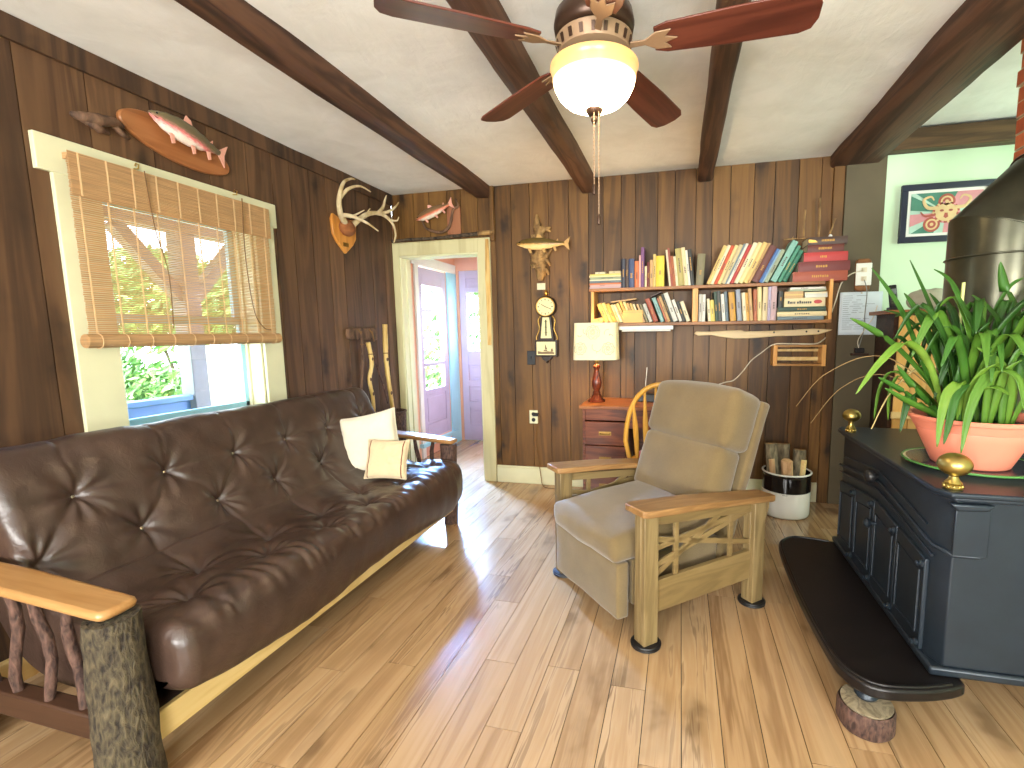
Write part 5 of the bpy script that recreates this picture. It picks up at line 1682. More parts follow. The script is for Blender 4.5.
# driftwood board and the little crate below the shelf, loose cord
t = thing('driftwood_board', 'long pale driftwood board hung flat under the bookshelf', 'driftwood', (3.05, D, 1.26))
out = [(2.569, 1.278), (2.585, 1.296), (2.68, 1.293), (2.82, 1.300), (2.91, 1.300), (2.94, 1.292), (3.05, 1.292), (3.25, 1.298), (3.40, 1.306), (3.545, 1.298), (3.50, 1.282), (3.44, 1.262), (3.30, 1.255), (3.15, 1.252), (3.0, 1.240), (2.86, 1.238), (2.76, 1.252), (2.70, 1.266), (2.60, 1.262)]
MB().prism(out, D - .032, D - .0005, 'y').build('board', wood('pale_driftwood', rgb(176, 146, 98), rgb(214, 188, 142), rgb(232, 212, 172), 'x', ring=2, vary=.1, bump=.2, contrast=.5), t, True, bevel=.006)
for x, z in ((3.14, 1.282), (3.36, 1.285), (3.44, 1.287)):
    MB().lathe([(.0004, 0), (.007, 0), (.005, .0015)], n=12, mat=rotY(x, z, D - .0318)).build('nail', M_black, t, True)
t = thing('wooden_crate', 'small open slatted wooden crate hung under the driftwood board', 'crate', (3.30, D, 1.11))
x0, x1, z0, z1, y0 = 3.128, 3.478, 1.038, 1.190, D - .11
for xa in (x0, x1 - .028):
    MB().box(xa, xa + .028, y0, D - .001, z0, z1).build('end_board', M_shelfl, t, True, bevel=.002)
for za, zb_ in ((z1 - .016, z1), (z0, z0 + .016)):
    MB().box(x0 + .0285, x1 - .0285, y0, D - .001, za, zb_).build('slat', M_honey, t, True, bevel=.002)
for za, zb_ in ((z1 - .05, z1 - .03), (z0 + .035, z0 + .062)):
    MB().box(x0 + .0285, x1 - .0285, D - .018, D - .001, za, zb_).build('back_slat', M_palepine, t, True, bevel=.002)
t = thing('cable', 'thin white cord running from the recliner up along the little crate', 'cord', (2.9, D, 1.0))
MB().tube(spline([(2.66, D - .02, .79), (2.73, D - .016, .87), (2.81, D - .012, .905), (2.87, D - .012, .922), (2.93, D - .012, .985), (2.99, D - .012, 1.07), (3.06, D - .012, 1.13), (3.13, D - .114, 1.196), (3.25, D - .114, 1.199), (3.40, D - .114, 1.198), (3.47, D - .05, 1.225), (3.50, D - .012, 1.25)], 70), .0042, 6).build('wire', M_cordwhite, t, True, smooth=60)
MB().lathe([(.009, 0), (.009, .02), (.004, .024)], (3.5, D - .012, 1.245), 10).build('end_plug', M_cordwhite, t, True)
# ------------------------------------------------------------------ ceiling fan
M_bronze = plain('fan_bronze', rgb(74, 54, 42), .35, .6, .1, 10)
M_fanband = plain('fan_pale_band', rgb(150, 122, 94), .4, .2, .06, 10)
M_blade = wood('cherry_blade', rgb(52, 24, 18), rgb(92, 46, 34), rgb(116, 64, 48), 'x', rough=.35, ring=2, fine=50, vary=.1, bump=.03, contrast=.6)
M_bowl = Mat('lit_bowl_glass')
_lw = M_bowl.n('ShaderNodeTexCoord')
_sp = M_bowl.n('ShaderNodeSeparateXYZ')
M_bowl.l(_lw.outputs['Generated'], _sp.inputs[0])
M_bowl.l(M_bowl.ramp(_sp.outputs[2], [(.0, (1, .76, .46, 1)), (.55, (1, .70, .36, 1)), (.86, (1, .58, .20, 1))]), M_bowl.p.inputs['Emission Color'])
M_bowl.set(Roughness=.3, **{'Base Color': rgb(190, 140, 84)})
_es = M_bowl.n('ShaderNodeMapRange')
M_bowl.l(_sp.outputs[2], _es.inputs[0])
_es.inputs[1].default_value, _es.inputs[2].default_value = .30, .66
_es.inputs[3].default_value, _es.inputs[4].default_value = 30.0, .5
M_bowl.l(_es.outputs[0], M_bowl.p.inputs['Emission Strength'])
M_bowl = M_bowl.m
FX, FY = 2.17, 1.72
fan = thing('ceiling_fan', 'ceiling fan with five cherry blades and a lit frosted glass bowl', 'ceiling fan', (FX, FY, 2.5))
b = MB().lathe([(.085, 2.492), (.085, 2.44), (.055, 2.415), (.045, 2.39), (.10, 2.375), (.128, 2.345), (.135, 2.31), (.13, 2.285), (.118, 2.275)], (FX, FY, 0), 36)
b.build('motor_housing', M_bronze, fan, True, smooth=40)
b = MB().lathe([(.118, 2.276), (.128, 2.268), (.118, 2.225), (.098, 2.215), (.09, 2.214)], (FX, FY, 0), 36)
band = b.build('vent_band', M_fanband, fan, True, smooth=40)
for k in range(20):
    b = MB()
    a = 2 * PI * (k + .5) / 20
    m = Matrix.Translation((FX, FY, 0)) @ Matrix.Rotation(a, 4, 'Z')
    b.add([(m @ Vector(p)) for p in ((.1262, -.006, 2.256), (.1262, .006, 2.256), (.1212, .006, 2.232), (.1212, -.006, 2.232), (.1302, -.006, 2.256), (.1302, .006, 2.256), (.1225, .006, 2.231), (.1225, -.006, 2.231))],
          [(0, 1, 2, 3), (4, 7, 6, 5), (0, 4, 5, 1), (1, 5, 6, 2), (2, 6, 7, 3), (3, 7, 4, 0)])
    b.build('vent_slot', M_bronze, fan, True, smooth=0)
MB().lathe([(.06, 2.214), (.075, 2.205), (.118, 2.200), (.135, 2.194), (.137, 2.1915), (.10, 2.191)], (FX, FY, 0), 36).build('light_fitter', M_bronze, fan, True, smooth=40)
prof = [(.140, 2.190), (.1475, 2.186), (.149, 2.178), (.145, 2.170), (.143, 2.162), (.141, 2.145), (.134, 2.120), (.120, 2.094), (.097, 2.072), (.064, 2.056), (.03, 2.049), (.001, 2.048)]
bw = MB()
bw.lathe(prof, (FX, FY, 0), 48)
bw.build('glass_bowl', M_bowl, fan, True, smooth=60)
MB().lathe([(.030, 2.056), (.031, 2.048), (.022, 2.034), (.011, 2.026), (.012, 2.016), (.006, 2.004), (.001, 2.002)], (FX, FY, 0), 20).build('finial', M_bronze, fan, True, smooth=50)
for k in range(5):
    a = math.radians(-2 + 72 * k)
    m = Matrix.Translation((FX, FY, 2.238)) @ Matrix.Rotation(a, 4, 'Z') @ Matrix.Rotation(math.radians(-13), 4, 'X')
    out = [(.20, -.045), (.24, -.058), (.45, -.069), (.64, -.072), (.675, -.060), (.69, -.025), (.69, .025), (.675, .060), (.64, .072), (.45, .069), (.24, .058), (.20, .045)]
    q = MB().prism(out, 0, .007, rnd=k / 5)
    o = q.build('blade', M_blade, bevel=.002)
    o.matrix_basis = fan.matrix_basis.inverted() @ m
    o.parent = fan
    q = MB()
    q.prism([(.10, -.012), (.17, -.010), (.205, -.034), (.255, -.036), (.235, -.012), (.275, 0), (.235, .012), (.255, .036), (.205, .034), (.17, .010), (.10, .012)], -.006, -.0005)
    ir = q.build('blade_iron', M_fanband, bevel=.002)
    ir.matrix_basis = Matrix.Translation((0, 0, 0))
    ir.parent = o
for dx, z1, nm in ((.004, 1.80, 'pull_chain'), (.020, 1.70, 'pull_chain')):
    x, y = FX + dx, FY - .028
    q = MB().tube([(x, y, 2.03), (x, y, z1)], .0016, 6)
    zz = 2.02
    while zz > z1 + .01:
        q.ball((x, y, zz), .0026, n=6, m=4)
        zz -= .012
    c_ = q.build(nm, M_fanband, fan, True)
    kb = MB().lathe([(.002, z1), (.006, z1 - .006), (.007, z1 - .02), (.006, z1 - .034), (.001, z1 - .038)], (x, y, 0), 12).build('chain_knob', M_bronze, None)
    kb.matrix_basis = fan.matrix_basis.inverted()
    kb.parent = c_

# ------------------------------------------------------------------ framed print on the green wall
t = thing('framed_print', 'dark blue framed print of a horned figure with rays on the green wall', 'picture', (4.16, D, 2.06))
PX0, PX1, PZ0, PZ1 = 3.915, 4.455, 1.880, 2.262
fy = D - .0005
M_frame = plain('blue_black_frame', rgb(34, 42, 60), .35, 0, .1, 8)
b = MB()
w_ = .04
for (a, c, e, f) in ((PX0, PX1, PZ0, PZ0 + w_), (PX0, PX1, PZ1 - w_, PZ1), (PX0, PX0 + w_, PZ0 + w_, PZ1 - w_), (PX1 - w_, PX1, PZ0 + w_, PZ1 - w_)):
    b.box(a, c, fy - .028, fy, e, f)
b.build('frame', M_frame, t, True, bevel=.004)
MB().box(PX0 + w_, PX1 - w_, fy - .012, fy, PZ0 + w_, PZ1 - w_).build('mat_board', M_white, t, True, smooth=0)
ax0, ax1, az0, az1 = PX0 + .062, PX1 - .062, PZ0 + .06, PZ1 - .06
cxp, czp = ax0 + .21, (az0 + az1) / 2
pal = [plain('print_teal', rgb(66, 122, 104), .6), plain('print_pale', rgb(168, 200, 186), .6), plain('print_pink', rgb(204, 138, 146), .6), plain('print_red', rgb(160, 78, 66), .6), plain('print_cream', rgb(206, 178, 132), .6), plain('print_dark', rgb(62, 70, 58), .6)]
b = MB()
b.box(ax0, ax1, fy - .0135, fy - .0121, az0, az1, 1)
ring = []
per = 2 * (ax1 - ax0) + 2 * (az1 - az0)
def rim(d):
    W_, H_ = ax1 - ax0, az1 - az0
    d %= per
    if d < W_: return (ax0 + d, az1)
    d -= W_
    if d < H_: return (ax1, az1 - d)
    d -= H_
    if d < W_: return (ax1 - d, az0)
    return (ax0, az0 + d - W_)
ray = [(0.02, .20, 0), (.20, .36, 2), (.36, .44, 1), (.44, .56, 0), (.58, .66, 2), (.70, .80, 0), (.84, .90, 2), (.92, .99, 0)]
for a, c, k in ray:
    n = 6
    pts = [(cxp, czp)] + [rim(per * (a + (c - a) * i / n)) for i in range(n + 1)]
    b.prism(pts, fy - .0143, fy - .0136, 'y', k)
b.build('rays', pal, t, True, smooth=0)
b = MB()
yf = fy - .0146
def disc(x, z, r_, k, lay, n=20, sx=1):
    b.prism([(x + math.cos(2 * PI * i / n) * r_ * sx, z + math.sin(2 * PI * i / n) * r_) for i in range(n)], yf - .0006 * lay - .0005, yf - .0006 * lay, 'y', k)
for x, z, r_ in ((cxp - .08, czp - .075, .05), (cxp + .085, czp - .06, .05), (cxp + .0, czp + .07, .05)):
    disc(x, z, r_, 3, 1); disc(x, z, r_ * .72, 4, 2); disc(x, z, r_ * .5, 3, 3); disc(x, z, r_ * .22, 4, 4)
disc(cxp, czp, .070, 3, 2, sx=1.15); disc(cxp, czp, .058, 4, 3, sx=1.15)
for s in (-1, 1):
    disc(cxp + s * .026, czp + .012, .008, 3, 4, 12, 1.6); disc(cxp + s * .026, czp + .012, .003, 5, 5, 8)
b.prism([(cxp - .008, czp - .004), (cxp + .008, czp - .004), (cxp + .014, czp - .030), (cxp, czp - .040), (cxp - .014, czp - .030)], yf - .003, yf - .0024, 'y', 3)
for k in range(14):
    a = 2 * PI * k / 14
    disc(cxp + .075 * math.cos(a), czp + .064 * math.sin(a), .0075, 4 if k % 2 else 2, 4, 10)
for s in (-1, 1):                                      # curling horns and tendrils
    pts = spline([(cxp + s * .05, yf - .002, czp + .03), (cxp + s * .11, yf - .002, czp + .035), (cxp + s * .135, yf - .002, czp + .085), (cxp + s * .095, yf - .002, czp + .105), (cxp + s * .075, yf - .002, czp + .08)], 18)
    b.tube(pts, lerp_list([.013, .012, .008, .004], 18), 6, 4, flat=.15, up=(0, 1, 0))
    pts = spline([(cxp + s * .06, yf - .0015, czp - .01), (cxp + s * .12, yf - .0015, czp - .02), (cxp + s * .15, yf - .0015, czp + .01)], 12)
    b.tube(pts, lerp_list([.010, .008, .003], 12), 6, 3, flat=.15, up=(0, 1, 0))
b.build('figure', pal, t, True, smooth=0)
t['label'] = 'dark blue framed print with teal rays and a curly horned figure on the green wall'

# ------------------------------------------------------------------ things on the olive post
M_darkoakblock = wood('brown_block_wood', rgb(74, 44, 24), rgb(124, 80, 46), rgb(150, 104, 64), 'z', vary=.1, contrast=.6)
yp = D - .0355
t = thing('switch_box', 'white wall outlet box on a rounded brown wooden block on the olive post', 'outlet', (3.70, yp, 1.67))
out = [(3.650, 1.575), (3.668, 1.562), (3.728, 1.562), (3.746, 1.575), (3.746, 1.770), (3.728, 1.783), (3.668, 1.783), (3.650, 1.770)]
MB().prism(out, yp - .03, yp, 'y').build('wood_block', M_darkoakblock, t, True, bevel=.008)
MB().box(3.648, 3.747, yp - .040, yp - .0305, 1.600, 1.752).build('plate', M_white, t, True, bevel=.004)
b = MB()
for z in (1.645, 1.705):
    b.box(3.680, 3.715, yp - .0425, yp - .0402, z - .016, z + .016)
b.build('socket', M_cordwhite, t, True, bevel=.003)
M_paper = plain('pale_blue_paper', rgb(206, 218, 226), .7, 0, .03, 5)
t = thing('notice_sheet', 'pale printed paper sheet pinned on the olive post below the outlet box', 'paper', (3.70, yp, 1.41))
b = MB()
def sheet(u, v):
    return (3.566 + .27 * u, yp - .004 - .006 * math.sin(PI * u) - .01 * max(0, .25 - v), 1.258 + .30 * v)
b.grid(sheet, 12, 12)
o = b.build('sheet', M_paper, t, True, fix=False)
md = o.modifiers.new('thickness', 'SOLIDIFY'); md.thickness = .0008
b = MB()
rr = random.Random(5)
for k in range(17):
    z = 1.53 - k * .0145
    x = 3.585
    for c_ in range(rr.choice((1, 2, 2, 3))):
        L_ = rr.uniform(.025, .07)
        if x + L_ > 3.82: break
        b.box(x, x + L_, yp - .0145, yp - .0135, z, z + .0028)
        x += L_ + rr.uniform(.012, .03)
b.build('print_lines', plain('grey_print', rgb(130, 142, 152), .8), t, True, smooth=0)
MB().lathe([(.0005, 0), (.006, .001), (.005, .006), (.001, .008)], n=12, mat=rotY(3.70, 1.55, yp - .0105)).build('pin', M_button, t, True)
t = thing('charger', 'small black charger block on a ledge under the paper sheet', 'charger', (3.70, yp, 1.14))
MB().box(3.655, 3.765, yp - .030, yp, 1.112, 1.128).build('ledge', M_darkrail, t, True, bevel=.002)
MB().box(3.675, 3.735, yp - .035, yp - .002, 1.1285, 1.165).build('body', M_black, t, True, bevel=.005)
MB().tube(spline([(3.70, yp - .02, 1.165), (3.69, yp - .03, 1.22), (3.73, yp - .03, 1.30), (3.78, yp - .02, 1.38), (3.80, yp - .02, 1.46)], 24), .003, 6).build('lead', M_cordwhite, t, True)
t = thing('cable', 'looped pale cord from the outlet box down past the bookshelf end', 'cord', (3.62, yp, 1.55))
MB().tube(spline([(3.690, yp - .045, 1.70), (3.62, yp - .03, 1.68), (3.565, yp - .02, 1.62), (3.535, yp - .02, 1.50), (3.515, yp - .012, 1.42)], 30), .0042, 6).build('wire', M_cordwhite, t, True, smooth=60)
MB().box(3.684, 3.70, yp - .055, yp - .043, 1.695, 1.715).build('end_plug', M_cordwhite, t, True, bevel=.002)
t = thing('cable', 'thin grey cord hanging straight down in front of the paper sheet', 'cord', (3.70, yp, 1.4))
MB().tube(spline([(3.70, yp - .045, 1.64), (3.722, yp - .045, 1.55), (3.722, yp - .03, 1.40), (3.72, yp - .03, 1.28), (3.70, yp - .02, 1.17)], 30), .003, 6).build('wire', plain('grey_cord', rgb(130, 130, 126), .6), t, True, smooth=60)
MB().box(3.692, 3.708, yp - .055, yp - .043, 1.636, 1.656).build('end_plug', M_cordwhite, t, True, bevel=.002)

# ------------------------------------------------------------------ pine cupboard behind the stove
t = thing('pine_cupboard', 'light pine cupboard of upright boards standing behind the stove', 'cupboard', (3.95, 3.58, 0))
M_pinez = wood('yellow_pine_upright', rgb(184, 132, 64), rgb(222, 174, 100), rgb(236, 200, 134), 'z', rough=.45, ring=2, fine=50, knots=.4, vary=.35, bump=.06, contrast=.55)
b = MB().box(3.79, 3.812, 3.50, 3.79, 0, 1.39).box(4.168, 4.19, 3.50, 3.79, 0, 1.39).box(3.79, 4.19, 3.77, 3.79, 0, 1.39).box(3.79, 4.19, 3.50, 3.77, .02, .04)
b.build('carcass', M_darkrail, t, True, bevel=.002)
for i in range(4):
    x = 3.813 + i * .089
    MB().box(x, x + .087, 3.485, 3.4995, .07, 1.38, 0, .2 + .2 * i).build('front_board', M_pinez, t, True, bevel=.003)
for z in (.72, 1.02):
    MB().box(3.80, 4.18, 3.470, 3.4845, z, z + .045).build('batten', M_palepine, t, True, bevel=.003)
MB().box(3.745, 4.235, 3.46, 3.80, 1.3905, 1.415).build('top_board', M_plaque, t, True, bevel=.003)
t = thing('cordless_phone', 'black cordless phone handset standing on the pine cupboard', 'phone', (3.815, 3.58, 1.415))
fr_ = Matrix.Translation((3.815, 3.58, 1.4155)) @ Matrix.Rotation(-.12, 4, 'Y')
MB().box(-.035, .035, -.04, .03, 0, .02).build('cradle', M_black, t, bevel=.005)
o = MB().box(-.024, .024, -.014, .012, .012, .165).build('handset', M_black, bevel=.009)
o.matrix_basis = Matrix.Rotation(-.13, 4, 'Y'); o.parent = t
MB().box(-.016, .016, -.0152, -.0138, .105, .14).build('screen', plain('phone_screen', rgb(120, 128, 130), .2), o, bevel=.001)
b = MB()
for i in range(3):
    for j in range(3):
        b.box(-.015 + i * .011, -.007 + i * .011, -.0152, -.0138, .045 + j * .016, .055 + j * .016)
b.build('keys', M_ink, o, smooth=0)
t = thing('paper_bag', 'rumpled grey paper bag lying on the pine cupboard top', 'bag', (4.03, 3.60, 1.416))
def bag(u, v):
    a = 2 * PI * u
    n_ = 1 + .16 * noise.noise(Vector((math.cos(a) * 1.6, math.sin(a) * 1.6, v * 3)))
    k = math.sin(PI * min(.98, .08 + .9 * v)) ** .45
    return (4.03 + .125 * math.cos(a) * k * n_, 3.63 + .09 * math.sin(a) * k * n_, 1.4165 + .13 * v * (1 + .2 * noise.noise(Vector((u * 3, v, 2)))))
b = MB().grid(bag, 40, 16, wrap_u=True)
b.build('bag', plain('grey_paper', rgb(176, 172, 152), .8, 0, .1, 8), t, True, smooth=30, fix=False)
MB().tube([bag(.55 + .06 * i, .93) for i in range(8)], .006, 6).build('folded_edge', plain('grey_paper_edge', rgb(160, 156, 138), .8), t, True)

# ------------------------------------------------------------------ stoneware crock with firewood
t = thing('stoneware_crock', 'white stoneware crock with glossy black upper half by the plank wall', 'crock', (3.215, 3.58, 0))
cyc = (3.215, 3.58, 0)
M_glaze = plain('white_glaze', rgb(216, 214, 206), .2, 0, .03, 6)
M_blackglaze = plain('black_glaze', rgb(24, 20, 20), .12, 0, .1, 6)
MB().lathe([(.135, .0005), (.150, .006), (.156, .02), (.158, .185)], cyc, 40).build('lower_body', M_glaze, t, True, smooth=50)
q = MB()
prof = [(.1583, .1855), (.159, .27), (.158, .29), (.163, .296), (.163, .312), (.148, .312), (.146, .295), (.144, .06), (.02, .055)]
vs, fs = [], []
n = 40
for r_, z in prof:
    for k in range(n):
        a = 2 * PI * k / n
        vs.append((cyc[0] + r_ * math.cos(a), cyc[1] + r_ * math.sin(a), z))
for i in range(len(prof) - 1):
    for k in range(n):
        a_, b_ = i * n + k, i * n + (k + 1) % n
        fs.append((a_, b_, b_ + n, a_ + n))
q.add(vs, fs)
q.build('upper_band', M_blackglaze, t, True, smooth=40, fix=False)
MB().tube([(cyc[0] + .157 * math.cos(a), cyc[1] + .157 * math.sin(a), .311) for a in [2 * PI * i / 40 for i in range(41)]], .0072, 8, cap=False).build('rim', M_glaze, t, True)
a0 = -1.9
pts = []
b = MB()
for k in range(6):
    a = a0 + k * .035
    p = Vector((cyc[0] + .1592 * math.cos(a), cyc[1] + .1592 * math.sin(a), .172))
    b.bar(p, p + Vector((.003, -.001, .006 if k % 2 else .008)), .0015, .002)
b.build('stamp', M_ink, t, True, smooth=0)
M_logend = wood('split_wood', rgb(150, 106, 66), rgb(196, 154, 108), rgb(214, 178, 136), 'z', ring=3, vary=.3, bump=.2)
def log_(label, base, top, r_, seed, mats, cut):
    base, top = Vector(base), Vector(top)
    t = thing('firewood_log', label, 'firewood', base, group='firewood in the crock')
    d_ = (top - base)
    rr = random.Random(seed)
    n_ = 9
    ang = sorted(rr.uniform(0, 2 * PI) for _ in range(n_))
    poly = [(math.cos(2 * PI * i / n_) * r_ * rr.uniform(.75, 1.1), math.sin(2 * PI * i / n_) * r_ * rr.uniform(.75, 1.1)) for i in range(n_)]
    if cut: poly = [(x, max(y, -r_ * .25)) for x, y in poly]
    z = d_.normalized(); x = z.cross(Vector((0, 1, .1))).normalized(); y = z.cross(x)
    m = Matrix((x, y, z)).transposed().to_4x4(); m.translation = base
    ns = 8
    vs, fs = [], []
    for i in range(ns + 1):
        for j, p in enumerate(poly):
            k = 1 + .05 * noise.noise(Vector((i * .6, j * 1.3, seed)))
            vs.append((p[0] * k, p[1] * k, d_.length * i / ns))
    N_ = len(poly)
    for i in range(ns):
        for j in range(N_):
            a, b_ = i * N_ + j, i * N_ + (j + 1) % N_
            fs.append((a, b_, b_ + N_, a + N_))
    q = MB().add(vs, fs, mat=m)
    q.build('side', mats[0], t, True, smooth=30, fix=False)
    e = MB().prism(poly, d_.length - .001, d_.length + .002, mat=m)
    e.build('cut_end', mats[1], t, True)
    e = MB().prism(poly, -.002, .001, mat=m)
    e.build('cut_end', mats[1], t, True)
gb = bark('grey_log_bark', rgb(82, 72, 54), rgb(160, 146, 116), 30, .7)
log_('grey firewood slab at the back left of the crock', (3.140, 3.615, .066), (3.108, 3.645, .49), .046, 1, (gb, M_drift), True)
log_('tallest grey firewood piece in the middle of the crock', (3.215, 3.662, .066), (3.210, 3.695, .48), .046, 2, (gb, M_drift), True)
log_('grey firewood piece at the back right of the crock', (3.290, 3.615, .066), (3.305, 3.650, .45), .044, 3, (gb, M_drift), False)
log_('short cut log with pinkish end at the front of the crock', (3.222, 3.555, .066), (3.195, 3.505, .40), .040, 4, (M_logend, M_logend), False)
log_('thin pinkish split stick at the left front of the crock', (3.140, 3.550, .066), (3.105, 3.530, .40), .020, 5, (M_logend, M_logend), True)
log_('pale split stick at the right edge of the crock', (3.295, 3.545, .066), (3.318, 3.545, .40), .018, 6, (M_palepine, M_palepine), True)

# ------------------------------------------------------------------ cast iron stove
M_iron = plain('stove_iron', rgb(36, 45, 54), .38, .3, .12, 14, .08)
M_ironside = M_iron
M_hearth = plain('hearth_iron', rgb(24, 20, 20), .36, .3, .25, 7, .06)
M_pipe = Mat('dark_stove_pipe')
M_pipe.set(Roughness=.28, Metallic=.7)
_tc = M_pipe.n('ShaderNodeTexCoord')
_nz = M_pipe.n('ShaderNodeTexNoise', i_Scale=9.0, i_Detail=5.0)
M_pipe.l(_tc.outputs['Object'], _nz.inputs['Vector'])
M_pipe.l(M_pipe.ramp(_nz.outputs[0], [(.3, rgb(58, 58, 46)), (.7, rgb(82, 80, 64))]), M_pipe.p.inputs['Base Color'])
M_pipe = M_pipe.m
M_gold = metal('brass_ball', rgb(178, 158, 92), .36)
st = thing('iron_stove', 'black cast iron parlour stove with folding doors and a rounded front hearth', 'stove', (3.5, 2.15, 0))
SX0, SX1, Y0, Y1, ZT = 3.28, 3.915, 1.672, 2.685, .80
HZ = .185
# hearth plate: rounded front corners
out = [(3.36, 1.640), (3.31, 1.610), (3.22, 1.578), (3.11, 1.56), (3.05, 1.578), (3.01, 1.63), (2.99, 1.72), (2.975, 2.0), (2.975, 2.30), (2.985, 2.56), (3.005, 2.65), (3.05, 2.705), (3.11, 2.725), (3.24, 2.70), (3.36, 2.66)]
P2 = []
for i in range(len(out)):
    P2.append((out[i][0], out[i][1]))
sm = [(p.x, p.y) for p in spline([(x, y, 0) for x, y in P2], 60)]
hb = MB().prism(sm, HZ - .040, HZ)
hb.build('hearth_plate', M_hearth, st, True, bevel=.014, seg=3)
rimp = [(x * .0 + (x + (3.30 - x) * .03), y + (2.14 - y) * .03, HZ + .001) for x, y in sm[4:-4]]
MB().tube(rimp, .006, 8).build('hearth_lip', M_hearth, st, True, smooth=60)
MB().box(SX0 - .012, SX1 + .01, Y0 - .012, Y1 + .012, HZ + .0005, HZ + .03).build('base_molding', M_iron, st, True, bevel=.008)
# body with chamfered front corners
ch = .055
def outline(x0, x1, y0, y1, c):
    return [(x0 + c * .5, y0), (x1, y0), (x1, y1), (x0 + c * .5, y1), (x0, y1 - c), (x0, y0 + c)]
MB().prism(outline(SX0, SX1, Y0, Y1, ch), HZ + .03, ZT - .03).build('body', M_iron, st, True, bevel=.004)
MB().prism(outline(SX0 - .012, SX1 + .01, Y0 - .016, Y1 + .010, ch), ZT - .032, ZT - .018).build('top_molding', M_iron, st, True, bevel=.005)
MB().prism(outline(SX0 - .028, SX1 + .012, Y0 - .030, Y1 + .016, ch), ZT - .018, ZT).build('top_plate', M_iron, st, True, bevel=.006)
# pedimented moldings across the front, wrapping onto the side
ym = (Y0 + Y1) / 2
for dz, r_, e in ((0, .007, .0), (-.035, .005, .0), (.052, .004, .05)):
    pk = .055 if dz < .05 else .05
    pts = [(SX0 - .004, Y1 - .03 - e, .612 + dz), (SX0 - .004, ym + .02, .612 + pk + dz), (SX0 - .004, ym - .02, .612 + pk + dz), (SX0 - .004, Y0 + ch * .9 + e, .600 + dz)]
    if dz > -.03 and dz < .05: pts += [(SX0 + ch * .5, Y0 - .004, .592 + dz), (SX0 + .10, Y0 - .004, .592 + dz)]
    MB().tube(pts, r_, 8).build('molding', M_iron, st, True, smooth=60)
b = MB().prism([(SX0 + .022, ZT - .05), (SX0 + .115, ZT - .05), (SX0 + .115, .592), (SX0 + .022, .592)], Y0 - .010, Y0 + .001, 'y')
b.build('side_plate', M_iron, st, True, bevel=.003)
b = MB().prism([(SX0 + .0, ZT - .036), (SX0 + .12, ZT - .036), (SX0 + .10, ZT - .056), (SX0 + .02, ZT - .06)], Y0 - .024, Y0 + .001, 'y')
b.build('corner_bracket', M_iron, st, True, bevel=.006)
kn = MB().lathe([(.010, 0), (.012, .012), (.026, .018), (.030, .032), (.022, .046), (.004, .05)], n=20, mat=Matrix.Translation((SX0, ym + .02, .685)) @ Matrix.Rotation(-PI / 2, 4, 'Y'))
kn.build('damper_knob', M_black, st, True, smooth=50)
# four folding door leaves, each with a raised frame, panel, bolt and hinge
yd0, yd1 = Y0 + ch + .012, Y1 - ch - .012
lw = (yd1 - yd0) / 4
for i in range(4):
    a, c = yd0 + i * lw + .002, yd0 + (i + 1) * lw - .002
    zt_a = .575 + (.05 * (1 - abs((a - ym) / (yd1 - ym)))) - .035
    zt_c = .575 + (.05 * (1 - abs((c - ym) / (yd1 - ym)))) - .035
    zb = HZ + .036
    lf = MB().prism([(a, zb), (c, zb), (c, zt_c), (a, zt_a)], SX0 - .014, SX0 + .001, 'x').build('door_leaf', M_iron, st, True, bevel=.003)
    m_ = .026
    fr_out = [(a + .008, zb + .012), (c - .008, zb + .012), (c - .008, zt_c - .012), (a + .008, zt_a - .012)]
    q = MB()
    P4 = [(SX0 - .0155, a + m_, zb + .05), (SX0 - .0155, c - m_, zb + .05), (SX0 - .0155, c - m_, zt_c - .05), (SX0 - .0155, a + m_, zt_a - .05)]
    q.tube(P4 + [P4[0]], .0045, 6, cap=False)
    o = q.build('panel_molding', M_iron, None, smooth=50); o.matrix_basis = st.matrix_basis.inverted(); o.parent = lf
    for z in (zb + .02, zt_a - .02):
        q = MB().lathe([(.012, 0), (.013, .006), (.007, .012), (.010, .018), (.002, .024)], n=14, mat=Matrix.Translation((SX0 - .014, a + .012, z)) @ Matrix.Rotation(-PI / 2, 4, 'Y'))
        o = q.build('hinge_boss', M_iron, None, smooth=50); o.matrix_basis = st.matrix_basis.inverted(); o.parent = lf
q = MB().lathe([(.008, 0), (.008, .02), (.018, .026), (.02, .036), (.010, .046), (.002, .047)], n=18, mat=Matrix.Translation((SX0 - .014, ym - .03, .50)) @ Matrix.Rotation(-PI / 2, 4, 'Y'))
q.build('door_knob', M_iron, st, True, smooth=50)
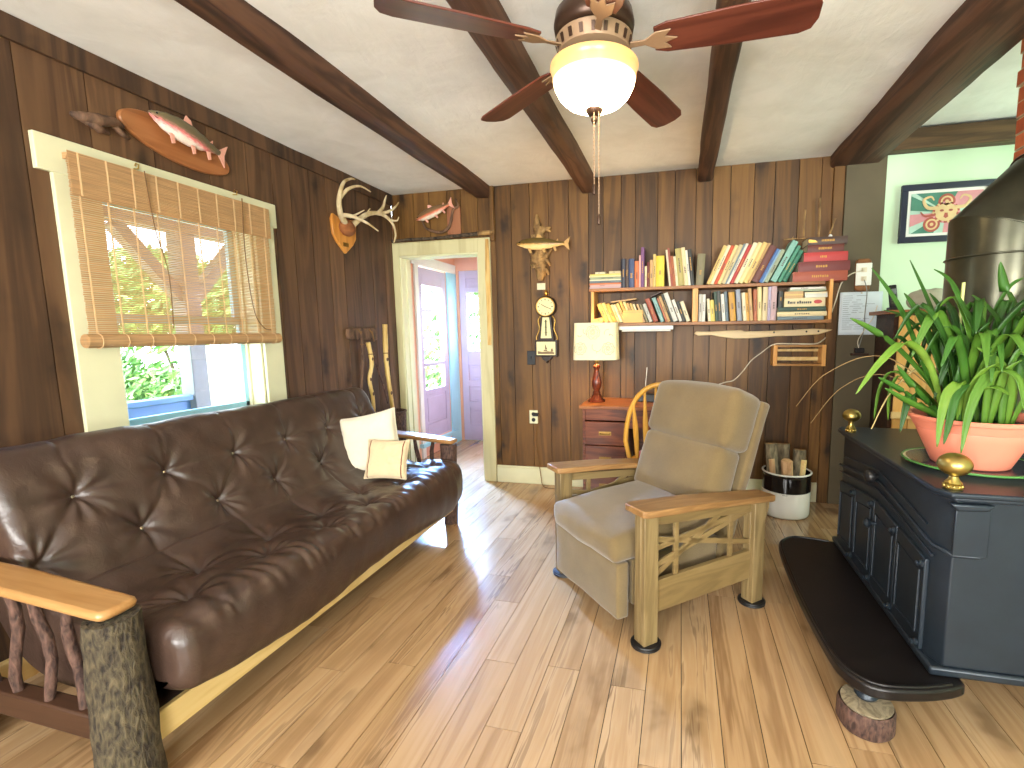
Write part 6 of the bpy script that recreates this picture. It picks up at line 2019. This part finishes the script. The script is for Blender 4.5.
# feet
for (x, y) in ((3.09, 1.655), (3.20, 2.60), (3.88, 1.78), (3.88, 2.52)):
    z0 = .085 if x < 3.5 else .0005
    top = HZ - .041 if x < 3.5 else HZ + .002
    b = MB().lathe([(.030, z0 + .0005), (.036, z0 + .010), (.032, z0 + .022), (.024, z0 + .030), (.030, z0 + .042), (.036, top - .004), (.036, top)] if x < 3.5 else [(.035, z0), (.042, z0 + .02), (.025, z0 + .08), (.04, top)], (x, y, 0), 22)
    b.build('foot', M_iron, st, True, smooth=50)
for (wx, y, lab) in ((3.085, 1.635, 'round wood slice with reddish bark under the near stove foot'), (3.20, 2.60, 'round wood slice under the far foot of the stove hearth')):
    t = thing('wood_slice', lab, 'wood slice', (wx, y, 0))
    q = MB()
    n = 40
    vs, fs = [], []
    for k, (r_, z) in enumerate(((.078, .001), (.084, .012), (.083, .07), (.079, .080))):
        for i in range(n):
            a = 2 * PI * i / n
            w_ = 1 + .04 * noise.noise(Vector((math.cos(a) * 2, math.sin(a) * 2, y))) + .02 * noise.noise(Vector((math.cos(a) * 9, math.sin(a) * 9, z * 14)))
            vs.append((wx + r_ * w_ * math.cos(a), y + r_ * w_ * math.sin(a), z))
    for k in range(3):
        for i in range(n):
            a, b_ = k * n + i, k * n + (i + 1) % n
            fs.append((a, b_, b_ + n, a + n))
    q.add(vs, fs)
    q.build('bark', M_barkred, t, True, smooth=60)
    MB().lathe([(.074, .078), (.076, .084), (.06, .085), (.001, .0852)], (wx, y, 0), 36).build('cut_face', wood('grey_cut_face', rgb(96, 84, 66), rgb(140, 126, 102), rgb(166, 152, 126), 'z', stretch=1, ring=5), t, True)
# brass finials on the stove top corners
def finial(name, label, x, y, s, lift):
    t = thing(name, label, 'finial', (x, y, ZT))
    MB().lathe([(.030 * s, .0005), (.032 * s, .006), (.024 * s, .014), (.028 * s, .020), (.018 * s, .030), (.014 * s, .036 + lift * .5), (.018 * s, .038 + lift)], (x, y, ZT), 24).build('base', M_gold, t, True, smooth=40)
    MB().ball((x, y, ZT + .036 + lift + .040 * s), .054 * s, .054 * s, .042 * s, 28, 16).build('ball', M_gold, t, True, smooth=80)
    b = MB()
    for k in range(10):
        a = 2 * PI * k / 10
        b.ball((x + .028 * s * math.cos(a), y + .028 * s * math.sin(a), ZT + .0105), .0058 * s, n=8, m=6)
    b.build('beading', M_gold, t, True)
finial('brass_finial', 'larger brass ball finial on the near front corner of the stove top', SX0 + .022, Y0 + .02, .84, .008)
finial('brass_finial', 'smaller brass ball finial on the far front corner of the stove top', SX0 + .004, Y1 - .12, .74, .016)

# stove pipe with a gored elbow into the chimney
PXc, PYc, PR = 3.738, 2.38, .18
pp = thing('stove_pipe', 'thick dark metal stove pipe with an elbow into the brick chimney', 'stove pipe', (PXc, PYc, ZT))
def pipe_seg(name, c0, n0, c1, n1, r_, seam=True):
    q = MB()
    n = 48
    vs, fs = [], []
    for c_, nn in ((c0, n0), (c1, n1)):
        c_, nn = Vector(c_), Vector(nn).normalized()
        y_ = Vector((0, 1, 0))
        x_ = y_.cross(nn).normalized()
        # miter so that the segment keeps a circular section along its own axis
        ax = (Vector(c1) - Vector(c0)).normalized()
        k = 1 / max(.6, abs(ax.dot(nn)))
        for i in range(n):
            a = 2 * PI * i / n
            vs.append(c_ + x_ * math.cos(a) * r_ * k + y_ * math.sin(a) * r_)
    for i in range(n):
        fs.append((i, (i + 1) % n, n + (i + 1) % n, n + i))
    q.add(vs, fs)
    o = q.build(name, M_pipe, pp, True, smooth=60, fix=False)
    return o
def seam(c_, nn, r_, k=1.0):
    nn = Vector(nn).normalized(); y_ = Vector((0, 1, 0)); x_ = y_.cross(nn).normalized()
    MB().tube([Vector(c_) + x_ * math.cos(a) * r_ * k + y_ * math.sin(a) * r_ for a in [2 * PI * i / 48 for i in range(49)]], .004, 6, cap=False).build('seam_bead', M_pipe, pp, True, smooth=60)
zA, zB_, zC = 1.275, 1.58, 1.672
MB().lathe([(PR + .03, 0), (PR + .03, .02), (PR + .008, .03), (PR + .004, .08)], (PXc, PYc, ZT), 40).build('collar', M_iron, pp, True, smooth=40)
pipe_seg('pipe_section', (PXc, PYc, ZT + .02), (0, 0, 1), (PXc, PYc, zB_), (0, 0, 1), PR)
pipe_seg('pipe_section', (PXc, PYc, zB_), (0, 0, 1), (PXc, PYc, zC), (.404, 0, 1), PR)
seam((PXc, PYc, zB_), (0, 0, 1), PR + .004)
c1 = Vector((PXc, PYc, zC)); d1 = Vector((math.sin(math.radians(44)), 0, math.cos(math.radians(44))))
e1 = c1 + d1 * .20
d2 = Vector((math.sin(math.radians(68)), 0, math.cos(math.radians(68))))
e2 = e1 + d2 * .13
b1 = (Vector((0, 0, 1)) + d1).normalized(); b2 = (d1 + d2).normalized(); b3 = (d2 + Vector((1, 0, 0))).normalized()
for a_, na, c_, nc in ((c1, b1, e1, b2), (e1, b2, e2, b3), (e2, b3, e2 + Vector((.05, 0, 0)), Vector((1, 0, 0)))):
    pipe_seg('elbow_gore', a_, na, c_, nc, PR)
for c_, nn in ((c1, b1), (e1, b2), (e2, b3)):
    seam(c_, nn, PR + .002, 1.035)

# ------------------------------------------------------------------ plate, pot and strap-leaved plant
POTX, POTY = 3.492, 1.99
t = thing('green_rimmed_plate', 'dark green rimmed plate under the salmon flower pot', 'plate', (POTX, POTY, ZT))
M_plate = plain('plate_glaze', rgb(206, 214, 186), .25, 0, .05, 6)
M_plategreen = plain('green_glaze', rgb(74, 128, 64), .25, 0, .1, 6)
M_platedark = plain('navy_glaze', rgb(36, 48, 66), .25, 0, .1, 6)
q = MB()
q.lathe([(.10, .0008), (.13, .004), (.198, .016), (.200, .019), (.19, .019), (.125, .0085), (.001, .007)], (POTX, POTY, ZT), 56)
q.build('dish', M_plate, t, True, smooth=50)
MB().lathe([(.128, .0092), (.186, .0192), (.188, .0200), (.130, .0105)], (POTX, POTY, ZT), 56).build('dark_band', M_platedark, t, True, smooth=50)
MB().tube([(POTX + .199 * math.cos(a), POTY + .199 * math.sin(a), ZT + .0178) for a in [2 * PI * i / 56 for i in range(57)]], .0042, 8, cap=False).build('rim', M_plategreen, t, True)
t = thing('flower_pot', 'salmon plastic flower pot standing on the green rimmed plate', 'pot', (POTX, POTY, ZT + .011))
M_salmonpot = plain('salmon_plastic', rgb(232, 138, 112), .4, 0, .05, 8, 0, .4)
z0 = ZT + .0112
q = MB()
prof = [(.001, 0), (.110, 0), (.114, .003), (.130, .04), (.157, .10), (.167, .125), (.167, .130), (.172, .132), (.186, .160), (.196, .164), (.199, .172), (.193, .178), (.180, .176), (.172, .150)]
vs, fs = [], []
n = 56
for r_, z in prof:
    for k in range(n):
        a = 2 * PI * k / n
        vs.append((POTX + r_ * math.cos(a), POTY + r_ * math.sin(a), z0 + z))
for i in range(len(prof) - 1):
    for k in range(n):
        a_, b_ = i * n + k, i * n + (k + 1) % n
        fs.append((a_, b_, b_ + n, a_ + n))
q.add(vs, fs)
q.build('pot', M_salmonpot, t, True, smooth=40, fix=False)
MB().lathe([(.170, .146), (.12, .152), (.05, .154), (.001, .153)], (POTX, POTY, z0), 40).build('soil', plain('potting_soil', rgb(58, 42, 30), .95, 0, .4, 60, .6), t, True)
pl = thing('strap_leaf_plant', 'bushy green plant with long arching strap leaves in the salmon pot', 'plant', (POTX, POTY, z0 + .154))
def leafmat():
    q = Mat('strap_leaf')
    q.set(Roughness=.42, **{'Specular IOR Level': .5})
    at = q.n('ShaderNodeAttribute', attribute_name='rnd')
    tc = q.n('ShaderNodeTexCoord')
    nz = q.n('ShaderNodeTexNoise', i_Scale=10.0, i_Detail=3.0)
    q.l(tc.outputs['Object'], nz.inputs['Vector'])
    f = q.math('ADD', at.outputs['Fac'], q.math('MULTIPLY', q.math('SUBTRACT', nz.outputs[0], .5), .35))
    col = q.ramp(f, [(.1, rgb(36, 74, 24)), (.45, rgb(64, 114, 36)), (.75, rgb(106, 146, 48)), (1, rgb(152, 174, 76))])
    q.l(col, q.p.inputs['Base Color'])
    tr = q.n('ShaderNodeBsdfTranslucent')
    q.l(col, tr.inputs['Color'])
    mx = q.n('ShaderNodeMixShader')
    mx.inputs[0].default_value = .28
    q.l(q.p.outputs[0], mx.inputs[1]); q.l(tr.outputs[0], mx.inputs[2]); q.l(mx.outputs[0], q.out.inputs[0])
    return q.m
M_leaf = leafmat()
LEAVES = [
    ([(3.421,2.0,0.95),(3.327,1.983,1.148),(3.228,1.967,1.363),(3.124,1.95,1.511)],0.034,0.45),
    ([(3.443,2.05,0.964),(3.408,2.083,1.216),(3.393,2.117,1.354),(3.32,2.15,1.558)],0.03,0.3),
    ([(3.564,2.0,0.969),(3.515,2.025,1.217),(3.476,2.05,1.325),(3.428,2.075,1.46),(3.381,2.1,1.515)],0.036,0.4),
    ([(3.427,2.0,0.95),(3.333,1.975,1.109),(3.22,1.95,1.228),(3.132,1.925,1.293),(3.049,1.9,1.336)],0.03,0.5),
    ([(3.388,1.95,0.966),(3.305,1.9,1.171),(3.208,1.85,1.248),(3.116,1.8,1.187),(3.034,1.75,1.085)],0.03,0.8),
    ([(3.423,1.98,0.961),(3.369,1.98,1.159),(3.298,1.98,1.326),(3.242,1.98,1.423)],0.05,0.35),
    ([(3.456,2.03,0.961),(3.425,2.047,1.144),(3.41,2.063,1.326),(3.365,2.08,1.427)],0.042,0.3),
    ([(3.518,1.97,0.973),(3.483,1.963,1.22),(3.447,1.957,1.299),(3.37,1.95,1.444)],0.052,0.45),
    ([(3.609,2.0,0.971),(3.599,1.983,1.287),(3.54,1.967,1.423),(3.507,1.95,1.515)],0.042,0.4),
    ([(3.558,1.92,0.984),(3.546,1.893,1.083),(3.496,1.867,1.168),(3.407,1.84,1.234)],0.04,0.7),
    ([(3.616,2.04,0.964),(3.577,2.043,1.27),(3.542,2.047,1.355),(3.484,2.05,1.414)],0.036,0.35),
    ([(3.394,1.9,0.968),(3.394,1.872,1.106),(3.339,1.845,1.085),(3.312,1.818,1.011),(3.296,1.79,0.909)],0.036,0.75),
    ([(3.414,1.91,0.967),(3.413,1.882,1.105),(3.368,1.855,1.074),(3.343,1.828,1.0),(3.319,1.8,0.917)],0.034,0.3),
    ([(3.482,1.9,0.971),(3.48,1.87,1.151),(3.426,1.84,1.11),(3.385,1.81,1.015),(3.36,1.78,0.894)],0.036,0.6),
    ([(3.373,1.95,0.958),(3.324,1.917,1.005),(3.243,1.883,1.044),(3.154,1.85,1.095)],0.026,0.55),
    ([(3.392,1.96,0.964),(3.339,1.94,1.02),(3.267,1.92,1.096),(3.205,1.9,1.171)],0.03,0.45),
    ([(3.387,1.98,0.953),(3.324,1.953,1.01),(3.237,1.927,1.077),(3.149,1.9,1.128)],0.026,0.4),
    ([(3.431,2.05,0.949),(3.335,2.068,1.084),(3.265,2.085,1.132),(3.231,2.102,1.067),(3.223,2.12,0.941)],0.024,0.6),
    ([(3.452,2.08,0.944),(3.372,2.098,1.062),(3.301,2.115,1.114),(3.278,2.132,1.037),(3.284,2.15,0.934)],0.024,0.7),
    ([(3.393,1.98,0.953),(3.324,1.96,1.049),(3.268,1.94,1.058),(3.248,1.92,1.01),(3.23,1.9,0.934)],0.032,0.15),
    ([(3.568,1.98,0.973),(3.561,1.97,1.098),(3.55,1.96,1.237),(3.557,1.95,1.388)],0.046,0.3),
    ([(3.478,1.95,0.976),(3.466,1.943,1.117),(3.458,1.937,1.255),(3.484,1.93,1.315)],0.04,0.25),
    ([(3.514,2.05,0.959),(3.482,2.067,1.142),(3.489,2.083,1.289),(3.551,2.1,1.397)],0.038,0.2),
    ([(3.566,1.95,0.971),(3.588,1.933,1.119),(3.594,1.917,1.254),(3.616,1.9,1.319)],0.046,0.45),
    ([(3.496,1.9,0.978),(3.505,1.88,1.074),(3.51,1.86,1.152),(3.533,1.84,1.192)],0.044,0.65),
    ([(3.607,2.05,0.954),(3.64,2.062,1.089),(3.652,2.075,1.233),(3.7,2.088,1.392),(3.744,2.1,1.444)],0.04,0.5),
    ([(3.423,1.9,0.976),(3.422,1.873,1.083),(3.439,1.847,1.153),(3.477,1.82,1.187)],0.042,0.75),
    ([(3.393,1.93,0.97),(3.403,1.92,1.101),(3.412,1.91,1.215),(3.382,1.9,1.316)],0.04,0.3),
    ([(3.481,2.06,0.956),(3.46,2.073,1.179),(3.473,2.087,1.307),(3.514,2.1,1.355)],0.034,0.15),
    ([(3.57,1.92,0.97),(3.589,1.897,1.056),(3.61,1.873,1.093),(3.641,1.85,1.064)],0.04,0.6),
    ([(3.413,1.88,0.976),(3.425,1.86,1.065),(3.46,1.84,1.101),(3.499,1.82,1.081)],0.04,0.7),
    ([(3.471,1.88,0.978),(3.465,1.86,1.092),(3.477,1.84,1.153),(3.517,1.82,1.13),(3.529,1.8,1.036)],0.04,0.65),
    ([(3.429,2.03,0.945),(3.383,2.022,1.053),(3.331,2.015,1.153),(3.26,2.007,1.255),(3.225,2.0,1.263)],0.03,0.2),
    ([(3.456,2.06,0.94),(3.434,2.07,1.086),(3.379,2.08,1.235),(3.294,2.09,1.337),(3.225,2.1,1.368)],0.028,0.3),
    ([(3.658,2.06,0.962),(3.689,2.073,1.215),(3.732,2.087,1.321),(3.788,2.1,1.285)],0.04,0.3),
    ([(3.555,2.08,0.951),(3.565,2.09,1.16),(3.569,2.1,1.288),(3.625,2.11,1.432),(3.675,2.12,1.474)],0.036,0.4),
    ([(3.53,1.9,0.979),(3.527,1.887,1.123),(3.55,1.873,1.223),(3.59,1.86,1.223)],0.042,0.55),
]
rr = random.Random(21)
for k in range(50):                                     # fill in the crown on every side
    a = 2 * PI * k / 50 * 3.1 + rr.uniform(-.3, .3)
    L_ = rr.uniform(.28, .46)
    up = rr.uniform(.22, .43)
    b0 = Vector((POTX + rr.uniform(-.07, .07), POTY + rr.uniform(-.06, .06), z0 + .153))
    if math.sin(a) < -.2 or math.cos(a) < -.3: L_ *= .62
    if math.sin(a) > .3: L_ *= .6
    d_ = Vector((math.cos(a), math.sin(a), 0))
    drop = rr.uniform(.0, .22)
    LEAVES.append(([tuple(b0), tuple(b0 + d_ * L_ * .25 + Vector((0, 0, up * .6))), tuple(b0 + d_ * L_ * .65 + Vector((0, 0, up))), tuple(b0 + d_ * L_ + Vector((0, 0, up - drop)))], rr.uniform(.03, .046), rr.uniform(.1, .6)))
for k, (pts, w_, tone) in enumerate(LEAVES):
    if k < 37:
        # roots stay inside the pot
        b0 = Vector(pts[0])
        d_ = Vector((b0.x - POTX, b0.y - POTY, 0))
        if d_.length > .11: d_ = d_.normalized() * .11
        pts = [(POTX + d_.x, POTY + d_.y, z0 + .153)] + list(pts[1:])
    n = 22
    S = spline(pts, n)
    for p in S:                                         # leaves bend clear of the pipe and chimney
        v_ = Vector((p.x - PXc, p.y - PYc))
        if v_.length < PR + .035 and p.z > ZT + .1:
            v_ = v_.normalized() * (PR + .035)
            p.x, p.y = PXc + v_.x, PYc + v_.y
    vs, fs = [], []
    for i, p in enumerate(S):
        t_ = (S[min(i + 1, n - 1)] - S[max(i - 1, 0)]).normalized()
        side = t_.cross(Vector((0, 0, 1)))
        if side.length < .15: side = t_.cross(Vector((.3, 1, 0)))
        # turn the blade partly towards the room
        cs = Vector((.85, .25, .15))
        cs = cs - t_ * cs.dot(t_)
        side = (side.normalized() * .35 + cs.normalized() * (.8 if side.dot(cs) > 0 else -.8)).normalized()
        nr = side.cross(t_)
        u = i / (n - 1)
        ww = w_ * .74 / 2 * (.55 + .45 * min(1, u * 3)) * (1 - max(0, (u - .55) / .45) ** 2.2) + .0008
        fold = ww * .38
        vs += [p - side * ww + nr * fold, p - side * ww * .45 + nr * fold * .35, p, p + side * ww * .45 + nr * fold * .35, p + side * ww + nr * fold]
    for i in range(n - 1):
        for j in range(4):
            a = i * 5 + j
            fs.append((a, a + 1, a + 6, a + 5))
    q = MB().add(vs, fs, 0, tone)
    o = q.build('leaf', M_leaf, pl, True, smooth=80, fix=False)
    md = o.modifiers.new('thickness', 'SOLIDIFY'); md.thickness = .0016
MB().tube(spline([(3.50, 2.03, z0 + .153), (3.46, 2.05, 1.25), (3.465, 2.07, 1.46)], 16), [.006] * 16, 8).build('flower_stalk', plain('pale_stalk', rgb(186, 190, 120), .5), pl, True, smooth=60)
MB().tube(spline([(3.49, 2.03, z0 + .153), (3.40, 2.02, 1.12), (3.32, 2.0, 1.16), (3.22, 1.98, 1.06), (3.16, 1.96, .93)], 24), lerp_list([.004, .003, .002], 24), 6).build('dry_stalk', plain('dry_stalk', rgb(178, 158, 104), .7), pl, True, smooth=60)
for pts in ([(3.50, 2.05, z0 + .153), (3.30, 2.25, 1.18), (3.12, 2.40, 1.10), (3.02, 2.50, .93)], [(3.49, 2.05, z0 + .153), (3.33, 2.30, 1.10), (3.20, 2.45, 1.03), (3.10, 2.55, .84)]):
    MB().tube(spline(pts, 24), lerp_list([.004, .005, .002], 24), 6, flat=.4).build('dry_leaf', plain('dry_leaf', rgb(170, 140, 92), .8), pl, True, smooth=60)
# ------------------------------------------------------------------ outside
M_grass = plain('lawn', rgb(196, 208, 150), .9, 0, .12, 3)
M_leafout = Mat('bush_leaf')
M_leafout.set(Roughness=.5, **{'Base Color': rgb(96, 158, 62), 'Transmission Weight': 0, 'Subsurface Weight': 0})
_at = M_leafout.n('ShaderNodeAttribute', attribute_name='rnd')
M_leafout.l(M_leafout.ramp(_at.outputs['Fac'], [(0, rgb(58, 100, 46)), (.5, rgb(96, 146, 72)), (1, rgb(158, 190, 110))]), M_leafout.p.inputs['Base Color'])
M_leafout = M_leafout.m
M_porch = plain('porch_timber', rgb(128, 132, 132), .7, 0, .1, 5)
M_porchblue = plain('porch_blue', rgb(108, 150, 190), .6, 0, .08, 5)
struct(MB().box(-30, -.4, -15, 30, -.6, -.55).box(-.4, 12, 5.6, 30, -.6, -.55).build('ground_lawn', M_grass, smooth=0))
struct(MB().box(-1.75, -.17, -.5, 4.0, -.22, -.12).build('floor_porch_deck', M_porch, smooth=0))
struct(MB().box(-2.1, -.17, -.5, 4.0, 2.30, 2.36).build('roof_porch', M_porch, smooth=0))

def foliage(c, rx, ry, rz, n, size, seed):
    rr = random.Random(seed)
    q = MB()
    for i in range(n):
        u, v, t = rr.uniform(-1, 1), rr.uniform(0, 2 * PI), rr.uniform(.55, 1.0)
        k = math.sqrt(1 - u * u)
        lump = 1 + .22 * noise.noise(Vector((k * math.cos(v) * 2.2, k * math.sin(v) * 2.2, u * 2.2 + seed)))
        p = Vector((k * math.cos(v) * rx, k * math.sin(v) * ry, u * rz)) * t * lump
        nrm = Vector((rr.gauss(0, 1), rr.gauss(0, 1), rr.gauss(.4, 1))).normalized()
        a = nrm.orthogonal().normalized()
        b_ = nrm.cross(a)
        s = size * rr.uniform(.6, 1.3)
        p += Vector(c)
        q.add([p - a * s, p + b_ * s * .4 + nrm * s * .12, p + a * s, p - b_ * s * .4 + nrm * s * .12], [(0, 1, 2, 3)], 0, rr.random())
    return q

def shrub(name, label, cat, c, rx, ry, rz, n, size, seed, trunk=.03):
    base = (c[0], c[1], -.55)
    t = thing(name, label, cat, base)
    foliage(c, rx, ry, rz, n, size, seed).build('foliage', M_leafout, t, True, smooth=0, fix=False)
    q = MB()
    rr = random.Random(seed)
    for i in range(5):
        a = rr.uniform(0, 2 * PI)
        q.tube([base, (c[0] + math.cos(a) * rx * .2, c[1] + math.sin(a) * ry * .2, c[2] - rz * .3), (c[0] + math.cos(a) * rx * .5, c[1] + math.sin(a) * ry * .5, c[2] + rz * .2)], [trunk, trunk * .7, trunk * .3], 6)
    q.build('stem', M_bark, t, True)
    return t

shrub('garden_bush', 'bright green bush outside the window below the blind', 'bush', (-3.4, 3.72, .42), 1.0, .80, .80, 5200, .06, 5)
shrub('garden_tree', 'leafy tree beyond the porch post seen through the blind', 'tree', (-11.5, 10.9, 2.3), 2.2, 3.4, 1.35, 4600, .17, 8, .05)
shrub('garden_bush', 'green bush behind the window of the lilac door', 'bush', (-.2, 7.4, .95), 1.7, .7, 1.7, 3600, .09, 15)
t = thing('porch_post', 'grey porch post with forked braces outside the window', 'post', (-1.62, 3.28, -.12))
MB().box(-1.69, -1.55, 3.21, 3.35, -.12, 2.16).build('shaft', M_porch, t, True, bevel=.006)
for s in (-1, 1):
    MB().bar((-1.62, 3.28 + s * .05, 1.62), (-1.62, 3.28 + s * .50, 2.15), .09, .09, (1, 0, 0)).build('brace', M_porch, t, True)
struct(MB().box(-1.70, -1.54, -.4, 4.0, 2.16, 2.30).build('beam_porch', M_porch, smooth=0))
t = thing('porch_railing', 'blue boarded porch railing below the window view', 'railing', (-1.62, 2.4, -.12))
b = MB()
for i in range(8):
    b.box(-1.635, -1.60, -.3, 3.2, -.10 + i * .108, -.10 + i * .108 + .104)
b.build('board_panel', M_porchblue, t, True)
MB().box(-1.68, -1.56, -.3, 3.2, .77, .81).build('top_rail', M_porchblue, t, True, bevel=.004)
